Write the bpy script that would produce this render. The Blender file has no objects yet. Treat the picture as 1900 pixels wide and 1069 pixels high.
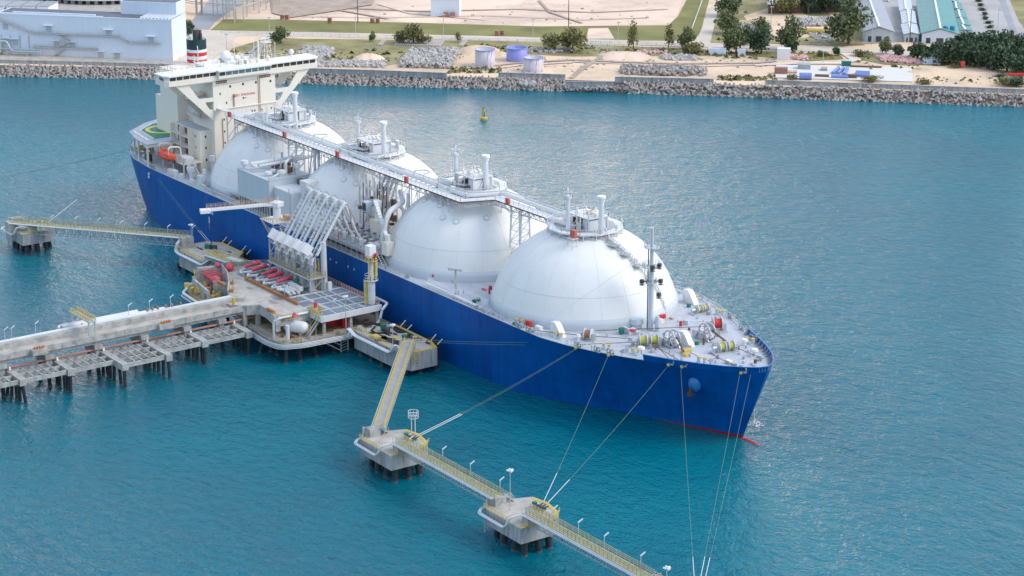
import bpy, math, random
from mathutils import Vector, Matrix
S = bpy.context.scene
COL = S.collection
R = math.radians
PI = math.pi
rnd = random.Random(11)

# ------------------------------------------------------------------ camera
CAM = Vector((382.19, -296.48, 169.86)); YAW, PITCH, FPX = 2.5173, 0.30056, 3954.9
DIR = Vector((math.cos(YAW)*math.cos(PITCH), math.sin(YAW)*math.cos(PITCH), -math.sin(PITCH)))
RGT = Vector((math.sin(YAW), -math.cos(YAW), 0)); UPV = RGT.cross(DIR)
cd = bpy.data.cameras.new('camera'); cam = bpy.data.objects.new('camera', cd); COL.objects.link(cam)
cam.matrix_world = Matrix.Translation(CAM) @ Matrix((RGT, UPV, -DIR)).transposed().to_4x4()
cd.sensor_width = 36; cd.lens = FPX/1900*36; cd.clip_end = 9000; cd.clip_start = 1
S.camera = cam

def P(px, py, z):
    """point of height z seen at photo position (px, py)"""
    v = DIR*FPX + RGT*(px-950) - UPV*(py-534.5)
    t = (z-CAM.z)/v.z
    return CAM + v*t

def P2(px, py, z):
    p = P(px, py, z); return (p.x, p.y)

# ------------------------------------------------------------------ materials
def srgb(h):
    def f(c): return c/12.92 if c <= .04045 else ((c+.055)/1.055)**2.4
    return tuple(f(int(h[i:i+2], 16)/255) for i in (0, 2, 4)) + (1,)

def newmat(name):
    m = bpy.data.materials.new(name); m.use_nodes = True
    nt = m.node_tree; b = nt.nodes['Principled BSDF']
    return m, nt, b

def mat(name, col, rough=.6, metal=0, var=.12, scale=.5, dirt=None, dirt_amt=.35, bump=0, bscale=2, streak=False, dscale=.25, spec=None):
    m, nt, b = newmat(name); N = nt.nodes.new; L = nt.links.new
    b.inputs['Roughness'].default_value = rough; b.inputs['Metallic'].default_value = metal
    if spec is not None: b.inputs['Specular IOR Level'].default_value = spec
    geo = N('ShaderNodeNewGeometry'); mp = N('ShaderNodeMapping'); L(geo.outputs['Position'], mp.inputs['Vector'])
    if streak: mp.inputs['Scale'].default_value = (1, 1, .12)
    n1 = N('ShaderNodeTexNoise'); n1.inputs['Scale'].default_value = scale; n1.inputs['Detail'].default_value = 6
    L(mp.outputs[0], n1.inputs['Vector'])
    hs = N('ShaderNodeMapRange'); hs.inputs['From Min'].default_value = .3; hs.inputs['From Max'].default_value = .7
    hs.inputs['To Min'].default_value = 1-var; hs.inputs['To Max'].default_value = 1+var
    L(n1.outputs['Fac'], hs.inputs['Value'])
    mul = N('ShaderNodeVectorMath'); mul.operation = 'SCALE'; mul.inputs[0].default_value = col[:3]
    L(hs.outputs[0], mul.inputs['Scale']); out = mul.outputs[0]
    if dirt:
        n2 = N('ShaderNodeTexNoise'); n2.inputs['Scale'].default_value = dscale; n2.inputs['Detail'].default_value = 8; n2.inputs['Roughness'].default_value = .7
        L(mp.outputs[0], n2.inputs['Vector'])
        r2 = N('ShaderNodeMapRange'); r2.inputs['From Min'].default_value = .48; r2.inputs['From Max'].default_value = .72; r2.inputs['To Max'].default_value = dirt_amt
        L(n2.outputs['Fac'], r2.inputs['Value'])
        mx = N('ShaderNodeMix'); mx.data_type = 'RGBA'; mx.inputs['B'].default_value = dirt
        L(r2.outputs[0], mx.inputs['Factor']); L(out, mx.inputs['A']); out = mx.outputs['Result']
    L(out, b.inputs['Base Color'])
    if bump:
        n3 = N('ShaderNodeTexNoise'); n3.inputs['Scale'].default_value = bscale; n3.inputs['Detail'].default_value = 5
        L(geo.outputs['Position'], n3.inputs['Vector'])
        bp = N('ShaderNodeBump'); bp.inputs['Distance'].default_value = bump
        L(n3.outputs['Fac'], bp.inputs['Height']); L(bp.outputs[0], b.inputs['Normal'])
    return m

M = {}
def mk(k, *a, **kw): M[k] = mat(k, *a, **kw)
rust = (.16, .075, .04, 1)
mk('white_paint', (.64, .65, .66), .45, var=.05, dirt=(.42, .38, .33, 1), dirt_amt=.35, dscale=.5)
mk('bridge_white', (.74, .74, .74), .5, var=.03)
mk('cream_paint', (.76, .70, .60), .5, var=.04, dirt=(.45, .36, .26, 1), dirt_amt=.22, streak=True, dscale=.5)
mk('hose_red', (.50, .12, .08), .6, var=.2); mk('tank_white', (.715, .705, .68), .5, var=.035, scale=.12, dirt=(.47, .46, .39, 1), dirt_amt=.2, streak=True, dscale=.22)
mk('skirt_grey', (.50, .545, .57), .5, var=.03, dirt=(.4, .42, .4, 1), dirt_amt=.3, streak=True)
mk('house_grey', (.50, .56, .59), .5, var=.03, dirt=(.38, .40, .38, 1), dirt_amt=.3, streak=True)
mk('deck_grey', (.48, .51, .56), .55, var=.12, scale=.3, dirt=(.27, .26, .26, 1), dirt_amt=.75, dscale=.3)
mk('steel_grey', (.36, .38, .39), .5, var=.12, dirt=rust, dirt_amt=.35, dscale=1)
mk('galvanised', (.50, .52, .54), .4, metal=.3, var=.1, dirt=(.3, .24, .18, 1), dirt_amt=.4, dscale=1)
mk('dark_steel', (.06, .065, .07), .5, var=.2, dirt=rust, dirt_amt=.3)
mk('rusty_steel', (.17, .095, .06), .8, var=.3, scale=2)
mk('brown_pipe', (.33, .15, .10), .6, var=.15, scale=1)
mk('red_paint', (.55, .03, .03), .45, var=.15, scale=1)
mk('red_pipe', (.58, .055, .09), .5, var=.2, scale=1, dirt=(.35, .22, .2, 1), dirt_amt=.5, dscale=1.2)
mk('orange_paint', (.75, .10, .05), .5, var=.08)
mk('green_paint', (.01, .16, .10), .5, var=.1)
mk('helideck_green', (.03, .24, .15), .7, var=.12, scale=.6)
mk('yellow_paint', (.60, .43, .08), .65, var=.18, scale=.8, dirt=rust, dirt_amt=.6, dscale=.8)
mk('yellow_rail', (.55, .42, .12), .6, var=.2, scale=1)
mk('orange_rail', (.58, .38, .24), .6, var=.2, scale=1)
mk('rope_yellow', (.42, .40, .08), .9, var=.25, scale=6)
mk('rope_green', (.20, .27, .12), .8, var=.1)
mk('rope_dark', (.05, .09, .10), .8); mk('rope_white', (.58, .60, .58), .8, var=.05)
mk('window_dark', (.045, .03, .025), .15, var=.3)
mk('window_blue', (.10, .15, .17), .12, var=.3)
mk('dark_green', (.008, .04, .045), .4, var=.1)
mk('black_rubber', (.02, .02, .022), .8, var=.3)
mk('pile_black', (.010, .018, .026), .6, var=.3, scale=.6); mk('mesh_grey', (.30, .33, .36), .7, var=.05)
mk('concrete', (.38, .38, .36), .85, var=.2, scale=.5, dirt=(.15, .14, .12, 1), dirt_amt=.75, bump=.03, dscale=.55)
mk('concrete_wall', (.34, .35, .35), .85, var=.18, scale=.5, dirt=(.11, .10, .085, 1), dirt_amt=.85, bump=.03, streak=True, dscale=1.1); mk('tide_band', (.065, .075, .08), .8, var=.4, scale=2)
mk('concrete_deck', (.44, .415, .37), .9, var=.16, scale=.3, dirt=(.24, .20, .15, 1), dirt_amt=.7, dscale=.35)
mk('brown_deck', (.40, .33, .22), .9, var=.2, scale=.3, dirt=(.15, .10, .06, 1), dirt_amt=.8, dscale=.5)
mk('grating', (.17, .21, .25), .7, var=.18, scale=.25, dirt=(.27, .30, .32, 1), dirt_amt=.5, dscale=.1)
mk('olive_grating', (.36, .34, .20), .8, var=.2, scale=1)
mk('pipe_white', (.60, .615, .62), .4, var=.07, dirt=(.4, .36, .3, 1), dirt_amt=.4, dscale=1)
mk('pipe_blue_grey', (.42, .50, .54), .4, var=.08)
mk('clutter_blue', (.05, .12, .22), .5, var=.2)
mk('orange_barrier', (.42, .19, .07), .8, var=.3, scale=2)
mk('skin', (.45, .28, .19), .6)
mk('coverall_orange', (.72, .12, .05), .8, var=.1)
mk('hair_black', (.02, .018, .015), .7)

# parts built from one loop but linked piece by piece (name -> name of one piece)
EACH = {'control_tubing': '', 'railing': '', 'wing_bracket': '', 'parapet': '', 'door': '', 'dome_piping': 'dome_pipe', 'catwalk_leg': '', 'support_pad': '', 'pad_plate': '', 'columns': 'column', 'roof_vent': '', 'roof_vents': 'roof_vent',
 'bulwark_brackets': 'bulwark_bracket', 'deck_stanchions': 'deck_stanchion', 'house_stanchions': 'deck_stanchion', 'manifold_pipes': 'manifold_pipe', 'manifold_valves': 'manifold_valve', 'valve_actuators': 'valve_actuator', 'valve_wheels': 'valve_wheel',
 'transfer_lines': 'transfer_line', 'portlight': '', 'raft_canisters': 'raft_canister', 'door_canopy': '', 'piers': 'pier', 'poop_lockers': 'deck_locker', 'nameplate': '', 'seaward_rail': '', 'yellow_posts': 'yellow_post', 'fire_monitor': '',
 'fender_panel': '', 'fender_chain_arm': '', 'bridge_seat': '', 'valve_body': '', 'pipe_valves': 'pipe_valve', 'hose_box': '', 'pipe_clamp': '', 'expansion_loops': 'expansion_loop', 'signal_masts': 'signal_mast', 'radome': '', 'deck_walkway_lines': 'walkway_line',
 'deck_ropes': 'deck_rope', 'fire_pump': '', 'awning_pillars': 'awning_pillar', 'deckhouse_roof': '', 'side_gallery': '', 'gallery_rail': '', 'gallery_recess': '', 'gallery_floor': '', 'quick_release_hook': '', 'bypass_pipe': '', 'oil_stain': '', 'outdoor_unit': '',
 'gallery_lockers': 'gallery_locker', 'wall_pipes': 'wall_pipe', 'boat_davits': 'boat_davit', 'deck_pipes': 'deck_pipe', 'roof_pipes': 'roof_pipe', 'roof_posts': 'roof_post', 'cargo_riser_pipes': 'cargo_riser_pipe', 'catwalk_pipes': 'catwalk_pipe', 'instrument_stands': 'instrument_stand',
 'control_panels': 'control_panel', 'hydraulic_gear': '', 'painted_stripe': '', 'fender_net_heap': '', 'fender_hose': '', 'guard_rail': '', 'inboard_rail': '', 'lower_rail': '', 'gunwale': '', 'fender': '', 'pipe_run': '', 'deck_litter': '', 'deck_machinery': '', 'dome_valves': 'dome_valve',
 'mast_lights': 'mast_light', 'stay_wire': '', 'gantry_leg': '', 'gantry_rail': '', 'ladder': '', 'post': '', 'rack_frame': '', 'rack_pipes': 'rack_pipe', 'bridge_pipes': 'bridge_pipe', 'roof_machinery': '', 'pipe_bay_fittings': 'pipe_bay_fitting', 'kerb_barrier': '', 'wheel': '', 'stair_rail': '',
 'outside_stair': '', 'yard_pipes': 'yard_pipe', 'pit_walls': 'pit_wall', 'pump_fittings': 'pump_fitting', 'fire_cabinet': '', 'casing_rail': '', 'rope_tail': '', 'deck_edge_pipes': 'deck_edge_pipe', 'drum_flange': '', 'yellow_guard': '', 'gallery_frame': '', 'access_ladder': '', 'handrail': '', 'bulwark': '', 'bulwark_rail': '', 'bulwark_bracket': '', 'lean_to': '', 'long_beam': '', 'cross_beam': '', 'wall': '', 'saddle': '', 'steps': '', 'bollard_cap': '', 'deck_vent': '', 'hook_base': '', 'engine_casing': ''}
for _k in ('wall', 'engine_casing', 'wheel', 'deck_litter'): EACH.pop(_k)
# ------------------------------------------------------------------ mesh builder
class MB:
    def __init__(s): s.v = []; s.f = []; s.s = []; s.g = []
    def add(s, vs, fs, smooth=False):
        o = len(s.v); s.g.append((o, len(s.f))); s.v += [tuple(v) for v in vs]
        s.f += [tuple(i+o for i in f) for f in fs]; s.s += [smooth]*len(fs); return s
    def bb(s, x0, x1, y0, y1, z0, z1):
        return s.add([(x0,y0,z0),(x1,y0,z0),(x1,y1,z0),(x0,y1,z0),(x0,y0,z1),(x1,y0,z1),(x1,y1,z1),(x0,y1,z1)],
                     [(3,2,1,0),(4,5,6,7),(0,1,5,4),(1,2,6,5),(2,3,7,6),(3,0,4,7)])
    def box(s, c, d, rz=0, rx=0, ry=0):
        m = Matrix.Rotation(rz, 3, 'Z') @ Matrix.Rotation(ry, 3, 'Y') @ Matrix.Rotation(rx, 3, 'X')
        hx, hy, hz = d[0]/2, d[1]/2, d[2]/2; c = Vector(c)
        return s.add([c + m @ Vector(p) for p in [(-hx,-hy,-hz),(hx,-hy,-hz),(hx,hy,-hz),(-hx,hy,-hz),(-hx,-hy,hz),(hx,-hy,hz),(hx,hy,hz),(-hx,hy,hz)]],
                     [(3,2,1,0),(4,5,6,7),(0,1,5,4),(1,2,6,5),(2,3,7,6),(3,0,4,7)])
    def bar(s, a, b, w=.1, h=None):
        a = Vector(a); b = Vector(b); h = h or w; d = (b-a)
        if d.length < 1e-6: return s
        d.normalize(); u = Vector((0,0,1)) if abs(d.z) < .95 else Vector((1,0,0))
        x = d.cross(u).normalized(); y = x.cross(d)
        vs = []
        for p in (a, b):
            for i, j in ((-1,-1),(1,-1),(1,1),(-1,1)): vs.append(p + x*(w/2*i) + y*(h/2*j))
        return s.add(vs, [(0,1,2,3),(7,6,5,4),(0,4,5,1),(1,5,6,2),(2,6,7,3),(3,7,4,0)])
    def cyl(s, a, b, r0, r1=None, n=10, cap=True, smooth=True):
        a = Vector(a); b = Vector(b); r1 = r0 if r1 is None else r1; d = (b-a).normalized()
        u = Vector((0,0,1)) if abs(d.z) < .95 else Vector((1,0,0)); x = d.cross(u).normalized(); y = x.cross(d)
        vs = []
        for p, r in ((a, r0), (b, r1)):
            for i in range(n):
                t = 2*PI*i/n; vs.append(p + x*(r*math.cos(t)) + y*(r*math.sin(t)))
        s.add(vs, [(i, i+n, (i+1) % n+n, (i+1) % n) for i in range(n)], smooth)
        if cap: s.add(vs, [tuple(range(n)), tuple(range(2*n-1, n-1, -1))], False)
        return s
    def tube(s, pts, r, n=7, closed=False):
        pts = [Vector(p) for p in pts]; m = len(pts); rings = []
        for i, p in enumerate(pts):
            a = pts[i-1] if (i or closed) else p; b = pts[(i+1) % m] if (i < m-1 or closed) else p
            d = (b-a).normalized(); u = Vector((0,0,1)) if abs(d.z) < .9 else Vector((.7,.7,0))
            x = d.cross(u).normalized(); y = x.cross(d)
            rings.append([p + x*(r*math.cos(2*PI*k/n)) + y*(r*math.sin(2*PI*k/n)) for k in range(n)])
        vs = [v for q in rings for v in q]; fs = []
        for i in range(m if closed else m-1):
            j = (i+1) % m
            for k in range(n): fs.append((i*n+k, j*n+k, j*n+(k+1) % n, i*n+(k+1) % n))
        s.add(vs, fs, True)
        if not closed: s.add(rings[0]+rings[-1], [tuple(range(n)), tuple(range(2*n-1, n-1, -1))])
        return s
    def prism(s, poly, z0, z1):
        n = len(poly); a = sum(poly[i][0]*poly[(i+1) % n][1]-poly[(i+1) % n][0]*poly[i][1] for i in range(n))
        if a < 0: poly = poly[::-1]
        vs = [(p[0], p[1], z0) for p in poly]+[(p[0], p[1], z1) for p in poly]
        return s.add(vs, [tuple(range(n-1, -1, -1)), tuple(range(n, 2*n))]+[(i, (i+1) % n, (i+1) % n+n, i+n) for i in range(n)])
    def lathe(s, prof, cx=0, cy=0, n=24, smooth=True):
        vs = []
        for r, z in prof:
            for i in range(n):
                t = 2*PI*i/n; vs.append((cx+r*math.cos(t), cy+r*math.sin(t), z))
        fs = []
        for k in range(len(prof)-1):
            for i in range(n): fs.append((k*n+i, k*n+(i+1) % n, (k+1)*n+(i+1) % n, (k+1)*n+i))
        s.add(vs, fs, smooth)
        return s
    def sphere(s, c, r, n=10, squash=1):
        prof = [(max(.001, r*math.sin(PI*i/n)), c[2]-r*squash*math.cos(PI*i/n)) for i in range(n+1)]
        return s.lathe(prof, c[0], c[1], n)
    def clusters(s, mg=.04):
        g = s.g+[(len(s.v), len(s.f))]; bx = []
        for (v0, _), (v1, _2) in zip(g, g[1:]):
            q = s.v[v0:v1]; bx.append([min(p[k] for p in q)-mg for k in range(3)]+[max(p[k] for p in q)+mg for k in range(3)])
        par = list(range(len(bx)))
        def fd(i):
            while par[i] != i: par[i] = par[par[i]]; i = par[i]
            return i
        for i in range(len(bx)):
            a = bx[i]
            for j in range(i):
                b_ = bx[j]
                if a[0] < b_[3] and b_[0] < a[3] and a[1] < b_[4] and b_[1] < a[4] and a[2] < b_[5] and b_[2] < a[5]:
                    x, y = fd(i), fd(j)
                    if x != y: par[x] = y
        out = {}
        for i in range(len(bx)): out.setdefault(fd(i), []).append(i)
        res = []
        for ids in out.values():
            m_ = MB()
            for i in ids:
                (v0, f0), (v1, f1) = g[i], g[i+1]; m_.g.append((len(m_.v), len(m_.f))); o = len(m_.v)-v0
                m_.v += s.v[v0:v1]; m_.f += [tuple(k+o for k in f) for f in s.f[f0:f1]]; m_.s += s.s[f0:f1]
            res.append(m_)
        return res
    def build(s, name, m, parent=None, label=None, cat=None, group=None, kind=None):
        if name in EACH and parent is not None:
            cl = s.clusters()
            if 1 < len(cl) <= 100:
                nm = EACH[name] or name
                for c in cl: o = c.build1(nm, m, parent, label, cat, group, kind)
                return o
        return s.build1(name, m, parent, label, cat, group, kind)
    def build1(s, name, m, parent=None, label=None, cat=None, group=None, kind=None):
        me = bpy.data.meshes.new(name)
        if parent is not None: off = wloc(parent)
        else:
            xs = [v[0] for v in s.v]; ys = [v[1] for v in s.v]
            off = Vector(((min(xs)+max(xs))/2, (min(ys)+max(ys))/2, min(v[2] for v in s.v)))
        me.from_pydata([(v[0]-off.x, v[1]-off.y, v[2]-off.z) for v in s.v], [], s.f)
        me.polygons.foreach_set('use_smooth', s.s)
        me.materials.append(m if not isinstance(m, str) else M[m]); me.update()
        o = bpy.data.objects.new(name, me); COL.objects.link(o)
        if parent is not None: o.parent = parent
        else: o.location = off
        return tag(o, label, cat, group, kind)

def wloc(o):
    v = Vector(o.location); p = o.parent
    while p: v = v + Vector(p.location); p = p.parent
    return v
def tag(o, label=None, cat=None, group=None, kind=None):
    if label: o['label'] = label
    if cat: o['category'] = cat
    if group: o['group'] = group
    if kind: o['kind'] = kind
    return o
def thing(name, label, cat, loc=(0, 0, 0), group=None):
    o = bpy.data.objects.new(name, None); o.empty_display_size = .5; COL.objects.link(o); o.location = loc
    return tag(o, label, cat, group)
def kids(o): return [c for c in bpy.data.objects if c.parent == o]
CH = {}
def dup(root, loc, rz=0, label=None, sc=1, group=None):
    def rec(o, par):
        c = o.copy(); COL.objects.link(c); c.parent = par
        for k in CH[o.name]: rec(k, c)
        return c
    def index(o):
        if o.name not in CH:
            CH[o.name] = kids(o)
            for k in CH[o.name]: index(k)
    index(root)
    c = rec(root, None); c.location = loc; c.rotation_euler = (0, 0, rz); c.scale = (sc, sc, sc) if not isinstance(sc, tuple) else sc
    if label: c['label'] = label
    if group: c['group'] = group
    return c

def rail(mb, pts, h=1.1, step=2.0, w=.07, rails=2, close=False):
    pts = [Vector(p) for p in pts]
    if close: pts.append(pts[0])
    for a, b in zip(pts, pts[1:]):
        n = max(1, round((b-a).length/step))
        for k in range(1, rails+1):
            o = Vector((0, 0, h*k/rails)); mb.bar(a+o, b+o, w)
        for i in range(n+1):
            p = a.lerp(b, i/n); mb.bar(p, p+Vector((0, 0, h)), w)
    return mb
def bend(pts, rad=1.0, n=4):
    """round the corners of a polyline"""
    pts = [Vector(p) for p in pts]; out = [pts[0]]
    for i in range(1, len(pts)-1):
        a, p, b = pts[i-1], pts[i], pts[i+1]
        r = min(rad, (p-a).length*.45, (b-p).length*.45)
        q0 = p+(a-p).normalized()*r; q1 = p+(b-p).normalized()*r
        for k in range(n+1):
            t = k/n; out.append(q0.lerp(p, t).lerp(p.lerp(q1, t), t))
    out.append(pts[-1]); return out
def lattice(mb, a, b, w, h, seg, t=.12):
    """box truss from a to b, width w, hanging h below"""
    a = Vector(a); b = Vector(b); d = (b-a); n = max(1, round(d.length/seg)); x = Vector((d.y, -d.x, 0)).normalized()*(w/2)
    for sx in (-1, 1):
        for dz in (0, -h): mb.bar(a+x*sx+Vector((0,0,dz)), b+x*sx+Vector((0,0,dz)), t*1.4)
        for i in range(n):
            p = a.lerp(b, i/n)+x*sx; q = a.lerp(b, (i+.5)/n)+x*sx; r = a.lerp(b, (i+1)/n)+x*sx; z = Vector((0,0,-h))
            mb.bar(p, q+z, t); mb.bar(q+z, r, t); mb.bar(p, p+z, t)
    return mb
WAVE = .75; WC0 = (.0, .098, .140, 1); WC1 = (.0, .155, .205, 1); SKY_DUST = 1.2; SKY_S = .14; SUN_E = 1.0; SUN_ANG = 28; HAZE = 0; EXPO = .97; CLOUD = (3.8, 4.5, 5.5, 1); CMIX = .5
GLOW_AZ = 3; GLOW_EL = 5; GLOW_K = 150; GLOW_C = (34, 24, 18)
# ------------------------------------------------------------------ ship
F = 16.5; B2 = 24.4; SP = 46.84; TR = 22.45; TC = 13.4
def dz(x): return F + (.8*((x-35)/29)**1.5 if x > 35 else 0)
m, nt, b = newmat('hull_blue'); N = nt.nodes.new; L = nt.links.new
geo = N('ShaderNodeNewGeometry'); sep = N('ShaderNodeSeparateXYZ'); L(geo.outputs['Position'], sep.inputs[0])
n1 = N('ShaderNodeTexNoise'); n1.inputs['Scale'].default_value = .08; n1.inputs['Detail'].default_value = 4; L(geo.outputs['Position'], n1.inputs['Vector'])
cr = N('ShaderNodeValToRGB'); cr.color_ramp.elements[0].color = (.0, .066, .27, 1); cr.color_ramp.elements[0].position = .3
cr.color_ramp.elements[1].color = (.0, .092, .35, 1); cr.color_ramp.elements[1].position = .7; L(n1.outputs['Fac'], cr.inputs['Fac'])
mp = N('ShaderNodeMapping'); mp.inputs['Scale'].default_value = (.35, .35, .9); L(geo.outputs['Position'], mp.inputs['Vector'])
n2 = N('ShaderNodeTexNoise'); n2.inputs['Scale'].default_value = 1.3; n2.inputs['Detail'].default_value = 9; L(mp.outputs[0], n2.inputs['Vector'])
r2 = N('ShaderNodeMapRange'); r2.inputs['From Min'].default_value = .73; r2.inputs['From Max'].default_value = .76; r2.inputs['To Max'].default_value = .6; L(n2.outputs['Fac'], r2.inputs['Value'])
low = N('ShaderNodeMapRange'); low.inputs['From Min'].default_value = 9; low.inputs['From Max'].default_value = 4; L(sep.outputs['Z'], low.inputs['Value'])
mm = N('ShaderNodeMath'); mm.operation = 'MULTIPLY'; L(r2.outputs[0], mm.inputs[0]); L(low.outputs[0], mm.inputs[1])
mx = N('ShaderNodeMix'); mx.data_type = 'RGBA'; L(mm.outputs[0], mx.inputs['Factor']); mp3 = N('ShaderNodeMapping'); mp3.inputs['Scale'].default_value = (.5, .5, .045); L(geo.outputs['Position'], mp3.inputs['Vector'])
n4 = N('ShaderNodeTexNoise'); n4.inputs['Scale'].default_value = 1.0; n4.inputs['Detail'].default_value = 7; n4.inputs['Roughness'].default_value = .65; L(mp3.outputs[0], n4.inputs['Vector'])
r4 = N('ShaderNodeMapRange'); r4.inputs['From Min'].default_value = .32; r4.inputs['From Max'].default_value = .68; r4.inputs['To Min'].default_value = .82; r4.inputs['To Max'].default_value = 1.2; L(n4.outputs['Fac'], r4.inputs['Value'])
bk = N('ShaderNodeTexBrick'); bk.inputs['Scale'].default_value = .1; bk.inputs['Mortar Size'].default_value = .006; bk.inputs['Color1'].default_value = (1, 1, 1, 1); bk.inputs['Color2'].default_value = (.93, .93, .93, 1); bk.inputs['Mortar'].default_value = (.78, .78, .78, 1); bk.inputs['Row Height'].default_value = .26; bk.inputs['Brick Width'].default_value = 1.1
cb = N('ShaderNodeCombineXYZ'); L(sep.outputs['X'], cb.inputs['X']); L(sep.outputs['Z'], cb.inputs['Y']); L(cb.outputs[0], bk.inputs['Vector'])
v1 = N('ShaderNodeVectorMath'); v1.operation = 'SCALE'; L(cr.outputs['Color'], v1.inputs[0]); L(r4.outputs[0], v1.inputs['Scale'])
v2 = N('ShaderNodeVectorMath'); v2.operation = 'MULTIPLY'; L(v1.outputs[0], v2.inputs[0]); L(bk.outputs['Color'], v2.inputs[1]); L(v2.outputs[0], mx.inputs['A']); mx.inputs['B'].default_value = (.35, .42, .5, 1)
# antifouling below the painted waterline, which rises towards the bow (the ship is trimmed by the stern)
tr = N('ShaderNodeMapRange'); tr.inputs['From Min'].default_value = 36; tr.inputs['From Max'].default_value = 60; tr.inputs['To Min'].default_value = 0; tr.inputs['To Max'].default_value = .9
L(sep.outputs['X'], tr.inputs['Value'])
lt = N('ShaderNodeMath'); lt.operation = 'LESS_THAN'; L(sep.outputs['Z'], lt.inputs[0]); L(tr.outputs[0], lt.inputs[1])
mx2 = N('ShaderNodeMix'); mx2.data_type = 'RGBA'; L(lt.outputs[0], mx2.inputs['Factor']); L(mx.outputs['Result'], mx2.inputs['A']); mx2.inputs['B'].default_value = (.22, .025, .03, 1)
L(mx2.outputs['Result'], b.inputs['Base Color']); b.inputs['Roughness'].default_value = .42; b.inputs['Specular IOR Level'].default_value = .25
bp = N('ShaderNodeBump'); bp.inputs['Distance'].default_value = .06
n3 = N('ShaderNodeTexNoise'); n3.inputs['Scale'].default_value = .35; L(geo.outputs['Position'], n3.inputs['Vector']); L(n3.outputs['Fac'], bp.inputs['Height']); L(bp.outputs[0], b.inputs['Normal'])
M['hull_blue'] = m
mk('hull_blue_light', (.02, .16, .42, 1), .4, var=.05)

ship = thing('gas_carrier', 'long blue hulled gas carrier with four white domed tanks moored at the jetty', 'ship', (-70, 0, 0))
# hull lines: (deck x, half breadth, waterline x, half breadth)
LINES = [(-217.5, .01, -208, .01), (-217, 8, -207, 5), (-213.5, 12.5, -204, 10), (-206, 17.5, -199, 15.5), (-201, 20.4, -195, 18.5), (-193, 22.9, -186, 22), (-180, 24.2, -176, 24),
         (-165, 24.4, -162, 24.4), (-140, 24.4, -140, 24.4), (-110, 24.4, -110, 24.4), (-80, 24.4, -80, 24.4), (-50, 24.4, -50, 24.4), (-20, 24.4, -22, 24.4), (-8, 24.4, -9, 24.0),
         (5, 24.4, 4.4, 22.8), (15, 24.2, 12, 19.9), (22.7, 22.7, 20.6, 15.7), (29, 20.6, 27, 12.2), (36, 17.6, 34, 8.9), (41, 15.2, 38.5, 7.1), (47, 12.7, 44, 5), (53, 9.8, 49, 3.2), (58, 6.8, 53, 1.9), (61.5, 3.9, 55.6, .9), (63.5, 1.7, 56.8, .4), (64.2, .01, 57.2, .01)]
def hull_pt(i, z):
    x1, h1, x0, h0 = LINES[i]; zt = dz(x1)
    t = max(0, z)/zt
    w = t**1.25 if x1 > -30 else (t**.8 if x1 < -160 else t)
    x = x0+(x1-x0)*(t if x1 > -30 else t**.85); return (x, h0+(h1-h0)*w, z)
mb = MB(); nz = 10; n = len(LINES)
for sgn in (-1, 1):
    vs = []; fs = []
    for i in range(n):
        zt = dz(LINES[i][0])
        for k in range(-1, nz+1):
            z = -3 if k < 0 else zt*k/nz
            x, h, _ = hull_pt(i, z if k >= 0 else 0); vs.append((x, h*sgn, z))
    w = nz+2
    for i in range(n-1):
        for k in range(w-1):
            f = (i*w+k, (i+1)*w+k, (i+1)*w+k+1, i*w+k+1); fs.append(f if sgn < 0 else f[::-1])
    mb.add(vs, fs, True)
mb.build('hull', M['hull_blue'], ship)
# deck
mb = MB(); ed = [(l[0], -l[1], dz(l[0])-.02) for l in LINES]; ed2 = [(l[0], l[1], dz(l[0])-.02) for l in LINES]
for i in range(n-1): mb.add([ed[i], ed[i+1], ed2[i+1], ed2[i]], [(0, 1, 2, 3)])
mb.build('deck', M['deck_grey'], ship)
# pale sheer edge, with railing
mb = MB(); rl = MB()
for sgn in (-1, 1):
    pts = [(l[0], l[1]*sgn, dz(l[0])) for l in LINES if -218 < l[0] < 42 and l[1] > 1]
    for a, c in zip(pts, pts[1:]): mb.bar((a[0], a[1]-sgn*.12, a[2]+.06), (c[0], c[1]-sgn*.12, c[2]+.06), .3, .14)
    rail(rl, [(p[0], p[1]-sgn*.35, p[2]) for p in pts], 1.15, 1.9, .075, 3)
mb.build('gunwale', M['white_paint'], ship); rl.build('railing', M['white_paint'], ship)
# bow bulwark with brackets
mb = MB(); br = MB(); cap = MB()
bw = [l for l in LINES if l[0] >= 41]
for sgn in (-1, 1):
    pr = []
    for l in bw:
        x = l[0]; z = dz(x); o = .45*(x-40)/24
        pr.append(((x, l[1]*sgn, z-.02), (x+o*.5, (l[1]+.25)*sgn if l[1] > .1 else 0, z+1.35)))
    for (a, t), (c, u) in zip(pr, pr[1:]):
        mb.add([a, c, u, t], [(0, 1, 2, 3)]); cap.bar(t, u, .3, .12)
        for k in range(3):
            f = k/3; p = Vector(a).lerp(Vector(c), f); q = Vector(t).lerp(Vector(u), f); inn = Vector((-.35, -sgn*1, 0)).normalized()
            br.add([p+inn*.1, p+inn*1.1, q+inn*.1, p+inn*.1+Vector((.1,0,0)), p+inn*1.1+Vector((.1,0,0)), q+inn*.1+Vector((.1,0,0))], [(0,1,2),(5,4,3),(0,3,4,1),(1,4,5,2),(2,5,3,0)])
mb.build('bulwark', M['hull_blue'], ship); br.build('bulwark_brackets', M['steel_grey'], ship); cap.build('bulwark_rail', M['hull_blue_light'], ship)
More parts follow.
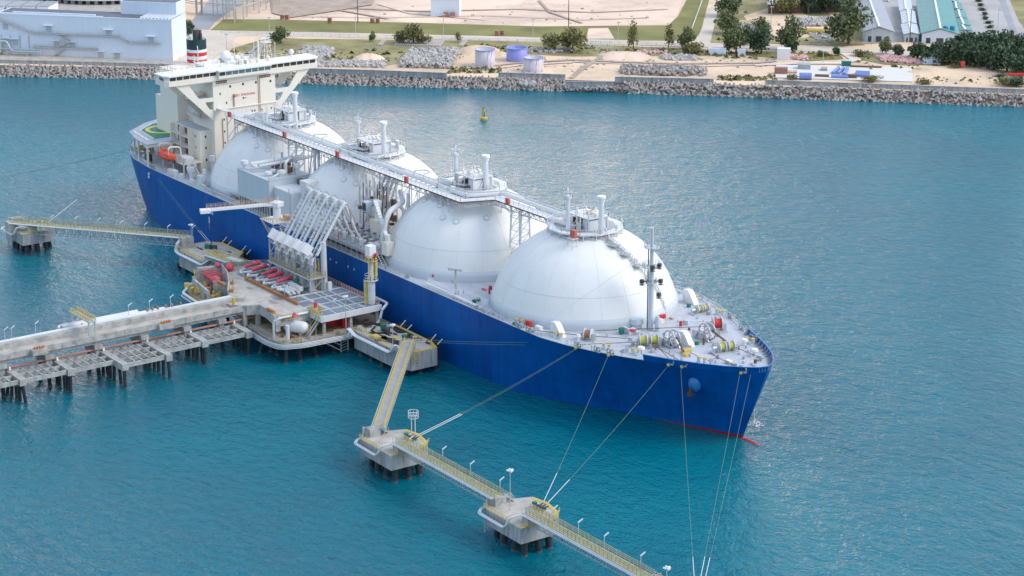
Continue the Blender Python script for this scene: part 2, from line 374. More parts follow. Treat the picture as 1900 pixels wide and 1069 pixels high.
# bulbous bow, just breaking the surface
mb = MB(); prof = [(56.6, .7), (58.5, .95), (61, .85), (63.2, .6), (64.8, .32), (65.7, .02)]
vs = []
for x, r in prof:
    for k in range(12): vs.append((x, r*.8*math.cos(2*PI*k/12), -.62+r*math.sin(2*PI*k/12)))
mb.add(vs, [(i*12+k, i*12+(k+1) % 12, (i+1)*12+(k+1) % 12, (i+1)*12+k) for i in range(5) for k in range(12)], True)
mb.build('bulbous_bow', M['red_paint'], ship)
mk('anchor_rust', (.07, .035, .03), .8, var=.4, scale=2)
# anchors in their bolsters
for sgn in (-1, 1):
    x0, y0, z0 = 50.8, 8.9*sgn, 12.3
    mb = MB(); mb.sphere((x0-.5, y0-.75*sgn, z0+.2), 1.6, 12, 1.3); mb.build('anchor_bolster', M['hull_blue_light'], ship)
    a = MB(); a.cyl((x0-.3, y0+.6*sgn, z0-.6), (x0+.1, y0+1.3*sgn, z0-2.0), .4, n=8); a.sphere((x0+.1, y0+1.1*sgn, z0-2.1), .75, 8, .7); a.cyl((x0-.5, y0+1.1*sgn, z0-2.1), (x0-.8, y0+1.2*sgn, z0-1.1), .22, .1, 6); a.cyl((x0+.8, y0+1.0*sgn, z0-2.1), (x0+1.1, y0+1.1*sgn, z0-1.1), .22, .1, 6)
    a.build('anchor', M['anchor_rust'], ship)

# ------------------------------------------------------------------ tank covers
def sphz(dx, dy): return TC+math.sqrt(max(0, TR*TR-dx*dx-dy*dy))
mk('seam', (.60, .60, .585, 1), .6)
for k in range(4):
    cx = -SP*k
    prof = [(math.sqrt(TR*TR-(z-TC)**2), z) for z in [19.1+(35.2-19.1)*math.sin(PI/2*i/30) for i in range(31)]]
    prof += [(math.sqrt(TR*TR-(z-TC)**2) if z < TC+TR-.001 else .01, z) for z in (35.4, 35.55, 35.7, 35.8, 35.845, 35.85)]
    mb = MB(); mb.lathe(prof, cx, 0, 96); dome = mb.build('tank_cover', M['tank_white'], ship)
    mb = MB(); mb.lathe([(22.3, F-.05), (22.3, 17.8), (21.95, 19.05), (21.7, 19.1)], cx, 0, 96); mb.build('skirt', M['skirt_grey'], dome)
    mb = MB()
    for z in (23.7,): r = math.sqrt(TR*TR-(z-TC)**2)+.012; mb.lathe([(r+.0, z-.05), (r+.03, z), (r-.03, z+.06)], cx, 0, 96)
    for i in range(20):
        a = 2*PI*(i+.5)/20; pv = None
        for z in [19.1+(34.5-19.1)*math.sin(PI/2*q/16) for q in range(17)]:
            r = math.sqrt(TR*TR-(z-TC)**2)+.005; p = (cx+r*math.cos(a), r*math.sin(a), z)
            if pv: mb.bar(pv, p, .05, .05)
            pv = p
    mb.build('weld_seam', M['seam'], dome)

def mast_cap(mb, x, y, z0, z1, r):
    mb.cyl((x, y, z0), (x, y, z1-1.4), r, n=12); mb.cyl((x, y, z1-1.4), (x, y, z1-.6), r*1.25, n=12); mb.cyl((x, y, z1-.55), (x, y, z1), r*1.75, r*1.6, 14); mb.cyl((x, y, z1-.8), (x, y, z1-.4), r*.7, n=8)
    for a in (.5, 2.6, 4.7): mb.bar((x+math.cos(a)*2.4, y+math.sin(a)*2.4, z0-1), (x, y, z0+3.6), .16)
    mb.bar((x+r+.25, y, z0), (x+r+.25, y, z1-2), .1); mb.bar((x-r-.25, y+.2, z0), (x-r-.25, y+.2, z1-2), .08)
mR = [(7.8, -1.3, 44.5), (5.4, .6, 44.2), (8.6, -1.8, 45), (11.5, -3.2, 45.6)]
mL = [(1.2, -6.0, 44.6), (-4.6, -1.6, 43.8), (-5.8, -.8, 43.2), (4.2, -8.3, 42.6)]
PZ = 35.6
for k in range(4):
    cx = -SP*k
    pf = MB(); ring = [(cx+9.1*math.cos(2*PI*(i+.5)/12), 9.1*math.sin(2*PI*(i+.5)/12)) for i in range(12)]
    pf.prism(ring, PZ-.35, PZ); plat = pf.build('dome_platform', M['bridge_white'], ship)
    g = MB(); inner = [(cx+7.4*math.cos(2*PI*(i+.5)/12), 7.4*math.sin(2*PI*(i+.5)/12)) for i in range(12)]; g.prism(inner, PZ+.01, PZ+.03); g.build('platform_grating', M['steel_grey'], plat)
    r = MB(); rail(r, [(p[0], p[1], PZ) for p in ring], 1.15, 1.6, .08, 2, True); r.build('platform_rail', M['white_paint'], plat)
    l = MB()
    for i in range(18):
        a = 2*PI*i/18; x, y = 8.9*math.cos(a), 8.9*math.sin(a); l.bar((cx+x, y, PZ-.3), (cx+x, y, sphz(x, y)-.1), .16)
        a2 = 2*PI*(i+1)/18; l.bar((cx+x, y, PZ-.4), (cx+8.9*math.cos(a2), 8.9*math.sin(a2), sphz(x, y)+.2), .09)
    l.build('platform_support', M['white_paint'], plat)
    # shelter over the dome fittings
    h = MB(); hx, hy, hr = 4.2, 3.0, 38.6; ox, oy = cx+1.2, -.2+(1.2 if k == 3 else 0)
    h.bb(ox-hx, ox+hx, oy-hy, oy+hy, hr-.25, hr); h.bb(ox+hx-2.8, ox+hx-.3, oy-hy+.5, oy-hy+3.2, PZ, hr-.6); h.bb(ox-.2, ox+hx-.4, oy+.8, oy+hy-.3, PZ, hr-.25)
    for sx in (-1, 0, 1):
        for sy in (-1, 1): h.bar((ox+sx*(hx-.2), oy+sy*(hy-.2), PZ), (ox+sx*(hx-.2), oy+sy*(hy-.2), hr-.2), .22)
    for sx in (-1, -.5): h.bar((ox+sx*hx, oy-hy+.2, PZ), (ox+(sx+.5)*hx, oy-hy+.2, hr-.3), .12)
    dh = h.build('deck_house', M['white_paint'], ship)
    v = MB()
    for q in range(5): x, y = ox-1+rnd.random()*4.6, oy-2+rnd.random()*4; v.cyl((x, y, hr), (x, y, hr+.7), .28); v.cyl((x, y, hr+.6), (x, y, hr+1.05), .62, .45)
    for q in range(4): x, y = ox-3+rnd.random()*3, oy-2.4+rnd.random()*5; v.tube(bend([(x, y, hr), (x, y, hr+1.1), (x+.7, y-.5, hr+1.1), (x+.7, y-.5, hr+.4)], .3), .16, 6)
    v.build('roof_vent', M['cream_paint'], dh)
    r = MB(); rail(r, [(ox-hx, oy-hy, hr), (ox+hx, oy-hy, hr), (ox+hx, oy+hy, hr), (ox-hx, oy+hy, hr)], 1, 1.6, .06, 2, True); r.build('roof_rail', M['white_paint'], dh)
    e = MB()
    for q in range(7):
        x, y = ox-hx+.4+rnd.random()*4.8, oy-hy+.6+rnd.random()*3; e.cyl((x, y, PZ), (x, y, PZ+1.2+rnd.random()), .18+.2*rnd.random(), n=8); e.tube(bend([(x, y, PZ+.8), (x+1.4, y, PZ+.8), (x+1.4, y-.9, PZ+.8), (x+1.4, y-.9, PZ)], .3), .14, 6)
    e.build('dome_valves', M['rusty_steel'], ship)
    e = MB()
    for q in range(10):
        a = rnd.random()*2*PI; rr = 3+rnd.random()*4.6; x, y = cx+rr*math.cos(a), rr*math.sin(a); hh = .5+rnd.random()*1.3; e.box((x, y, PZ+hh/2), (.5+rnd.random()*.7, .5+rnd.random()*.7, hh), rnd.random()*3)
    for q in range(4):
        y = -5.5+q*.55; e.tube(bend([(cx-8, y, PZ+.7), (cx-1+q, y, PZ+.7), (cx-1+q, y+3, PZ+.7), (cx+2, y+3, PZ+.7)], .5), .13+.03*q, 6)
    e.build('dome_piping', M['pipe_white'], ship)
    # vent masts
    x, y, zt = mR[k]; mb = MB(); mast_cap(mb, cx+x, y, PZ-.2, zt, .62); mb.build('vent_mast', M['bridge_white'], ship)
    x, y, zt = mL[k]; mb = MB(); mb.cyl((cx+x, y, PZ-1), (cx+x, y, zt-1.2), .48 if k < 3 else .2, n=12); mb.bar((cx+x+.75, y, PZ-1), (cx+x+.75, y, zt-.6), .12)
    if k < 3:
        mb.cyl((cx+x, y, zt-1.3), (cx+x, y, zt-.7), .85, n=12)
        rail(mb, [(cx+x+1.1*math.cos(a*PI/3), y+1.1*math.sin(a*PI/3), zt-.9) for a in range(6)], 1, 1, .07, 2, True)
        mb.bar((cx+x, y, zt-1), (cx+x, y, zt+1.2), .12); mb.bar((cx+x-1.3, y-.8, zt), (cx+x+1.3, y+1.4, zt), .09)
        mb.tube([(cx+x, y, PZ+.5), (cx+x+1.7, y+1.2, PZ+1), (cx+x+1.7, y+1.2, zt-3)], .12)
    mb.build('vent_mast', M['bridge_white'], ship)
    # hose cabinet and pull-down boxes
e = MB(); e.bar((2.8, -2.6, 38.6), (2.8, -2.6, 44), .08); e.bar((2.2, -2.6, 42.4), (3.4, -2.6, 42.4), .06); e.build('antenna', M['white_paint'], ship)

# stair down the forward dome
mb = MB(); pts = []
for i in range(26):
    t = i/25; ang = math.radians(12 + 30*t); r = 8.8+13.3*t; a2 = math.radians(-4+26*t)
    x, y = r*math.cos(a2)*.995, r*math.sin(a2); z = TC+math.sqrt(max(1, TR*TR-min(r, 22.35)**2)); pts.append(Vector((x, y, z+.25)))
for p, q in zip(pts, pts[1:]):
    d = Vector((-(q-p).y, (q-p).x, 0)).normalized()*.5
    mb.bar(p-d, q-d, .16); mb.bar(p+d, q+d, .16); mb.bar(p, p+d*1.6, .12)
    for s_ in (-1, 1): mb.bar(p+d*s_, p+d*s_+Vector((0, 0, 1)), .06); mb.bar(p+d*s_+Vector((0, 0, 1)), q+d*s_+Vector((0, 0, 1)), .07)
for i in (4, 9, 14, 19): mb.box(pts[i]+Vector((.3, -.3, 0)), (2.6, 2.0, .18), .3); rail(mb, [pts[i]+Vector(o) for o in ((1.6, -1.3, 0), (-1, -1.3, 0), (-1, .7, 0))], 1, 1, .07)
mb.build('dome_stair', M['galvanised'], ship)

# ------------------------------------------------------------------ catwalk along the dome tops
cw = [(-149.5, -10.1), (-36.0, -10.1), (-32.9, -1.8), (-6.5, -1.8)]
W = 2.9
mb = MB(); rl = MB(); un = MB(); pp = MB(); tn = MB()
def offs(pl, d):
    out = []
    for i, p in enumerate(pl):
        a = Vector(pl[i-1]) if i else None; c = Vector(pl[i+1]) if i < len(pl)-1 else None; v = Vector(p)
        ds = [((v-a).normalized() if a else None), ((c-v).normalized() if c else None)]; ns = [Vector((q.y, -q.x)) for q in ds if q]
        nn = sum(ns, Vector((0, 0))).normalized(); k = 1/max(.5, nn.dot(ns[0])); out.append(tuple(v+nn*d*k))
    return out
A, Bq = offs(cw, W/2), offs(cw, -W/2)
mb.prism(A+Bq[::-1], PZ-.45, PZ-.25)
cat = mb.build('catwalk', M['bridge_white'], ship)
for l_ in (A, Bq): rail(rl, [(p[0], p[1], PZ-.25) for p in l_], 1.15, 2, .08, 3)
rl.build('catwalk_rail', M['white_paint'], cat)
for i in range(3):
    a, c = cw[i], cw[i+1]; lattice(un, (a[0], a[1], PZ-.5), (c[0], c[1], PZ-.5), W*.93, 1.1, 2.4, .11)
un.build('catwalk_truss', M['galvanised'], cat)
O2 = offs(cw, W/2+.05)
for a, c in zip(O2, O2[1:]): tn.bar((a[0], a[1], PZ-.38), (c[0], c[1], PZ-.38), .14, .3)
tn.build('catwalk_girder', M['rusty_steel'], cat)
for j, (o, r_, zz) in enumerate([(-2.0, .28, .1), (-2.8, .36, .15), (-3.7, .22, .1), (-4.3, .18, .4)]):
    l_ = offs(cw, o); pp.tube(bend([(p[0], p[1], PZ+zz) for p in l_], 1.5), r_, 8)
for i in range(52):
    x = -148+i*2.2
    if x < -37: pp.bar((x, -8.6, PZ-.4), (x, -5.4, PZ-.4), .15); pp.bar((x, -5.6, PZ-.4), (x, -5.6, PZ+.9), .1)
pp.build('catwalk_pipes', M['pipe_white'], cat)
# loading of pipe rack with expansion loops
ex = MB()
for x in (-130, -112, -84, -62):
    ex.tube(bend([(x, -7.3, PZ+.2), (x, -7.3, PZ+1.6), (x+1, -4.6, PZ+1.6), (x+3.4, -4.6, PZ+1.6), (x+4.4, -7.3, PZ+1.6), (x+4.4, -7.3, PZ+.2)], .6), .2, 6)
ex.build('expansion_loops', M['pipe_white'], cat)
# legs from the catwalk to pads on the domes
lg = MB(); pd = MB(); pr_ = MB()
for k in range(4):
    cx = -SP*k
    for dx in (-14.5, -11, -7.5, -4, -.5, 3, 6.5, 10, 13.5):
        if k == 0: continue
        for yy in (-11.5, -8.6):
            y = yy; x = cx+dx
            if k == 1 and dx > 9: y = yy+8.2
            if k == 3 and dx < -9: continue
            if dx*dx+y*y > 21.5**2: continue
            zs = sphz(dx, y)
            if zs > PZ-1: continue
            lg.bar((x, y, PZ-.5), (x, y, zs), .17)
            if yy < -11:
                y2 = y-1.6 if (int(dx) % 2) else y; x2 = x+(3.4 if int(dx) % 3 == 0 else 0)
                if (x2-cx)**2+y2*y2 < 21**2: lg.bar((x, y, PZ-1.6), (x2, y2, sphz(x2-cx, y2)), .12); x, y, zs = x2, y2, sphz(x2-cx, y2)
                nrm = Vector((x-cx, y, zs-TC)).normalized(); p = Vector((x, y, zs)); pd.cyl(p-nrm*.1, p+nrm*.10, .85, n=16); pr_.cyl(p+nrm*.1, p+nrm*.16, .6, n=12)
lg.build('catwalk_leg', M['white_paint'], cat); pd.build('support_pad', M['skirt_grey'], cat); pr_.build('pad_plate', M['tank_white'], cat)
# lattice towers standing between the domes
for k, x in enumerate((-SP*.5, -SP*1.5, -SP*2.5)):
    mb = MB(); y0 = -1.8 if k == 0 else -10.1
    for sx in (-2.2, 2.2):
        for sy in (-1.5, 1.5):
            mb.bar((x+sx, y0+sy, F+(8 if k == 0 else 0)), (x+sx*.9, y0+sy*.8, PZ-.6), .32)
        for q in range(6):
            za = F+q*3.2; mb.bar((x+sx, y0-1.5, za), (x+sx, y0+1.5, za+3.2), .14); mb.bar((x+sx, y0-1.5, za), (x+sx, y0+1.5, za), .14)
    for sy in (-1.5, 1.5):
        for q in range(6): za = F+q*3.2; mb.bar((x-2.2, y0+sy, za), (x+2.2, y0+sy, za+3.2), .14); mb.bar((x+2.2, y0+sy, za), (x-2.2, y0+sy, za), .14)
    for q in range(5): mb.bar((x+(-1)**q*2.2, y0-1.5, PZ-2), (x+(-1)**q*(5+q), y0-1.5, PZ-.6), .14)
    mb.build('pipe_tower', M['white_paint'], ship)
# red hose cabinets on the catwalk
for px, py in ((428, 212), (526, 250), (631, 285), (753, 333), (943, 373)):
    x = P(px, py, PZ+.6).x; y = -11.75 if x < -36 else -3.4
    mb = MB(); mb.bb(x-.62, x+.62, y-.3, y+.3, PZ-.1, PZ+1.3); c = mb.build('hose_cabinet', M['hose_red'], ship)
    d = MB(); d.bar((x-.6, y-.34, PZ+1.3), (x+.6, y-.34, PZ+1.3), .1); d.bar((x, y-.34, PZ), (x, y-.34, PZ+1.3), .08); d.build('door_frame', M['red_paint'], c)
mb = MB(); mb.bb(5.5, 7.2, -8.6, -7.8, PZ-.3, PZ+1.5); mb.build('hose_cabinet', M['hose_red'], ship)
mb = MB(); mb.bb(5.2, 7.4, -9.3, -7.6, PZ-.5, PZ-.32)
for x, y in ((5.4, -9.1), (7.2, -9.1), (5.4, -7.8), (7.2, -7.8)): mb.bar((x, y, PZ-.4), (x, y, sphz(x, y)), .14)
mb.build('cabinet_stand', M['white_paint'], ship)
# pipes falling between domes 2 and 3 to the manifold
mb = MB()
for i in range(4): mb.tube(bend([(-70-1.4*i, -5.5, PZ), (-70-1.4*i, -7-.5*i, 33), (-70-1.4*i, -12-i, 22), (-70-1.3*i, -17, 19.8)], 1.5), .38, 8)
mb.tube(bend([(-66, -9, 31), (-58.5, -13, 30.5), (-56, -19, 29.5), (-55, -21.5, 24), (-55, -21.5, 21.2), (-60, -21.5, 20.3)], 1.6), .7, 10)
mb.tube(bend([(-72, -2, 30), (-68, -9, 28), (-57, -12.5, 27), (-57, -12.5, 33)], 1.6), .45, 10)
mb.build('cargo_riser_pipes', M['pipe_white'], ship)
mb = MB()
for i in range(16): x, y = -76+rnd.random()*10, -16+rnd.random()*8; mb.box((x, y, 21+rnd.random()*9), (.4+rnd.random(), .4+rnd.random(), .5+2*rnd.random()), rnd.random()*3)
for i in range(8): x, y = -76+rnd.random()*10, -16+rnd.random()*6; mb.bar((x, y, 19), (x+rnd.random()*2, y, 33), .2)
mb.build('pipe_bay_fittings', M['rusty_steel'], ship)
mb = MB()
for i in range(4):
    z = 21+i*3.4; mb.bb(-77, -69, -14.6, -12.6, z, z+.12); rail(mb, [(-77, -14.6, z), (-69, -14.6, z)], 1, 2, .07)
for x in (-77, -73, -69): mb.bar((x, -14.6, F), (x, -14.6, 34), .3); mb.bar((x, -12.6, F), (x, -12.6, 34), .3)
mb.build('pipe_bay_frame', M['white_paint'], ship)

# ------------------------------------------------------------------ manifold deck
mb = MB(); MZ = 19.4; mb.bb(-92, -55.5, -24.35, -14, MZ-.35, MZ); md = mb.build('manifold_deck', M['deck_grey'], ship)
mb = MB()
for i in range(15): x = -91.5+i*2.55; mb.bar((x, -24.1, F), (x, -24.1, MZ-.3), .22)
mb.bar((-92, -24.2, MZ-.55), (-55.5, -24.2, MZ-.55), .3, .5)
mb.build('deck_stanchions', M['galvanised'], md)
mb = MB(); rail(mb, [(-92, -24.2, MZ), (-55.5, -24.2, MZ), (-55.5, -17, MZ)], 1.2, 1.3, .09, 3); mb.build('manifold_rail', M['white_paint'], md)
mb = MB(); mb.bb(-91, -58, -21.5, -15, F+.05, F+2.2); mb.build('under_deck_box', M['dark_steel'], md)  # dark box filling the gap under the raised manifold deck
mb = MB(); mb.tube([(-55.2, -23.2, MZ), (-52.2, -23.2, F)], .12); mb.tube([(-55.2, -22.2, MZ), (-52.2, -22.2, F)], .12)
for i in range(7): t = (i+.5)/7; mb.bar((-55.2+3*t, -23.2, MZ-2.9*t), (-55.2+3*t, -22.2, MZ-2.9*t), .25, .06)
mb.build('deck_ladder', M['white_paint'], md)
mb = MB(); vb = MB(); rb = MB(); bb_ = MB()
for i in range(9):
    x = -84+i*3.0; r_ = .36
    mb.tube(bend([(x, -14, MZ+1.3), (x, -21.9, MZ+1.3), (x, -22.3, MZ+.9)], .5), r_, 9); mb.cyl((x, -22.0, MZ+1.2), (x, -22.7, MZ+1.2), r_*1.7, n=12)
    vb.box((x, -19, MZ+1.3), (1.1, .8, 1.1)); vb.cyl((x, -19, MZ+1.4), (x, -19, MZ+2.7), .18); bb_.cyl((x, -19, MZ+2.7), (x, -19, MZ+2.95), .5, n=10)
    rb.cyl((x, -16.8, MZ+.9), (x, -16.8, MZ+2.5), .3, n=8); rb.bar((x+1.3, -20.8, MZ), (x+1.3, -20.8, MZ+1.6), .22); rb.cyl((x+.5, -21.2, MZ+1.3), (x+.5, -21.5, MZ+1.3), .65, n=10)
    vb.box((x+1.4, -17.4, MZ+.5), (.8, 1.2, 1)); vb.bar((x-.8, -20.2, MZ), (x-.8, -20.2, MZ+1.1), .3)
mb.tube(bend([(-86, -15, MZ+1.3), (-58.5, -15, MZ+1.3), (-56.5, -18, MZ+1.3), (-56.5, -22, MZ+1.3)], 1), .5, 10)
mb.build('manifold_pipes', M['pipe_white'], md); vb.build('manifold_valves', M['galvanised'], md); rb.build('valve_actuators', M['brown_pipe'], md); bb_.build('valve_wheels', M['clutter_blue'], md)
# provision derrick by dome 2 and its boom
mb = MB(); mb.cyl((-64.5, -17, MZ), (-64.5, -17, 29.5), 1.0, .8, 14); mb.bb(-66, -63, -18.5, -15.5, MZ, MZ+6); h = mb.build('hose_crane', M['cream_paint'], ship)
mb = MB(); mb.bar((-64.5, -17.6, 30), (-52.5, -21.8, 23.6), .9, .8); mb.bb(-65.6, -63.8, -17.6, -16.2, 29.2, 30.2)
for q in range(12): t = q/12; p = Vector((-64.5, -17.6, 30.5)).lerp(Vector((-52.5, -21.8, 24.1)), t); mb.box(p, (.18, 1.0, .25), -.34)
mb.build('crane_boom', M['bridge_white'], h)
mb = MB(); mb.bb(-68.4, -66.4, -19.2, -17.4, 27, 29.6); mb.build('crane_cab', M['house_grey'], h); mb = MB(); mb.bb(-68.2, -66.6, -19.24, -19.2, 27.3, 29.2); mb.build('cab_window', M['dark_green'], h)
mb = MB(); mb.bb(-54, -51.6, -22.6, -20.4, MZ, MZ+3.4); mb.cyl((-52.8, -21.5, MZ+3.4), (-52.8, -21.5, MZ+5.2), .7); mb.build('boom_rest', M['cream_paint'], ship)

# ------------------------------------------------------------------ cargo machinery house
mb = MB(); mb.bb(-125.5, -108, -24.1, -11.2, 19.9, 27.3); mh = mb.build('machinery_house', M['house_grey'], ship)
mb = MB(); mb.bb(-125.6, -107.9, -24.2, -11.1, 27.3, 27.42); mb.build('roof', M['skirt_grey'], mh)
mb = MB()
for i in range(13): x = -125+i*1.4; mb.bar((x, -23.9, F), (x, -23.9, 19.9), .35)
mb.build('house_stanchions', M['galvanised'], mh)
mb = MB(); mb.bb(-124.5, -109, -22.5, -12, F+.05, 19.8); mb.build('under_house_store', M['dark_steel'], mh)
mb = MB(); mb.bb(-108, -98.5, -22.6, -11.5, F, 25.6); mb.bb(-98.5, -95, -20, -12, F, 29); mb.cyl((-99.6, -22.7, F), (-99.6, -22.7, 27), .18); mb.build('motor_room', M['white_paint'], ship)
mb = MB()
def vent(mb, x, y, z, r=.7, h=1.3): mb.cyl((x, y, z), (x, y, z+h), r*.6, n=10); mb.cyl((x, y, z+h*.75), (x, y, z+h+.5), r, r*.9, 12)
vent(mb, -124, -22.6, 27.4, 1.1, 1.8); vent(mb, -119.5, -21.8, 27.4, .8); vent(mb, -113, -21.4, 27.4, 1.1, .7); vent(mb, -110.6, -18.5, 27.4, 1.3, 1.2); vent(mb, -110, -14, 27.4, .9, 2.4); vent(mb, -114.5, -19, 27.4, .9, .6)
mb.build('roof_vents', M['white_paint'], mh)
mb = MB()
mb.tube(bend([(-121.5, -22, 29), (-118, -12, 29.8), (-117, -8, 30)], 1), .7, 10); mb.tube(bend([(-117.5, -21.5, 29.2), (-114, -12, 30.4), (-113, -7, 31)], 1), .45, 10)
mb.tube(bend([(-111, -17, 27.4), (-111, -17, 31), (-114, -14, 31), (-114, -10, 31)], .8), .4, 8); mb.tube(bend([(-110, -20, 28.4), (-108.4, -23, 28), (-108.2, -23.4, 25)], .5), .25, 8)
mb.build('roof_pipes', M['pipe_white'], mh)
mb = MB()
for i in range(14): x, y = -121+rnd.random()*12, -19+rnd.random()*7; mb.box((x, y, 28+rnd.random()*.6), (.4+rnd.random()*1.3, .4+rnd.random(), 1.2), rnd.random()*3)
mb.bb(-107, -105, -16, -14.5, 25.6, 27)
mb.build('roof_machinery', M['rusty_steel'], mh)
mb = MB()
for i in range(10): x, y = -120+rnd.random()*11, -18+rnd.random()*6; mb.cyl((x, y, 27.4), (x+rnd.random()-.5, y, 29+rnd.random()*3), .12+rnd.random()*.2, n=6)
for x in (-106, -103.8): mb.bar((x, -10.8, F), (x, -10.8, 35), .55); mb.bar((x, -13, F+9), (x-1, -10.8, 35), .28)
mb.build('roof_posts', M['galvanised'], mh)
rl = MB(); rail(rl, [(-125.4, -24, 27.4), (-108.1, -24, 27.4), (-108.1, -11.4, 27.4)], 1, 1.8, .07); rl.build('roof_rail', M['white_paint'], mh)
mb = MB(); mb.tube(bend([(-164, -19, 20), (-163, -20.5, 19.4), (-161.5, -20.3, 17.4), (-160.6, -19, 16.8)], 1), .3, 7); mb.tube(bend([(-178, -16.5, 19.2), (-164.4, -16.5, 19.2), (-163, -18.3, 19.2)], .8), .25, 7); mb.build('deck_pipes', M['pipe_white'], ship)
# ------------------------------------------------------------------ accommodation
XF = -165.0
mb = MB()
mb.bb(-178, XF, -9.9, 10.9, F, 43.8); mb.bb(-178.5, XF+.35, -9.9, 11.3, 34.7, 34.95)
hs = mb.build('accommodation_block', M['cream_paint'], ship)
mb = MB(); mb.bb(-182.5, -167.6, -13.6, -9.9, F, 28.6); mb.bb(-182.5, -167.6, 10.9, 14.6, F, 28.6)
mb.bb(-184, -178, -7, 8, F, 38); lo = mb.build('lower_deckhouse', M['cream_paint'], ship)
mb = MB(); mb.bb(-182.6, -167.5, -13.7, -9.9, 28.6, 28.7); mb.bb(-182.6, -167.5, 10.9, 14.7, 28.6, 28.7); mb.build('deckhouse_roof', M['deck_grey'], lo)
# side galleries
mb = MB(); rl = MB()
for z in (19.6, 22.7, 25.8): mb.bb(-183, -171.5, -15.3, -13.6, z, z+.18); rail(rl, [(-183, -15.2, z+.18), (-171.5, -15.2, z+.18)], 1.1, 1.6, .08, 3)
for z in (31.8, 34.9): mb.bb(-177.5, -169, -12.4, -9.9, z, z+.18); rail(rl, [(-177.5, -12.3, z+.18), (-169, -12.3, z+.18), (-169, -9.9, z+.18)], 1.1, 1.6, .08, 3)
mb.bb(-181, -174, -12.8, -9.9, 37.6, 37.8)
for x in (-171.5, -177, -183): mb.bb(x-.15, x+.15, -15.3, -13.6, F, 28.5)
mb.build('side_gallery', M['cream_paint'], lo); rl.build('gallery_rail', M['white_paint'], lo)
mb = MB()
for z in (19.8, 22.9, 26):
    for x in (-180.5, -176, -173.2): mb.bb(x-.7, x+.7, -13.66, -13.55, z, z+2.1)
mb.build('gallery_recess', M['rusty_steel'], lo)
# portholes
def win(y, z, w=.42, h=.6, x=XF, par=None): a = MB(); a.bb(x-.02, x+.03, y-w/2, y+w/2, z-h/2, z+h/2); a.build('window', M['window_dark'], par or hs)
for y, z in ((-7.6, 39.4), (-4.2, 41.2), (.1, 41.4), (4.4, 41.4), (9.3, 41.2)): win(y, z, .6 if y > -6 else .4, .7)
for y, z in ((-6.6, 31.6), (-6.6, 28), (-6.6, 24.6), (-6.6, 21.4), (6.1, 32.9), (9.3, 33), (2.8, 33), (3.7, 33), (-5.6, 36.5), (8.8, 30.2)): win(y, z)
for z in (26.6, 23.2, 19.6): win(-11.6, z, .5, .7, -167.6, lo); win(12.6, z, .5, .7, -167.6, lo)
for z in (26.6, 23.2, 19.6): a = MB(); a.bb(-170.4, -169.9, -13.63, -13.58, z-.35, z+.35); a.build('window', M['window_dark'], lo)
for y0, y1, z0, z1 in ((-8.9, -5.2, 42.4, 43.5), (5.7, 9.3, 42.5, 43.6)):
    a = MB(); a.bb(XF-.02, XF+.04, y0, y1, z0, z1); o = a.build('opening', M['rusty_steel'], hs); a = MB()
    for q in range(4): a.bar((XF+.08, y0+(y1-y0)*(q+.5)/4, z0), (XF+.08, y0+(y1-y0)*(q+.5)/4, z0+.6), .07)
    a.bar((XF+.08, y0, z0+.5), (XF+.08, y1, z0+.5), .07); a.build('opening_rail', M['white_paint'], o)
mb = MB(); mb.tube([(XF+.2, -3.2, 38.2), (XF+.2, -3.2, 35.1)], .14); mb.cyl((XF+.2, -3.1, 38.3), (XF+.5, -2.9, 38.5), .5); mb.build('hose_reel', M['brown_pipe'], hs)
mb = MB()
for y in (5.1, 5.6): mb.bar((XF+.12, y, 43.3), (XF+.12, y, 30), .1)
mb.bar((XF+.1, -9.8, 42.0), (XF+.1, 5.1, 43.0-.6), .06)
mb.bar((XF+.15, -7.2, 32), (XF+.15, -7.2, 20), .13)
mb.build('wall_pipes', M['brown_pipe'], hs)
def text(body, size, loc, rot, material, name, parent=None, ext=.02, **kw):
    cu = bpy.data.curves.new(name, 'FONT'); cu.body = body; cu.size = size; cu.extrude = ext; cu.align_x = 'CENTER'; cu.align_y = 'CENTER'
    cu.space_character = kw.get('sp', 1.1)
    t = bpy.data.objects.new(name, cu); COL.objects.link(t)
    dg = bpy.context.evaluated_depsgraph_get(); me = bpy.data.meshes.new_from_object(t.evaluated_get(dg)); bpy.data.objects.remove(t)
    me.materials.clear(); me.materials.append(M[material]); o = bpy.data.objects.new(name, me); COL.objects.link(o)
    o.rotation_euler = rot; o.location = Vector(loc)-(wloc(parent) if parent else Vector()); o.parent = parent; return o
text('NO SMOKING', 1.02, (XF+.05, .6, 38.25), (R(90), 0, R(90)), 'red_paint', 'lettering', hs)
mb = MB(); mb.bb(XF, XF+.06, -.2, .35, 37.0, 37.5); mb.bb(XF, XF+.06, .6, 1.2, 37.15, 37.3); mb.build('nameplate', M['window_dark'], hs)
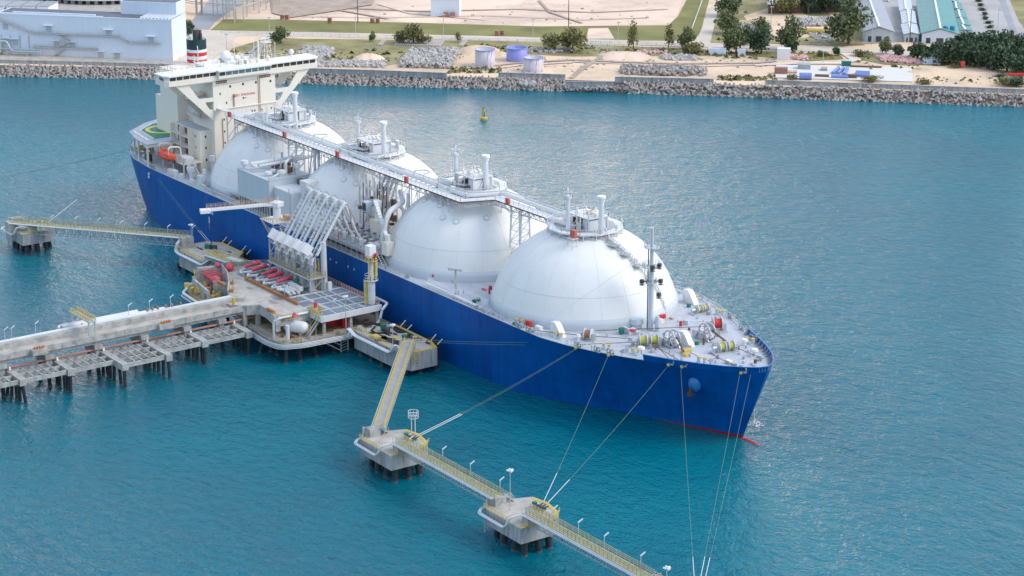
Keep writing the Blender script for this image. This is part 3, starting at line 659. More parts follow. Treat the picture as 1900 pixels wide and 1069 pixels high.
# navigation bridge
mb = MB()
mb.prism([(XF+.6, -24.2), (XF-.4, -25.3), (-171, -25.3), (-171, 25.8), (XF-.4, 25.8), (XF+.6, 24.8)], 43.5, 45.05)
mb.prism([(XF+.4, -24.0), (XF-.5, -25.1), (-170.8, -25.1), (-170.8, 25.6), (XF-.5, 25.6), (XF+.4, 24.6)], 45.05, 46.25)
mb.bb(-178, -170.9, -8.5, 9.6, 43.75, 46.4)
mb.bb(XF+.5, XF+1.6, -8.6, 8.8, 44.2, 46.25)
nb = mb.build('navigation_bridge', M['cream_paint'], ship)
mb = MB(); mb.prism([(XF+.9, -24.4), (XF-.4, -25.6), (-171.3, -25.6), (-171.3, -9), (-178.4, -9), (-178.4, 10), (-171.3, 10), (-171.3, 26.1), (XF-.4, 26.1), (XF+.9, 25), (XF+.9, 9.2), (XF+2, 8.9), (XF+2, -8.7), (XF+.9, -9)], 46.25, 46.7); mb.build('bridge_roof', M['bridge_white'], nb)
ys = [(-23.9+i*2.16) for i in range(7)]+[(9.4+i*2.2) for i in range(7)]
for y in ys: a = MB(); a.bb(XF+.38, XF+.44, y+.1, y+2.0, 45.1, 46.1); a.build('window', M['window_dark'], nb)
for i in range(8): y = -8.5+i*2.16; a = MB(); a.bb(XF+1.58, XF+1.65, y+.1, y+2.0, 45.05, 46.05); a.build('window', M['window_blue' if i else 'window_dark'], nb)
a = MB(); a.bb(XF-3.6, XF-1, -25.16, -25.08, 45.1, 46.1); a.build('window', M['window_blue'], nb)
# wing brackets with cut-outs
for sgn, c in ((-1, .5), (1, .5)):
    def q(y, z): return (c+sgn*abs(y), z)
    mb = MB()
    o = [q(10.3, 43.6), q(22.4, 43.6), q(10.3, 31.6)]
    strip = [q(22.4, 43.6), q(20.0, 43.6), q(11.2, 35.2), q(10.3, 34.6), q(10.3, 31.6), q(11, 32.2)]
    t = .35
    def plate(poly, x0=XF-.5, x1=XF):
        n_ = len(poly); vs = [(x0, y, z) for y, z in poly]+[(x1, y, z) for y, z in poly]
        mb.add(vs, [tuple(range(n_)), tuple(range(2*n_-1, n_-1, -1))]+[(i, i+n_, (i+1) % n_+n_, (i+1) % n_) for i in range(n_)])
    for xx in (XF-.5, XF-8):
        if xx != XF-.5: x0, x1 = xx, xx+.5
        else: x0, x1 = XF-.5, XF
        plate([q(22.6, 43.55), q(18.4, 43.55), q(15.2, 38.9), q(13.0, 37.4), q(12.2, 35.9), q(11.4, 35.1), q(10.3, 34.9), q(10.3, 31.4)], x0, x1)
        plate([q(10.3, 38.6), q(14.9, 38.6), q(13.5, 37.4), q(10.3, 37.4)], x0+.02, x1-.02)
        plate([q(10.3, 43.5), q(18.4, 43.5), q(18, 43.1), q(10.3, 43.1)], x0+.04, x1-.04)
    mb.build('wing_bracket', M['cream_paint'], nb)
    mb = MB(); a, d = q(10.3, 0)[0], q(15.2, 0)[0]; mb.bb(XF-8, XF-.4, min(a, d), max(a, d), 38.1, 38.3); a, d = q(10.3, 0)[0], q(12.3, 0)[0]; mb.bb(XF-8, XF-.4, min(a, d), max(a, d), 34.7, 34.9); mb.build('gallery_floor', M['deck_grey'], nb)
mb = MB()
for i in range(10): y = -16.5+i*.7; mb.cyl((-169-.2*i, y, 38.3), (-169-.2*i, y, 39.2+.4*(i % 3)), .4, n=8)
mb.build('gallery_lockers', M['cream_paint'], nb)
# gear on the bridge roof
mb = MB(); rz = 46.7
for x, y, r_ in ((-169, 19, .8), (-173, -1, 1.6), (-170, 1, .9), (-169, -20.5, .4)): mb.cyl((x, y, rz), (x, y, rz+1), .3, n=8); mb.sphere((x, y, rz+1.2+r_*.5), r_, 12)
mb.build('radome', M['bridge_white'], nb)
mb = MB()
for x, y, h_ in ((-168.5, -24, 1.8), (-168, -20.6, 2.2), (-168, -14, 4.5), (-172, -6, 4.2), (-174, 2.5, 6), (-172, 8, 6.5), (-170, 14, 5), (-168.5, 21.5, 1.6)): mb.bar((x, y, rz), (x, y, rz+h_), .12); mb.bar((x, y-.5, rz+h_*.9), (x, y+.5, rz+h_*.9), .08)
for sx in (-1, 1):
    for sy in (-1, 1): mb.bar((-172+sx*1.3, 12+sy*1.3, rz), (-172+sx*.9, 12+sy*.9, rz+4.8), .16)
for z in (1.6, 3.2, 4.8): rail(mb, [(-173.3, 10.7, rz+z), (-170.7, 10.7, rz+z), (-170.7, 13.3, rz+z), (-173.3, 13.3, rz+z)], .7, 1, .09, 1, True)
mb.bb(-173.4, -170.6, 10.6, 13.4, rz+4.75, rz+4.9); mb.bar((-172, 12, rz+4.8), (-172, 12, rz+7.8), .14); mb.bar((-172, 10.4, rz+6), (-172, 13.6, rz+6), .25)
mb.cyl((-171.5, 9.2, rz), (-171.5, 9.2, rz+5.5), .35, n=8)
for i in range(24): x, y = -176+rnd.random()*9, -7+rnd.random()*20; mb.box((x, y, rz+.5), (.3+rnd.random()*.6, .3+rnd.random(), 1+rnd.random()*.6), rnd.random()*3)
mb.build('signal_masts', M['cream_paint'], nb)
rl = MB(); rail(rl, [(XF-.5, -25, rz), (-171, -25.2, rz), (-171, -9.5, rz), (-178, -9.5, rz), (-178, 9.8, rz), (-171, 9.8, rz), (-171, 25.6, rz), (XF-.5, 25.4, rz)], 1.1, 1.8, .07, 2); rl.build('roof_rail', M['cream_paint'], nb)
# engine casing and funnel
mb = MB(); mb.bb(-195.0, -184.0, -12, 12.6, F, 43.2); mb.bb(-198.4, -195.0, -12, 12.6, F, 34.3); mb.bb(-184.0, -178, -8.6, 9.6, F, 41.4)
cs = mb.build('engine_casing', M['cream_paint'], ship)
mb = MB(); mb.bb(-186.8, -185.2, -12.06, -11.98, 37.6, 39.6); mb.build('louvre', M['rusty_steel'], cs)
mb = MB(); rail(mb, [(-194.9, -11.9, 43.2), (-184.2, -11.9, 43.2), (-184.2, 12.4, 43.2)], 1.1, 1.8, .08); rail(mb, [(-198.3, -11.9, 34.3), (-195.1, -11.9, 34.3)], 1.1, 1.5, .08); mb.build('casing_rail', M['brown_pipe'], cs)
fx, fy = -192.2, -.6
def oval(a, b_, z0, z1, n_=28, sc=1.0):
    m_ = MB(); p0 = [(fx+a*math.cos(2*PI*i/n_), fy+b_*math.sin(2*PI*i/n_)) for i in range(n_)]
    m_.prism(p0, z0, z1); return m_
fn = oval(3.05, 2.95, 42, 47.9).build('funnel', M['cream_paint'], ship)
oval(3.07, 2.97, 47.9, 50.9).build('funnel_top', M['dark_green'], fn)
for z0, z1, mt in ((43.9, 44.9, 'red_paint'), (44.9, 45.9, 'bridge_white'), (45.9, 47.0, 'red_paint'), (47.0, 47.9, 'bridge_white')): oval(3.1, 3.0, z0, z1).build('funnel_band', M[mt], fn)
for dx, dy, h_, r_, mt in ((-.5, .2, 2.7, .95, 'dark_steel'), (-1, 1.9, 2.3, .5, 'rusty_steel'), (.9, -2.2, 1.2, .55, 'pipe_white'), (.8, 1.2, 1.6, .4, 'dark_steel')):
    a = MB(); a.cyl((fx+dx, fy+dy, 50.7), (fx+dx, fy+dy, 50.9+h_), r_, n=14); a.cyl((fx+dx, fy+dy, 50.9+h_), (fx+dx, fy+dy, 50.91+h_), r_*.8, n=14); a.build('exhaust_pipe', M[mt], fn)
a = MB(); a.tube(bend([(fx+3.6, fy-1.6, 43), (fx+3.9, fy-1.6, 48.4), (fx+3.6, fy-1.6, 49.4)], .5), .13); rail(a, [(fx+3.9, fy-3.5, 43.2), (fx+3.9, fy+3.5, 43.2)], 1.1, 1, .08); a.build('funnel_ladder', M['bridge_white'], fn)
# poop awning deck, helideck
mb = MB(); mb.prism([(-181, -24.3), (-181, -13.7), (-184.3, -13.7), (-184.3, 13.7), (-181, 13.7), (-181, 24.3), (-190, 23.4), (-200, 20.6), (-207.5, 12), (-211, 4), (-211, -4), (-207.5, -12), (-200, -20.6), (-190, -23.4)], 23.0, 23.4); ad = mb.build('awning_deck', M['deck_grey'], ship)
mb = MB()
for x, y in ((-181.3, -23.9), (-190, -22.6), (-199, -19.6), (-206, -11.5), (-181.3, 23.9), (-190, 22.6), (-199, 19.6), (-206, 11.5), (-181.3, -16)): mb.bar((x, y, F), (x, y, 23), .5)
mb.bb(-182, -181, -24.3, -13.7, 22.3, 23); mb.build('awning_pillars', M['cream_paint'], ad)
hel = [(-187.5, -21.3), (-200.0, -19.5), (-206.6, -11.3), (-209.6, -3.5), (-209.6, 3.5), (-206.6, 11.3), (-200, 19.5), (-187.5, 21.3)]
hp = [(-186.2, -19.3), (-198.8, -17.6), (-205.0, -10.6), (-207.8, -3), (-207.8, 3), (-205, 10.6), (-198.8, 17.6), (-186.2, 19.3)]
mb = MB(); mb.prism(hp, 23.42, 23.5); hd = mb.build('helideck', M['helideck_green'], ship)
mb = MB()
for a, c in zip(hp, hp[1:]): mb.bar((a[0], a[1], 23.52), (c[0], c[1], 23.52), .45, .06)
mb.build('helideck_line', M['bridge_white'], hd)
mb = MB(); ci = [(-196+5*math.cos(2*PI*i/40), -11+5.0*math.sin(2*PI*i/40)) for i in range(40)]
for i in range(40): a, c = ci[i], ci[(i+1) % 40]; mb.bar((a[0], a[1], 23.53), (c[0], c[1], 23.53), 1.3, .05)
mb.build('helideck_circle', mat('helideck_yellow', (.85, .68, .10), .6), hd)
mb = MB(); out = [(p[0]*1.0+(p[0]+190)*.11, p[1]*1.13) for p in hp]
for i, (a, c) in enumerate(zip(hp, hp[1:])):
    o1, o2 = out[i], out[i+1]; mb.add([(a[0], a[1], 23.3), (c[0], c[1], 23.3), (o2[0], o2[1], 23.45), (o1[0], o1[1], 23.45)], [(0, 1, 2, 3)]); mb.bar((o1[0], o1[1], 23.45), (o2[0], o2[1], 23.45), .15)
mb.build('safety_net', M['galvanised'], hd)

# ------------------------------------------------------------------ deck machinery
def winch(name, x, y, z, rz, drums=2, dr='rope_yellow', big=1.0, label=None):
    t = bpy.data.objects.new(name, None); COL.objects.link(t); t.parent = ship; t.location = Vector((x, y, z))-Vector(ship.location); t.rotation_euler = (0, 0, rz)
    def put(mb, nm, mt):
        me = bpy.data.meshes.new(nm); me.from_pydata(mb.v, [], mb.f); me.polygons.foreach_set('use_smooth', mb.s); me.materials.append(M[mt]); o = bpy.data.objects.new(nm, me); COL.objects.link(o); o.parent = t
    b_ = MB(); d = MB(); g = MB(); s_ = big
    L_ = drums*2.1*s_+2
    b_.bb(-L_/2, L_/2, -1.3*s_, 1.3*s_, 0, .25)
    for i in range(drums):
        xx = -L_/2+1.6+i*2.3*s_
        d.cyl((xx, 0, 1.35*s_), (xx+1.5*s_, 0, 1.35*s_), .85*s_, n=16)
        for q in (0, 1.5*s_): g.cyl((xx+q-.07, 0, 1.35*s_), (xx+q+.07, 0, 1.35*s_), 1.25*s_, n=18)
        for q in (-.35, 1.5*s_+.3): b_.box((xx+q, 0, .75*s_), (.22, 1.6*s_, 1.4*s_))
    b_.cyl((-L_/2, 0, 1.3*s_), (-L_/2+1.1, 0, 1.3*s_), .45*s_, n=12); b_.box((L_/2-.6, 0, .9), (1.1, 1.3, 1.6)); b_.cyl((-L_/2+.5, 0, 1.35*s_), (L_/2, 0, 1.35*s_), .16, n=8)
    put(b_, 'winch_frame', 'galvanised'); put(d, 'rope_drum', dr); put(g, 'drum_flange', 'pipe_white'); return t
zf = dz(48)
winch('mooring_winch', 47.6, 2.4, zf, R(78), 2, 'rope_yellow', .95)
winch('mooring_winch', 34.0, -8.6, dz(34), R(62), 2, 'rope_yellow', 1.1)
winch('mooring_winch', 22.5, 17.0, dz(22), R(88), 2, 'rope_yellow', .8)
winch('mooring_winch', 34.6, 11.3, dz(34), R(62), 1, 'red_paint', 1.3)
winch('mooring_winch', 22.6, -16.6, F, R(35), 1, 'brown_pipe', 1.05)
winch('mooring_winch', -199, -16.5, F, R(60), 2, 'rope_yellow', 1.0); winch('mooring_winch', -202, 6, F, R(90), 2, 'rope_yellow', 1.0)
# windlasses: cable lifter wheel, white hood, chain to the hawse
for (x, y, s_) in ((38.0, -4.4, -1), (38.8, 5.2, 1)):
    z = dz(x); mb = MB()
    for q in (-.8, .5):
        mb.tube([(x+q*.25+1.9*math.cos(2*PI*i/24), y+q, z+2.1+1.9*math.sin(2*PI*i/24)) for i in range(24)], .2, 6, True)
        for i in range(4): a = PI*i/4; mb.bar((x+q*.25+1.9*math.cos(a), y+q, z+2.1+1.9*math.sin(a)), (x+q*.25-1.9*math.cos(a), y+q, z+2.1-1.9*math.sin(a)), .16)
    mb.bar((x-.9, y-.9*s_, z), (x, y-.9*s_, z+2.2), .35); mb.bar((x+1.4, y-.9*s_, z), (x, y-.9*s_, z+2.2), .35); mb.bb(x-3.6, x-1.2, y-1, y+1, z, z+1.5); mb.cyl((x-3, y-1.5, z+1.2), (x-3, y+1.5, z+1.2), .8)
    w_ = mb.build('windlass', M['galvanised'], ship)
    mb = MB(); c0 = Vector((x+1.2, y+.2, z+2.6)); c1 = Vector((x+4.6, y+1.0*s_, z+1.0)); c2 = Vector((x+6.3, y+1.6*s_, z+.2))
    for a, c in ((c0, c1), (c1, c2)):
        n_ = int((c-a).length/.4)
        for i in range(n_): mb.box(a.lerp(c, (i+.5)/n_), (.5, .34, .34), .2*s_, R(45)*(i % 2), .45)
    mb.build('anchor_chain', M['rusty_steel'], w_)
    mb = MB(); mb.bb(x+4, x+5.4, y+.2*s_-.9, y+.2*s_+1.4, z, z+.9); mb.cyl((x+6.6, y+1.7*s_, z), (x+6.6, y+1.7*s_, z+.8), .9, .7, 12); mb.build('chain_stopper', M['yellow_rail'], w_)
for x, y, L_ in ((36.6, -1.0, 0), (14.6, -20.2, 1), (13.2, 20.2, 1)):
    z = dz(x); mb = MB(); pr = [(0, 0), (0, 3.0), (1.6, 3.2), (2.4, 2.6), (4.2, .2), (4.2, 0)]
    vs = [(x+p[0], y-.75, z+p[1]) for p in pr]+[(x+p[0], y+.75, z+p[1]) for p in pr]; k = len(pr)
    mb.add(vs, [tuple(range(k)), tuple(range(2*k-1, k-1, -1))]+[(i, i+k, (i+1) % k+k, (i+1) % k) for i in range(k)]); mb.build('stair_hood', M['bridge_white'], ship)
# foremast
mb = MB(); x, y = 25.2, -.3; mb.cyl((x, y, F), (x, y, 30.5), .62, .56, 16); mb.cyl((x, y, 30.5), (x, y, 36), .46, .42, 14); mb.cyl((x, y, 36), (x, y, 40.6), .36, n=12)
for z, r_ in ((36, 1.8), (31.4, 2.1), (27.6, 1.3)): mb.cyl((x, y, z), (x, y, z+.18), r_, n=14); rail(mb, [(x+r_*math.cos(a*PI/4), y+r_*math.sin(a*PI/4), z+.15) for a in range(8)], 1, 1, .07, 2, True)
fm = mb.build('foremast', M['skirt_grey'], ship)
mb = MB(); mb.bar((x-.95, y-.2, F), (x-.95, y-.2, 36), .18); mb.bar((x-1.2, y-1.8, 28), (x+1, y+1.9, 28), .2)
for p in ((x-1.2, y-1.8, 28), (x+1, y+1.9, 28), (x+.9, y+1.5, 24.8), (x+2, y+.6, 32.2), (x+2, y-1.4, 32)): mb.box(p, (.8, .8, .9), .4); mb.box((p[0], p[1], p[2]-.8), (.9, .9, .12))
mb.build('mast_lights', M['dark_steel'], fm)
mb = MB(); mb.bar((x-.5, y, 35), (13.5, -19.3, F+3.4), .055); mb.bar((x-.5, y, 35), (15, 19, F+3), .055); mb.build('stay_wire', M['skirt_grey'], fm)
mb = MB(); mb.cyl((22.2, -2.0, F), (22.2, -2.0, F+1.1), 1.35, n=20); mb.cyl((22.2, -2.0, F+1.1), (22.2, -2.0, F+2.3), 1.75, 1.65, 24)
mb.cyl((26.9, .4, F), (26.9, .4, F+3.1), .62, n=14); mb.cyl((26.9, .4, F+3.1), (26.9, .4, F+3.5), .4, n=10); mb.build('deck_vent', M['house_grey'], ship)
for (x, y, r_) in ((37, -12.6, .85), (46.7, 9.2, .75), (53.6, 6.0, .8), (22, -18.5, .55)):
    z = dz(x); mb = MB(); mb.cyl((x, y, z), (x, y, z+1.0), r_*.6, n=12); mb.cyl((x, y, z+1.0), (x, y, z+1.5), r_, r_*.85, 16); mb.build('deck_vent', M['bridge_white'], ship)
# bollards with yellow tops
for (x, y) in ((50.5, -6.6), (18, -21.2), (30.5, -17.2), (37, -12.5-1.6), (46.5, 11), (26.5, 19.6), (-196, -20), (-172, -22.2), (5, -22.6), (14, 22.2)):
    z = dz(x); mb = MB(); cp = MB()
    for q in (-.75, .75): px_, py_ = x+q*.95, y+q*.35; mb.cyl((px_, py_, z), (px_, py_, z+1.2), .4, n=12); cp.cyl((px_, py_, z+1.2), (px_, py_, z+1.38), .52, n=12)
    mb.bb(x-1.3, x+1.3, y-.6, y+.6, z, z+.12); bo = mb.build('bollard', M['house_grey'], ship); cp.build('bollard_cap', M['yellow_paint'], bo)
# roller fairleads along the edge
FL = []
for (x, y, yel) in ((60.9, -4.0, 1), (49.6, -11.0, 1), (46.8, -12.4, 1), (33.6, -18.6, 1), (25.4, -21.4, 1), (30.5, -19.9, 0), (10.8, -24.1, 0), (6.8, -24.1, 0), (45.5, 13.0, 1), (38, 16.4, 0), (30, 20, 1), (-178, -24, 0), (-203, -18.6, 0)):
    z = dz(x); mb = MB(); mb.bb(x-1, x+1, y-.3, y+.3, z, z+.25)
    for q in (-.62, .62): mb.tube([(x+q+.5*math.cos(2*PI*i/12), y, z+.75+.5*math.sin(2*PI*i/12)) for i in range(12)], .16, 5, True)
    fo = mb.build('fairlead', M['steel_grey'], ship)
    if yel: a = MB(); a.sphere((x, y-.5*(1 if y < 0 else -1), z-.1), .42, 8); a.build('roller', M['yellow_paint'], fo)
# small coloured fittings
def small(px, py, mt, d, name='deck_locker', z=None):
    p = P(px, py, z or F); mb = MB(); mb.bb(p.x-d[0]/2, p.x+d[0]/2, p.y-d[1]/2, p.y+d[1]/2, (z or F), (z or F)+d[2]); return mb.build(name, M[mt], ship)
small(981, 608, 'red_paint', (1.4, .7, 1.6)); small(1229, 596, 'red_paint', (.6, 1.6, 1.6)); small(1000, 612, 'bridge_white', (1.9, 1.0, .9)); small(1153, 620, 'green_paint', (.9, .9, 1.5)); small(1163, 619, 'house_grey', (2.6, .5, 1.4)); small(1174, 619, 'bridge_white', (.9, .9, 1.3)); small(1174, 615, 'red_paint', (1, 1, .5), z=F+1.3)
for a in ((755, 516), (832, 512), (880, 562), (888, 558), (886, 573), (955, 604), (1293, 640), (1278, 570), (1380, 607), (1009, 606)): small(a[0], a[1], 'green_paint', (.7, .7, .8), 'hydrant')
small(803, 514, 'red_paint', (.5, .3, .6), 'lifebuoy_box', F+1.2); small(910, 537, 'red_paint', (.6, .5, .9)); small(908, 545, 'red_paint', (.4, .3, 1.6)); small(898, 538, 'orange_paint', (1.4, .5, .3)); small(874, 563, 'orange_paint', (1.2, .4, .4)); small(1263, 605, 'red_paint', (.5, .5, 1.2)); small(1246, 592, 'orange_rail', (1.1, .5, .4)); small(1226, 600, 'cream_paint', (1.4, 1.2, 1)); small(1352, 673, 'cream_paint', (1.6, 1, .6), z=17.1)
# accommodation ladder stowed at the starboard edge, and its davit post
mb = MB(); mb.bar((-33, -23.2, F+.8), (-9.5, -23.2, F+.5), .8, .22); rail(mb, [(-33, -22.6, F+.9), (-20, -22.6, F+.9), (-20, -21, F+.9), (-9.5, -21, F+.9), (-9.5, -23, F+.9)], 1, 1.6, .09, 3); mb.build('accommodation_ladder', M['bridge_white'], ship)
mb = MB(); mb.bar((-22.5, -21.6, F), (-22.5, -21.6, F+6.4), .35); mb.bar((-24, -22.6, F+6.2), (-21, -20.6, F+6.2), .2)
for q in (-1.4, -.6, .3, 1.2): mb.box((-22.5+q, -21.6+q*.6, F+6.4), (.5, .5, .5))
mb.box((-23, -21.9, F+3.4), (1.4, .4, .9)); mb.build('light_post', M['galvanised'], ship)
# deck seams, pipes and guide lines on the foredeck
mb = MB()
for a, c in (((25, -2, 0), (50, -4, 0)), ((16, -14, 0), (45, 8, 0)), ((8, -21.5, 0), (33, -16.5, 0)), ((22, 4, 0), (30, 18, 0)), ((20, 12, 0), (27, 19, 0))): mb.bar((a[0], a[1], F+.02), (c[0], c[1], dz(c[0])+.02), .35, .05)
mb.build('deck_walkway_lines', M['white_paint'], ship)
mb = MB()
for a, c in (((48.5, -3), (60.5, -4)), ((33.5, -9.5), (25.6, -21.2)), ((33.8, -7), (47, -12.2)), ((34.4, -8.5), (49.6, -10.8)), ((23, -17), (11, -23.8)), ((47.8, 4.5), (58, 4.5)), ((24, -16), (34.3, -4.5)), ((35, 12), (20, -12))): mb.bar((a[0], a[1], dz(a[0])+1.1), (c[0], c[1], dz(c[0])+.6), .12)
mb.build('deck_ropes', M['rusty_steel'], ship)
fit = [('house_grey', 34), ('steel_grey', 26), ('galvanised', 26), ('rusty_steel', 10)]
for mt, k in fit:
    mb = MB(); q = 0
    while q < k:
        x = 22+rnd.random()*38; y = (rnd.random()*2-1)*(23-max(0, x-22)*.52)
        if x*x+y*y < 23.5**2: continue
        q += 1; z = dz(x); h = .3+rnd.random()*.8
        if rnd.random() < .5: mb.cyl((x, y, z), (x, y, z+h), .15+rnd.random()*.25, n=8)
        else: mb.box((x, y, z+h/2), (.3+rnd.random()*.8, .3+rnd.random()*.5, h), rnd.random()*3)
    for c in mb.clusters(): c.build1('deck_fitting', M[mt], ship)
mb = MB()
for i in range(60):
    x = -20+rnd.random()*38; s_ = -1 if rnd.random() < .75 else 1; y = s_*(22.9+rnd.random()*.9)
    if x < 14: mb.box((x, y, F+.3), (.3+rnd.random()*.6, .3, .6))
for c in mb.clusters(): c.build1('deck_fitting', M['galvanised'], ship)
# starboard poop: boat deck, davits, ladders, boxes
mb = MB(); mb.bb(-180, -166, -20, -13.7, 19.4, 19.6); rail(mb, [(-180, -20, 19.6), (-166, -20, 19.6), (-166, -13.7, 19.6)], 1.1, 1.6, .09, 3)
for x in (-179.6, -173, -166.3): mb.bar((x, -19.8, F), (x, -19.8, 19.4), .3)
mb.build('boat_deck', M['cream_paint'], ship)
mb = MB()
for x in (-175.5, -169.5): mb.tube(bend([(x, -18.6, 19.5), (x, -19.2, 24.2), (x, -22.6, 24.6), (x, -23.0, 23.8)], .8), .26, 8); mb.bar((x, -22.9, 23.8), (x, -22.9, 22.4), .1)
dv = mb.build('boat_davits', M['cream_paint'], ship)
for (x0, y0, z0, x1, y1, z1) in ((-166.5, -17.3, 19.5, -160.5, -18.3, F),):
    mb = MB()
    for q in (-.8, .8): mb.bar((x0, y0+q, z0), (x1, y1+q, z1), .3, .6)
    for i in range(14): t = i/14; mb.box((x0+(x1-x0)*t, y0+(y1-y0)*t, z0+(z1-z0)*t), (.35, 1.5, .06))
    mb.build('deck_ladder', M['cream_paint'], ship)
mb = MB()
for (x, y, d) in ((-170, -22.4, (1.6, 1.2, 1.5)), (-166.5, -22.8, (2.2, 1.4, 1.9)), (-163, -22.4, (1.4, 1.4, 1.4)), (-151.5, -21.8, (2, 1.8, 3.2)), (-155.5, -22.8, (2.4, .6, 1.3)), (-148.5, -22.9, (2.4, .5, 1.3)), (-186.5, -21.8, (2, 1.6, 1))): mb.box((x, y, F+d[2]/2), d)
vent(mb, -160.6, -20.3, F, 1.1, 3.0); vent(mb, -164.2, -11.5, F, .9, 4.6); vent(mb, -152, -20.6, F+1, .6, 3.2); vent(mb, -190, -21, F, .6, 1.2); mb.build('poop_lockers', M['white_paint'], ship)
mb = MB()
for i in range(16): x, y = -150+rnd.random()*26, -22.5+rnd.random()*3.5; mb.box((x, y, F+.6), (.4+rnd.random()*1.2, .4+rnd.random()*.8, 1.2), rnd.random()*3)
mb.tube(bend([(-150, -23, F+.8), (-128, -23, F+.8), (-126.5, -20, F+.8)], 1), .28, 7); mb.tube(bend([(-152, -21, F+1.6), (-128, -21.8, F+1.6)], 1), .22, 7)
mb.build('deck_machinery', M['steel_grey'], ship)
mb = MB()
for i in range(5): mb.bb(-171.6+i*1.05, -171+i*1.05, -18.7, -16.2, 19.6, 21.2)
mb.build('raft_canisters', M['bridge_white'], ship)
mb = MB(); mb.box((-188, -20.4, F+1.1), (2.0, 1.4, 2.1)); mb.sphere((-186.2, -21.6, F+1), 1.0, 10); mb.build('rope_reel_cover', M['dark_steel'], ship)
# hull marks: mooring recess rings and draft marks
for (px, py) in ((276, 323), (276, 328.5), (394, 396)):
    v = DIR*FPX + RGT*(px-950) - UPV*(py-534.5); t = (-24.42-CAM.y)/v.y; p = CAM+v*t
    mb = MB(); mb.cyl((p.x, -24.3 if p.x > -165 else -24.2, p.z), (p.x, -24.5, p.z), .5, n=12); mb.build('recess_ring', M['house_grey'], ship)
for (px, py, h_) in ((388, 404, 3.4),):
    v = DIR*FPX + RGT*(px-950) - UPV*(py-534.5); t = (-24.42-CAM.y)/v.y; p = CAM+v*t
    mb = MB(); mb.bb(p.x-.25, p.x+.25, -24.44, -24.38, p.z-1.6, p.z+.2); mb.build('draft_mark', M['bridge_white'], ship); mb = MB(); mb.bb(p.x-.25, p.x+.25, -24.44, -24.38, p.z-3.4, p.z-1.6); mb.build('draft_mark', M['brown_pipe'], ship)
for (px, py) in ((613, 481), (624, 487), (646, 495), (657, 500)):
    v = DIR*FPX + RGT*(px-950) - UPV*(py-534.5); t = (-24.42-CAM.y)/v.y; p = CAM+v*t
    mb = MB(); mb.cyl((p.x, -24.38, p.z), (p.x, -24.46, p.z), .3, n=8); mb.build('hull_plug', M['skirt_grey'], ship)

# lifeboat hanging at the starboard quarter
lb = thing('lifeboat', 'orange enclosed lifeboat hanging in davits at the stern quarter of the gas carrier', 'lifeboat', (-172.5, -21.9, 19.6))
mb = MB(); vs = []; ns = 15; nr = 14
for i in range(ns):
    t = -1+2*i/(ns-1); x = -172.5+4.3*t; w_ = 1.65*(1-abs(t)**3.2)**.6+.02; zb = 20.0+.55*abs(t)**2.5; zt_ = 22.6-.35*abs(t)**2+(.55 if -.85 < t < -.35 else 0)
    for k in range(nr):
        a = 2*PI*k/nr; c_, s_ = math.cos(a), math.sin(a); yy = w_*math.copysign(abs(c_)**.8, c_); zz = (zt_+zb)/2+(zt_-zb)/2*math.copysign(abs(s_)**.9, s_); vs.append((x, -21.9+yy, zz))
mb.add(vs, [(i*nr+k, i*nr+(k+1) % nr, (i+1)*nr+(k+1) % nr, (i+1)*nr+k) for i in range(ns-1) for k in range(nr)], True); mb.build('hull', M['orange_paint'], lb)
mb = MB(); mb.bb(-175.6, -173.6, -22.5, -21.3, 22.7, 23.25); mb.build('conning_hood', M['orange_paint'], lb)
mb = MB()
for x in (-175.2, -174.2, -172.8, -171.4, -170): mb.bb(x-.2, x+.2, -23.45, -23.3, 21.9, 22.2)
mb.build('portlight', M['window_dark'], lb); mb = MB(); mb.tube([(-176.6, -23.0, 21.1), (-174, -23.55, 20.95), (-171, -23.55, 20.95), (-168.6, -23, 21.1)], .12, 5); mb.build('fender_rail', M['red_paint'], lb)
mb = MB(); mb.cyl((-168.6, -21.9, 20.4), (-168.0, -21.9, 20.4), .55, n=10); mb.build('propeller_guard', M['dark_steel'], lb)

mb = MB(); mb.bb(-155, -149.4, -11.6, -3.0, PZ-.4, PZ-.2); mb.bb(-149.4, -144, -4.2, -3.0, PZ-.4, PZ-.2); rail(mb, [(-149.4, -11.5, PZ-.2), (-155, -11.5, PZ-.2), (-155, -3.1, PZ-.2)], 1.1, 1.4, .09, 3); mb.build('catwalk_landing', M['white_paint'], ship)
mb = MB()
for x, y in ((-154.6, -11.2), (-150, -11.2), (-154.6, -3.4), (-150, -3.4)): mb.bar((x, y, F), (x, y, PZ-.4), .26)
for q in range(5): mb.bar((-154.6, -11.2, F+4*q), (-150, -11.2, F+4*q+4), .16); mb.bar((-150, -11.2, F+4*q), (-150, -3.4, F+4*q+4), .14)
mb.bar((-150, -11.2, PZ-3.5), (-146, -11.2, PZ-.6), .2); mb.bar((-165, -8, PZ-.4), (-155, -8, PZ-.4), 2.0, .2); mb.build('landing_tower', M['white_paint'], ship)
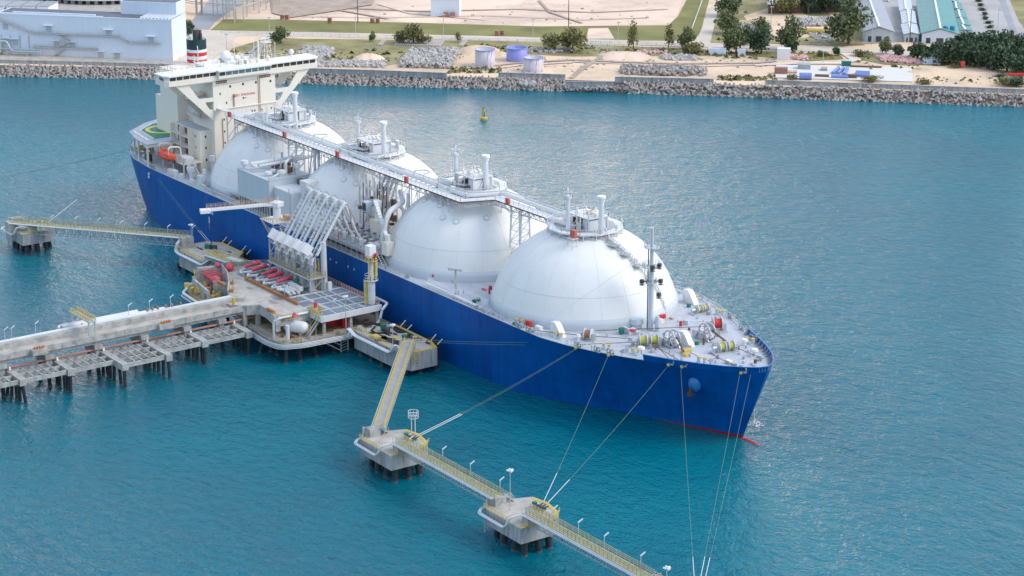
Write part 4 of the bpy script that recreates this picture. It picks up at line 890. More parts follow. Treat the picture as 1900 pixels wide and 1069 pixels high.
# ------------------------------------------------------------------ loading platform
UZ = 10.0; LZ = 5.0
lp = thing('loading_platform', 'two level concrete and steel unloading platform on black piles beside the ship', 'jetty platform', (-66, -44, 0))
conc = [(-64.3, -59.8), (-62, -57.5), (-60.6, -54.4), (-57.2, -54.4), (-49.6, -55.9), (-49.6, -46.4), (-83, -46.2), (-88.6, -40.5), (-93, -38.2), (-95.8, -45.6), (-88.2, -47.9), (-80.3, -51.8), (-73.6, -55.6), (-69, -59.8)]
mb = MB(); mb.prism(conc, UZ-.45, UZ); up = mb.build('upper_slab', M['concrete_deck'], lp)
mb = MB()
for a, c in (((-64.3, -59.6), (-61.9, -57.3)), ((-61.9, -57.3), (-60.4, -54.2)), ((-60.4, -54.2), (-57.2, -54.2)), ((-57.2, -54.2), (-49.4, -55.8)), ((-49.4, -55.8), (-49.4, -46.4))): mb.bar((a[0], a[1], UZ-.9), (c[0], c[1], UZ-.9), .55, 2.5)
mb.bar((-49.4, -55.8, UZ-3.2), (-49.4, -55.8, UZ+.3), 1.2)
for x, y in ((-61, -54.6), (-62.4, -57.6), (-49.8, -46.6), (-57, -50), (-70, -50), (-80, -50)): mb.bb(x-.5, x+.5, y-.5, y+.5, LZ, UZ-.46)
mb.build('parapet', M['concrete'], up)
mb = MB(); mb.prism([(-88.5, -46.2), (-43.9, -46.2), (-43.9, -29.6), (-88.5, -29.6)], UZ-.5, UZ-.06); gd = mb.build('grating_deck', M['grating'], lp)
mb = MB()
for x in (-62.3, -57.6, -53, -48.4, -44.1): mb.bar((x, -46.2, UZ-.02), (x, -29.8, UZ-.02), .3, .12)
for y in (-46.2, -42, -37.8, -33.8, -29.8): mb.bar((-62.3 if y > -45 else -88.5, y, UZ-.02), (-43.9, y, UZ-.02), .26, .12)
mb.bar((-66, -41.5, UZ), (-48.4, -41.5, UZ), .3, .14); mb.bar((-66, -36, UZ), (-44, -36.8, UZ), .26, .14); mb.bar((-62, -46.2, UZ-.02), (-62, -29.8, UZ-.02), .55, .14)
mb.bb(-43.95, -43.5, -46.4, -29.4, UZ-1.3, UZ+.12); mb.bb(-49.2, -43.5, -46.8, -46.3, UZ-1.3, UZ+.1)
mb.build('deck_beams', M['white_paint'], gd)
mb = MB()
for x in (-44.4, -55, -66, -77, -87):
    for y in (-45.6, -38, -30.4): mb.bb(x-.35, x+.35, y-.35, y+.35, LZ, UZ-.5)
mb.build('columns', M['concrete'], lp)
lowp = [(-75, -54.2), (-60, -57.4), (-50, -57.8), (-44.6, -57.0), (-42.6, -53), (-42.4, -36), (-43.2, -27.2), (-90, -27.2), (-96.5, -41), (-98.6, -53), (-93, -57.6), (-79, -58.8), (-75, -57)]
mb = MB(); mb.prism(lowp, LZ-.9, LZ); ls = mb.build('lower_slab', M['brown_deck'], lp)
mb = MB()
for a, c in zip(lowp, lowp[1:]+lowp[:1]): mb.bar((a[0], a[1], LZ-.45), (c[0], c[1], LZ-.45), .3, 1.0)
mb.build('slab_edge', M['concrete_wall'], ls)
# piles: one mesh per pile
pileP = MB(); pileP.cyl((0, 0, -2), (0, 0, 4.2), .52, n=12); pileP.cyl((0, 0, -2), (0, 0, .55), .66, n=12)
def pile(x, y, par, z1=4.2, r=.52, rake=(0, 0), mt='pile_black'):
    mb = MB(); mb.cyl((x+rake[0], y+rake[1], -1.5), (x, y, z1), r, n=10); o = mb.build('pile', M[mt], par)
    c = MB(); f = (z1-.35)/(z1+1.5); c.cyl((x+rake[0], y+rake[1], -1.5), (x+rake[0]*f, y+rake[1]*f, .3), r*1.1, n=10); c.build('pile_collar', M['tide_band'], o); return o
for x, y, rk in ((-57.7, -58.2, (0, -2)), (-54.9, -56, (0, -2.5)), (-54.2, -54, (0, -1.5)), (-51.2, -54.5, (0, -.6)), (-44.9, -55.8, (.5, -.8)), (-44.2, -52.6, (0, 0)), (-44.8, -48.8, (0, 1.5)), (-44.8, -43.5, (0, 1)), (-44.5, -38, (0, 0)), (-44.5, -31, (0, 0)),
                 (-50, -50, (0, 0)), (-50, -43, (0, 0)), (-56, -50, (0, 0)), (-62, -52, (0, 0)), (-68, -53, (0, 0)), (-75, -52, (0, 0)), (-93, -55.5, (0, 0)), (-88, -55.5, (-1, 0)), (-95, -48, (0, 0)), (-50, -34, (0, 0)), (-56, -40, (0, 0)), (-82, -52, (0, 0))): pile(x, y, lp, 4.2, .5, rk)
mb = MB()
for a, c in (((-43.4, -41.5, 4.1), (-43.4, -41.5, .2)), ((-43.4, -39.5, 4.1), (-43.4, -39.5, .2)), ((-43.4, -47, 4.1), (-43.4, -41.5, .6)), ((-43.4, -45, 4.1), (-43.4, -41.5, 2))): mb.bar(a, c, .25)
for q in range(6): mb.bar((-43.4, -41.5, .4+q*.7), (-43.4, -39.5, .8+q*.7), .12)
mb.build('access_ladder', M['galvanised'], lp)
# pipes slung round the lower deck edge
mb = MB()
for j in range(4):
    d = .5+j*.1; z = LZ-j*.32
    mb.tube(bend([(-72, -55.9-d, z), (-60, -57.8-d, z), (-49, -58.8-d*.6, z), (-43.6-.1*j, -57.6-d, z), (-42.0+d*.3, -53, z), (-41.8+d*.4, -46, z), (-41.4+d*.4, -38.6, z)], 2), .14-.01*j, 6)
mb.tube(bend([(-41.6, -38.6, LZ-.2), (-41, -37, LZ-.1), (-40.9, -39.5, LZ+.2), (-40.5, -41, 4.4), (-40.4, -40.9, 6)], .8), .4, 8)
mb.tube(bend([(-42.6, -33, 5.2), (-42.4, -31, 6.2), (-42.2, -30.2, 9.2), (-42.2, -29.2, 10.2), (-43.4, -27.8, 10.2), (-50, -27.6, 10.2)], 1), .34, 9)
mb.tube(bend([(-49.6, -56.6, LZ), (-49.2, -56.8, UZ-.3), (-48.8, -55, UZ+.1), (-48.8, -47.4, UZ+.1)], .9), .32, 9)
mb.build('deck_edge_pipes', M['pipe_white'], lp)
rl = MB()
rail(rl, [(-60, -57.3, LZ), (-44.8, -56.8, LZ), (-42.7, -53, LZ), (-42.5, -36, LZ)], 1.1, 1.5, .08, 3); rail(rl, [(-96, -42, LZ), (-96.6, -54, LZ), (-93.6, -57, LZ), (-88, -56.5, LZ)], 1.1, 1.5, .08, 2); rl.build('lower_rail', M['galvanised'], lp)
rl = MB(); rail(rl, [(-62, -29.8, UZ), (-44.2, -29.8, UZ)], 1.2, 1.3, .1, 3); rail(rl, [(-93, -38.2, UZ), (-88.5, -31, UZ), (-88.5, -29.7, UZ), (-62, -29.7, UZ)], 1.2, 1.3, .08, 3); rl.build('seaward_rail', M['orange_rail'], gd)
rl = MB(); rail(rl, [(-43.8, -46.2, UZ), (-43.8, -30, UZ)], 1.6, 2.0, .11, 1); rail(rl, [(-43.8, -46.4, UZ), (-49.2, -46.4, UZ)], 1.2, 1.4, .08, 3); rl.build('inboard_rail', M['galvanised'], gd)
# brown kerb barrier between slab and grating
mb = MB()
for i in range(34): x = -82+i*.79; mb.bb(x, x+.55, -46.45, -46.05, UZ, UZ+.85)
mb.bb(-82, -55.2, -46.55, -46.4, UZ+.55, UZ+.75); mb.bb(-82, -55.2, -46.55, -46.4, UZ+.1, UZ+.28); mb.build('kerb_barrier', M['orange_barrier'], up)
for px, py in ((503, 581), (411, 530)):
    p = P(px, py, UZ); mb = MB()
    for i in range(4): mb.bb(p.x-1.8+i*.95, p.x-1.8+i*.95+.7, p.y-.3, p.y+.3, UZ+.04, UZ+1)
    tag(mb.build('road_barrier', M['orange_barrier']), 'orange plastic road barrier standing %s of the platform slab' % ('near the front edge' if px > 450 else 'at the pit side'), 'barrier')
# loading lines: U-bends and red surge drums
lines = MB()
for i, x in enumerate((-86.6, -82.9, -78, -74.6, -70.2)):
    y0 = -44.2; z = UZ+.9; r_ = .40
    lines.tube(bend([(x-.9, -36.5, z), (x-.9, y0, z), (x+1.0, y0-1.6, z), (x+1.6, y0+.2, z), (x+1.6, -39, z)], 1.4, 6), r_, 10)
    lines.cyl((x+1.6, -39.6, z), (x+1.6, -40.4, z), r_*1.5, n=12); lines.bar((x-.9, -41, UZ), (x-.9, -41, z), .3); lines.bar((x+1.6, -42, UZ), (x+1.6, -42, z), .3)
    d = MB(); zz = z+1.3; d.cyl((x+.7, -43.9, zz), (x-.4, -40.0, zz), .46, n=14); d.sphere((x+.7, -43.9, zz), .46, 10); d.cyl((x-.4, -40.0, zz), (x-.55, -39.4, zz), .64, n=14); d.cyl((x+.1, -41.8, zz), (x, -41.5, zz), .56, n=12)
    d.build('surge_drum', M['red_pipe'], lp)
    s_ = MB()
    for y, o_ in ((-42.6, .3), (-40.4, -.35)): s_.bar((x+o_, y, UZ), (x+o_, y, zz), .24)
    s_.build('drum_stand', M['galvanised'], lp)
for q in range(3): lines.tube(bend([(-66.8, -44.5+q*1.3, UZ+1), (-63.6, -44.5+q*1.3, UZ+1), (-63.2, -44+q*1.3, UZ+.2)], .5), .42, 8)
for i in range(4): x = -68+i*1.5; lines.cyl((x, -43, UZ), (x, -43, UZ+1.7), .3, n=8); lines.box((x, -41, UZ+1.3), (1.1, 1.3, 1.1), .2)
lines.tube(bend([(-68.5, -44.6, UZ+.9), (-67, -45.4, UZ+.9), (-65.6, -44.2, UZ+.9), (-67, -42.5, UZ+.9), (-64, -40, UZ+.9)], .8), .4, 8)
lines.build('transfer_lines', M['pipe_white'], lp)
mb = MB()
for p in ((-79.6, -42.4), (-67.4, -39.6)): mb.cyl((p[0], p[1], UZ+.6), (p[0], p[1], UZ+2.6), .55, n=12); mb.cyl((p[0]-1, p[1]-.6, UZ+1.2), (p[0]+.8, p[1]+.3, UZ+1.2), .5, n=10)
mb.build('valve_body', M['green_paint'], lp)
mb = MB()
for i in range(26): x, y = -88+rnd.random()*22, -45.6+rnd.random()*6; h = .4+rnd.random()*1.3; mb.box((x, y, UZ+h/2), (.3+rnd.random()*.6, .3+rnd.random()*.6, h), rnd.random()*3)
for i in range(5): x = -84.5+i*4; rail(mb, [(x-1, -45.4, UZ), (x+1, -45.4, UZ), (x+1, -44, UZ)], 1.3, 1, .09)
mb.build('instrument_stands', M['galvanised'], lp)
mb = MB(); mb.box((-60.8, -45.2, UZ+2.6), (3.0, 2.4, .12), .1)
for x, y in ((-62.1, -46.2), (-59.6, -46.1), (-62, -44.2), (-59.6, -44.1)): mb.bar((x, y, UZ), (x, y, UZ+2.6), .15)
mb.build('sun_shelter', M['galvanised'], lp)
# raised steel gallery under the arms
mb = MB(); mb.bb(-82.6, -61.6, -39.2, -34.4, 13.8, 14.05); g = mb.build('arm_gallery', M['olive_grating'], lp)
mb = MB()
mb.bar((-82.6, -39.2, 13.8), (-61.6, -39.2, 13.8), .3, .5); mb.bar((-61.6, -39.2, 13.8), (-61.6, -34.4, 13.8), .3, .4)
for x in (-82.2, -76.5, -71, -66, -61.9):
    for y in (-38.9, -34.8): mb.bar((x, y, UZ), (x, y, 13.8), .34)
mb.bar((-61.8, -38.9, UZ+.2), (-61.8, -34.8, 13.7), .16)
mb.build('gallery_frame', M['galvanised'], g)
mb = MB(); rail(mb, [(-82.5, -34.5, 14.05), (-82.5, -39.1, 14.05), (-61.7, -39.1, 14.05), (-61.7, -34.5, 14.05)], 1.15, 1.2, .09, 3); mb.build('gallery_rail', M['olive_grating'], g)
mb = MB()
for i in range(34): x, y = -82+rnd.random()*19, -38.8+rnd.random()*4; h = .5+rnd.random()*1.8; mb.box((x, y, 14.05+h/2), (.25+rnd.random()*.6, .25+rnd.random()*.5, h), rnd.random()*3)
for i in range(20): x, y = -82+rnd.random()*19, -38.8+rnd.random()*4; mb.tube(bend([(x, y, 14), (x, y, 15+rnd.random()*2), (x+1.2, y+.5, 16), (x+1.2, y+.5, 18)], .4), .1, 5)
mb.build('hydraulic_gear', M['steel_grey'], g)
mb = MB()
for i in range(8): x, y = -82+rnd.random()*19, -38.8+rnd.random()*4; mb.box((x, y, 14.9), (.5, .5, 1.1), rnd.random()*3)
mb.build('control_panels', M['clutter_blue'], g)
# sheltered pit at the shore corner, with pump
mb = MB()
for a, c, z0, z1, t in (((-95.8, -45.8), (-88.2, -48.1), 5, 10.9, .35), ((-88.2, -48.1), (-80.3, -52.0), 5, 10.9, .35), ((-80.3, -52.0), (-73.8, -55.8), 5, 11.1, .4), ((-97.4, -52.6), (-95.8, -45.8), 5, 9.9, .35), ((-86.6, -53.2), (-83.2, -50.6), 5, 9.8, .35), ((-93, -38.2), (-95.8, -45.6), 9.6, 11.1, .35), ((-93.1, -38.2), (-88.6, -36.9), UZ, UZ+1.1, .35)): mb.bar((a[0], a[1], (z0+z1)/2), (c[0], c[1], (z0+z1)/2), t, z1-z0)
mb.bar((-98.2, -51.6, 10.0), (-96.4, -45.4, 10.0), 1.6, .35)
for x, y in ((-96.6, -53.6), (-92.2, -55.0), (-88.2, -55.6), (-83, -56.6)): mb.bb(x-.35, x+.35, y-.35, y+.35, LZ, 8.6)
mb.bar((-93.4, -55.2, 8.4), (-82.6, -56.8, 8.2), .6, 1.2)
mb.build('pit_walls', M['concrete'], lp)
mb = MB(); mb.cyl((-95.8, -50.6, 8.6), (-90.2, -50.9, 8.6), .6, n=12); mb.sphere((-89.6, -50.8, 8.7), 1.3, 12); mb.sphere((-91.4, -45.8, UZ+.9), 1.15, 12); mb.sphere((-96.4, -46.6, UZ+.4), .8, 10)
for q in range(5): mb.bar((-96.4+q*1.4, -51.6, 9.6), (-95.2+q*1.5, -48.4, 10.2), .2)
mb.build('fire_pump', M['red_pipe'], lp)
mb = MB()
for i in range(26): x, y = -96.5+rnd.random()*14, -56+rnd.random()*4.5; mb.box((x, y, LZ+.8+rnd.random()), (.3+rnd.random(), .3+rnd.random(), 1.2), rnd.random()*3)
rail(mb, [(-97.6, -53, 9.4), (-94, -54.6, 9.4)], 1, 1, .12, 3); rail(mb, [(-98.3, -53, LZ), (-92.8, -57.3, LZ), (-79, -58.6, LZ)], 1.1, 1.4, .1, 3)
mb.build('pump_fittings', M['yellow_rail'], lp)
mb = MB()
for i in range(14): x, y = -95.5+rnd.random()*8, -55+rnd.random()*4; mb.box((x, y, LZ+1+rnd.random()*1.5), (.4+rnd.random(), .4+rnd.random(), .8), rnd.random()*3)
mb.build('pump_motor', M['brown_pipe'], lp)
mb = MB(); mb.tube(bend([(-97.6, -41, 6.0), (-99.6, -52.6, 5.9), (-93.4, -58.6, 5.8), (-84, -59.4, 5.8), (-75.8, -57.8, 5.6)], 1), .36, 8); mb.tube(bend([(-98, -42, 5.2), (-100.1, -52.8, 5.2), (-93.4, -59.1, 5.2), (-84, -59.9, 5.2)], 1), .16, 6); mb.build('pit_edge_pipe', M['pipe_white'], lp)
mb = MB(); mb.bar((-95, -44.2, UZ+2.6), (-89.6, -43.2, UZ+2.6), 2.0, .12)
for x in (-94, -90.4): mb.bar((x, -43.8, UZ), (x, -43.8, UZ+2.5), .18)
mb.build('pump_shelter', M['galvanised'], lp)
for a, c in (((-76.4, -53.0), (-74.2, -54.4)), ((-82.4, -49.8), (-80.2, -51.0))):
    mb = MB(); mb.bar((a[0], a[1], UZ+.55), (c[0], c[1], UZ+.55), .5, .9); mb.build('cable_box', M['orange_barrier'], lp)
# horizontal tank below the front of the slab, stairs, yellow guard
mb = MB(); mb.cyl((-54.3, -49.8, 7.0), (-49.4, -46.6, 7.0), 1.75, n=20); mb.sphere((-54.3, -49.8, 7.0), 1.74, 14, 1); mb.sphere((-49.4, -46.6, 7.0), 1.74, 14, 1)
tk = thing('storage_tank', 'white horizontal cylindrical tank on the lower deck of the loading platform', 'tank', (-51.8, -48.2, LZ))
mb2 = MB(); mb2.cyl((-52.5, -55.6, 7.3), (-48.2, -51.6, 7.3), 1.75, n=22); mb2.sphere((-52.5, -55.6, 7.3), 1.73, 14); mb2.sphere((-48.2, -51.6, 7.3), 1.73, 14)
mb2 = MB(); mb2.cyl((-50.8, -51.6, 7.0), (-47.4, -49.6, 7.0), 1.5, n=22); mb2.sphere((-50.8, -51.6, 7.0), 1.48, 14); mb2.sphere((-47.4, -49.6, 7.0), 1.48, 14); mb2.build('shell', M['bridge_white'], tk)
mb = MB()
for q in (.15, .85): p = Vector((-50.8, -51.6, 0)).lerp(Vector((-47, -49.4, 0)), q); mb.box((p.x, p.y, LZ+.7), (.5, 2.6, 1.4), .5)
mb.build('saddle', M['concrete'], tk)
mb = MB()
for i in range(12): t = i/12; mb.box((-45.4, -49.8+4.6*t, UZ-.2-4.6*(1-t)), (1.2, .42, .07))
for sx in (-.6, .6): mb.bar((-45.4+sx, -50.0, LZ+.1), (-45.4+sx, -45.6, UZ-.1), .1, .35); mb.bar((-45.4+sx, -50.0, LZ+1.1), (-45.4+sx, -45.6, UZ+1), .08)
mb.bb(-49.2, -44, -46.9, -45.2, UZ-.2, UZ)
for y in (-49, -47.5): mb.bar((-45, y, LZ), (-45, y, LZ+2+1.2*(y+50)/1.5), .12)
st = mb.build('platform_stair', M['galvanised'], lp); mb = MB()
for sx in (-.62, .62): mb.bar((-45.4+sx, -50.0, LZ+1.15), (-45.4+sx, -45.6, UZ+1.05), .12)
rail(mb, [(-52.5, -55.2, UZ-1), (-48.9, -54.4, UZ-1), (-48.4, -50.5, UZ-1)], 1.6, 1, .1, 4); rail(mb, [(-48.6, -46.9, UZ), (-44.4, -46.9, UZ)], 1.2, 1, .1, 3); rail(mb, [(-44.2, -55, LZ), (-43.2, -52.6, LZ)], 1.1, 1, .1, 3)
rail(mb, [(-43.9, -43, LZ), (-43.1, -40.6, LZ)], 1.1, 1, .1, 3); mb.build('yellow_guard', M['yellow_paint'], st)
mb = MB(); mb.bb(-47, -46.4, -39, -37, LZ, 9.3); mb.bb(-50, -49, -42, -36, LZ, 9.3); mb.build('fire_cabinet', M['red_paint'], lp)
mb = MB(); mb.bb(-47, -44.5, -53.4, -52.6, LZ, LZ+.9)
for i in range(30): x, y = -50+rnd.random()*7, -56+rnd.random()*26; mb.box((x, y, LZ+.25), (.3+rnd.random()*.9, .3+rnd.random()*.7, .5), rnd.random()*3)
mb.build('deck_litter', M['rusty_steel'], lp)
mb = MB(); mb.cyl((-45.3, -55.2, LZ), (-45.3, -55.2, LZ+4.2), .45, n=12); mb.cyl((-46.8, -52.5, UZ-3), (-46.8, -52.5, UZ+2.2), .12, n=6); mb.bar((-47.8, -53.2, UZ+2), (-45.6, -51.6, UZ+2), .1); mb.build('lamp_column', M['white_paint'], lp)
mb = MB(); mb.cyl((-46.5, -52.5, UZ+.6), (-46.5, -52.5, UZ+1.6), .75, .3, n=10); mb.cyl((-48.2, -45.6, UZ+.9), (-48.2, -45.6, UZ+2.6), .35, .5, n=10); mb.bb(-63.7, -63, -61.2, -60.6, UZ, UZ+.02); mb.build('fire_monitor', M['red_pipe'], lp)
mb = MB(); mb.cyl((-48.2, -45.6, UZ), (-48.2, -45.6, UZ+1.2), .9, .5, n=8); rail(mb, [(-50, -46.6, UZ), (-50, -44.6, UZ), (-46.4, -44.6, UZ)], 1.5, 1, .1, 3); mb.cyl((-64.6, -59.2, UZ), (-64.6, -59.2, UZ+2.0), .5, n=6); mb.build('yellow_posts', M['yellow_paint'], lp)
mb = MB()
for p in ((-64, -47.5, 2.6, 1.4), (-61.4, -50, 2.0, 1.2), (-75, -49, 1.4, .8)): mb.add([(p[0]+p[2]*math.cos(a*PI/5), p[1]+p[3]*math.sin(a*PI/5)*(.6 if a % 2 else 1), UZ+.012) for a in range(10)], [tuple(range(10))])
mb.build('oil_stain', mat('stain', (.27, .25, .24), .8), up)

# ------------------------------------------------------------------ loading arms
arm = thing('marine_loader', 'white marine loading arm', 'loading arm', (0, 0, UZ), 'marine loading arms reaching from the platform to the ship')
# local frame: origin at the riser foot, +y towards the ship
mb = MB(); mb.cyl((0, 0, UZ), (0, 0, 18.2), .62, n=14); mb.cyl((0, 0, 17.2), (0, 0, 18.6), .85, n=14); mb.cyl((0, 0, UZ), (0, 0, UZ+.3), 1.1, n=12); mb.build('riser', M['pipe_white'], arm)
piv = Vector((0, .2, 18.3)); ap = Vector((0, 9.3, 31.3)); u = (ap-piv).normalized(); low = piv-u*1.6; nrm = Vector((0, -u.z, u.y))
mb = MB()
for sx in (-.75, .75):
    mb.bar(low+Vector((sx, 0, 0)), ap+Vector((sx, 0, 0)), .26, .34)
for i in range(12): p = low.lerp(ap, i/12); mb.bar(p+Vector((-.75, 0, 0)), p+Vector((.75, 0, 0)), .13)
mb.bar(piv+Vector((-.75, 0, -1.4)), low+Vector((-.75, 0, 0)), .3); mb.bar(piv+Vector((.75, 0, -1.4)), low+Vector((.75, 0, 0)), .3)
mb.build('inboard_frame', M['bridge_white'], arm)
mb = MB(); o = nrm*.55
mb.tube(bend([piv+Vector((1.2, .6, 1)), piv+Vector((1.2, 1.6, 2.6)), ap+Vector((1.2, -.3, .1)), ap+Vector((1.2, .4, .2))], .6), .4, 10)
mb.tube([piv+Vector((-1.05, 1.2, 1.6)), ap+Vector((-1.05, -.6, -.4))], .2, 7)
mb.cyl(ap+Vector((-1.2, 0, 0)), ap+Vector((1.3, 0, 0)), .75, n=14)
mb.build('product_pipe', M['pipe_white'], arm)
mb = MB()
for q in range(14): p = low.lerp(ap, .1+q/16); mb.box(p+nrm*.4+Vector(((rnd.random()-.5)*.9, 0, 0)), (.35, .25, .3+rnd.random()*.5), 0, .9)
mb.tube([ap+Vector((.2, .8*math.cos(a*PI/6), .8*math.sin(a*PI/6)+.6)) for a in range(12)], .08, 5, True); mb.tube([ap+Vector((-.5, .8*math.cos(a*PI/6), .8*math.sin(a*PI/6)+.6)) for a in range(12)], .08, 5, True)
mb.build('control_tubing', M['steel_grey'], arm)
tip = Vector((1.1, 14.2, 20.9)); mb = MB(); a0 = ap+Vector((.5, .3, 0)); a1 = tip+Vector((-.1, -1.4, 2.2))
mb.tube(bend([a0, a1, tip+Vector((0, -.6, 1.2)), tip+Vector((0, -.2, 0)), tip+Vector((0, .6, -.3))], .5), .36, 9)
for q in range(3): p = tip+Vector((0, -.4, .3-q*.6)); mb.cyl(p-Vector((.1, .5, 0)), p+Vector((.1, .5, 0)), .62, n=10)
mb.build('outboard_pipe', M['pipe_white'], arm)
mb = MB(); 
for sx in (-.3, 1.3): mb.bar(ap+Vector((sx, .2, .9)), tip+Vector((sx-.4, -1.0, 2.6)), .1)
mb.bar(ap+Vector((-.3, .4, .2)), tip+Vector((-.6, -1, 2)), .18)
mb.tube([ap+Vector((.9, 1.5, -1.5)), ap+Vector((1.2, 1.9, -4)), ap+Vector((.5, 2.6, -5.4)), ap+Vector((.1, 2.2, -3.5))], .09, 5)
mb.build('outboard_stay', M['brown_pipe'], arm)
mb = MB(); cwp = low-u*1.7+Vector((0, -.6, 2.0)); vs = []
ctr = Vector((-.2, -1.3, 21.0))
mb.box(ctr, (1.15, 2.6, 2.6), 0, R(-38)); mb.box(ctr+Vector((0, .5, -1.9)), (.9, .9, 1.5), 0, R(-34)); mb.bar(ctr, piv+Vector((0, 0, .8)), .7)
mb.build('counterweight', M['bridge_white'], arm)
mb = MB()
for sx in (-.9, .9): mb.bar((sx, -.3, 15), (sx*.7, -.9, 19.6), .22); mb.bar((sx, .6, 15.5), (sx*.7, -.2, 19), .2)
mb.box((0, 0, 16.3), (2.0, 1.6, .5)); mb.tube([(.9, .2, 14), (1.1, .3, 17), (.9, .6, 19)], .2, 6); mb.box((-.9, .5, 17.6), (.6, .6, 1.2)); mb.cyl((-1, -.2, 14.4), (-1, -.2, 16.8), .3, n=8)
mb.build('pivot_gear', M['steel_grey'], arm)
armx = [-64.1, -68.0, -72.2, -76.2, -80.2]
names = ['white loading arm nearest the bow, with the clearest view of its tall riser', 'second loading arm counted from the bow end of the row', 'middle one of the five white loading arms over the platform', 'second loading arm counted from the stern end of the row', 'white loading arm nearest the stern, beside the gangway tower']
for i, x in enumerate(armx[1:], 1): dup(arm, (x, -37.0, UZ), 0, names[i])
arm.location = (armx[0], -37.0, UZ); arm['label'] = names[0]
# second column next to the arms, and the yellow-stained monitor tower
t1 = thing('monitor_tower', 'plain white steel column with yellow ladder standing beside the loading arms', 'tower', (-63.0, -34.2, UZ))
mb = MB(); mb.cyl((-63.0, -34.2, UZ), (-63.0, -34.2, 22.5), .85, .75, 18); mb.build('column', M['pipe_white'], t1)
mb = MB(); mb.bb(-64.4, -63.7, -35.4, -35.0, UZ, UZ+8); mb.bar((-63.4, -35.4, UZ), (-63.4, -35.4, UZ+6), .15); mb.build('ladder', M['yellow_rail'], t1)
mb = MB(); mb.bb(-62, -61.2, -34, -33, UZ, UZ+2.2); mb.build('cabinet', M['bridge_white'], t1)
t2 = thing('monitor_tower', 'white monitor tower with yellow stained ladder and round platforms at the platform corner', 'tower', (-46.0, -30.8, UZ))
mb = MB(); mb.cyl((-46, -30.8, UZ), (-46, -30.8, 16.3), .95, n=18); mb.cyl((-46, -30.8, 16.3), (-46, -30.8, 21.6), .75, n=18); mb.build('column', M['pipe_white'], t2)
for z, r_ in ((16.3, 1.75), (21.4, 1.8)):
    mb = MB(); mb.cyl((-46, -30.8, z-.2), (-46, -30.8, z), r_, n=18); rail(mb, [(-46+r_*.95*math.cos(a*PI/5), -30.8+r_*.95*math.sin(a*PI/5), z) for a in range(10)], 1.2, 1, .09, 2, True); mb.build('round_platform', M['yellow_rail' if z > 20 else 'white_paint'], t2)
mb = MB(); mb.bb(-47.3, -46.3, -32.2, -31.7, UZ, 16.3); mb.bb(-45.4, -44.9, -30.2, -29.6, 16.3, 21.4); mb.bb(-45.5, -45.1, -31.6, -31.3, 16.3, 21.6); mb.build('ladder', M['yellow_rail'], t2)
mb = MB(); mb.bb(-47, -44.9, -31.8, -29.9, 22.0, 25.0); mb.build('monitor_box', M['bridge_white'], t2); mb = MB(); mb.cyl((-44.9, -30.6, 22), (-44.3, -30.4, 23.2), .35, n=8); mb.build('nozzle', M['red_paint'], t2)

# ------------------------------------------------------------------ gangway tower
gt = thing('gangway_tower', 'white gangway tower with lattice base and long orange railed boom over the breasting dolphin', 'gangway', (-87.5, -33.4, UZ))
mb = MB(); gx, gy = -87.5, -33.4
for sx in (-1.6, 1.6):
    for sy in (-1.6, 1.6): mb.bar((gx+sx, gy+sy, UZ), (gx+sx, gy+sy, 20.2), .35)
for q in range(3):
    z = UZ+q*3.4
    for a, c in (((-1.6, -1.6), (1.6, -1.6)), ((1.6, -1.6), (1.6, 1.6)), ((1.6, 1.6), (-1.6, 1.6)), ((-1.6, 1.6), (-1.6, -1.6))): mb.bar((gx+a[0], gy+a[1], z), (gx+c[0], gy+c[1], z+3.4), .2); mb.bar((gx+a[0], gy+a[1], z+3.4), (gx+c[0], gy+c[1], z+3.4), .2)
for a in ((-1.6, -1.6), (1.6, -1.6), (-1.6, 1.6), (1.6, 1.6)): mb.bar((gx+a[0]*.9, gy+a[1]*.9, 18.4), (gx+a[0]*1.9, gy+a[1]*1.9, 22.6), .24); mb.bar((gx+a[0]*.4, gy+a[1]*.4, 18.4), (gx+a[0]*1.9, gy+a[1]*1.9, 22.6), .2)
mb.build('lattice_tower', M['galvanised'], gt)
mb = MB(); mb.bb(gx-3.4, gx+3.4, gy-3.2, gy+3.2, 22.6, 22.85); mb.build('tower_deck', M['cream_paint'], gt); mb = MB(); rail(mb, [(gx-3.4, gy-3.2, 22.85), (gx+3.4, gy-3.2, 22.85), (gx+3.4, gy+3.2, 22.85)], 1.1, 1.2, .09, 2); mb.box((gx+2.2, gy+1.6, 23.6), (1.6, 1.6, 1.3)); mb.build('deck_rail', M['orange_rail'], gt)
mb = MB(); mb.cyl((gx, gy, 22.85), (gx, gy, 26.4), 1.05, n=16); mb.box((gx, gy, 26.9), (2.6, 2.6, 1.2), .4); mb.bar((gx+.8, gy, 27), (gx+.8, gy, 29), .14); mb.build('slewing_post', M['bridge_white'], gt)
bd = Vector((-.34, -.94, 0)).normalized(); s0 = Vector((gx, gy, 27)); s1 = s0+bd*18.2+Vector((0, 0, -.4)); sd = Vector((-bd.y, bd.x, 0))*.65
mb = MB()
for q in (-1, 1): mb.bar(s0+sd*q, s1+sd*q, .2, .55); 
mb.bar(s0+Vector((0, 0, -.2)), s1+Vector((0, 0, -.2)), 1.3, .1); mb.box(s1+bd*.4+Vector((0, 0, -.2)), (2.6, 2.2, .9), math.atan2(bd.y, bd.x)); mb.build('boom', M['bridge_white'], gt)
mb = MB()
for q in (-1, 1): rail(mb, [s0+sd*q+Vector((0, 0, .2)), s1+sd*q+Vector((0, 0, .2))], 1.2, 1.2, .06, 2)
mb.build('boom_rail', M['orange_rail'], gt)

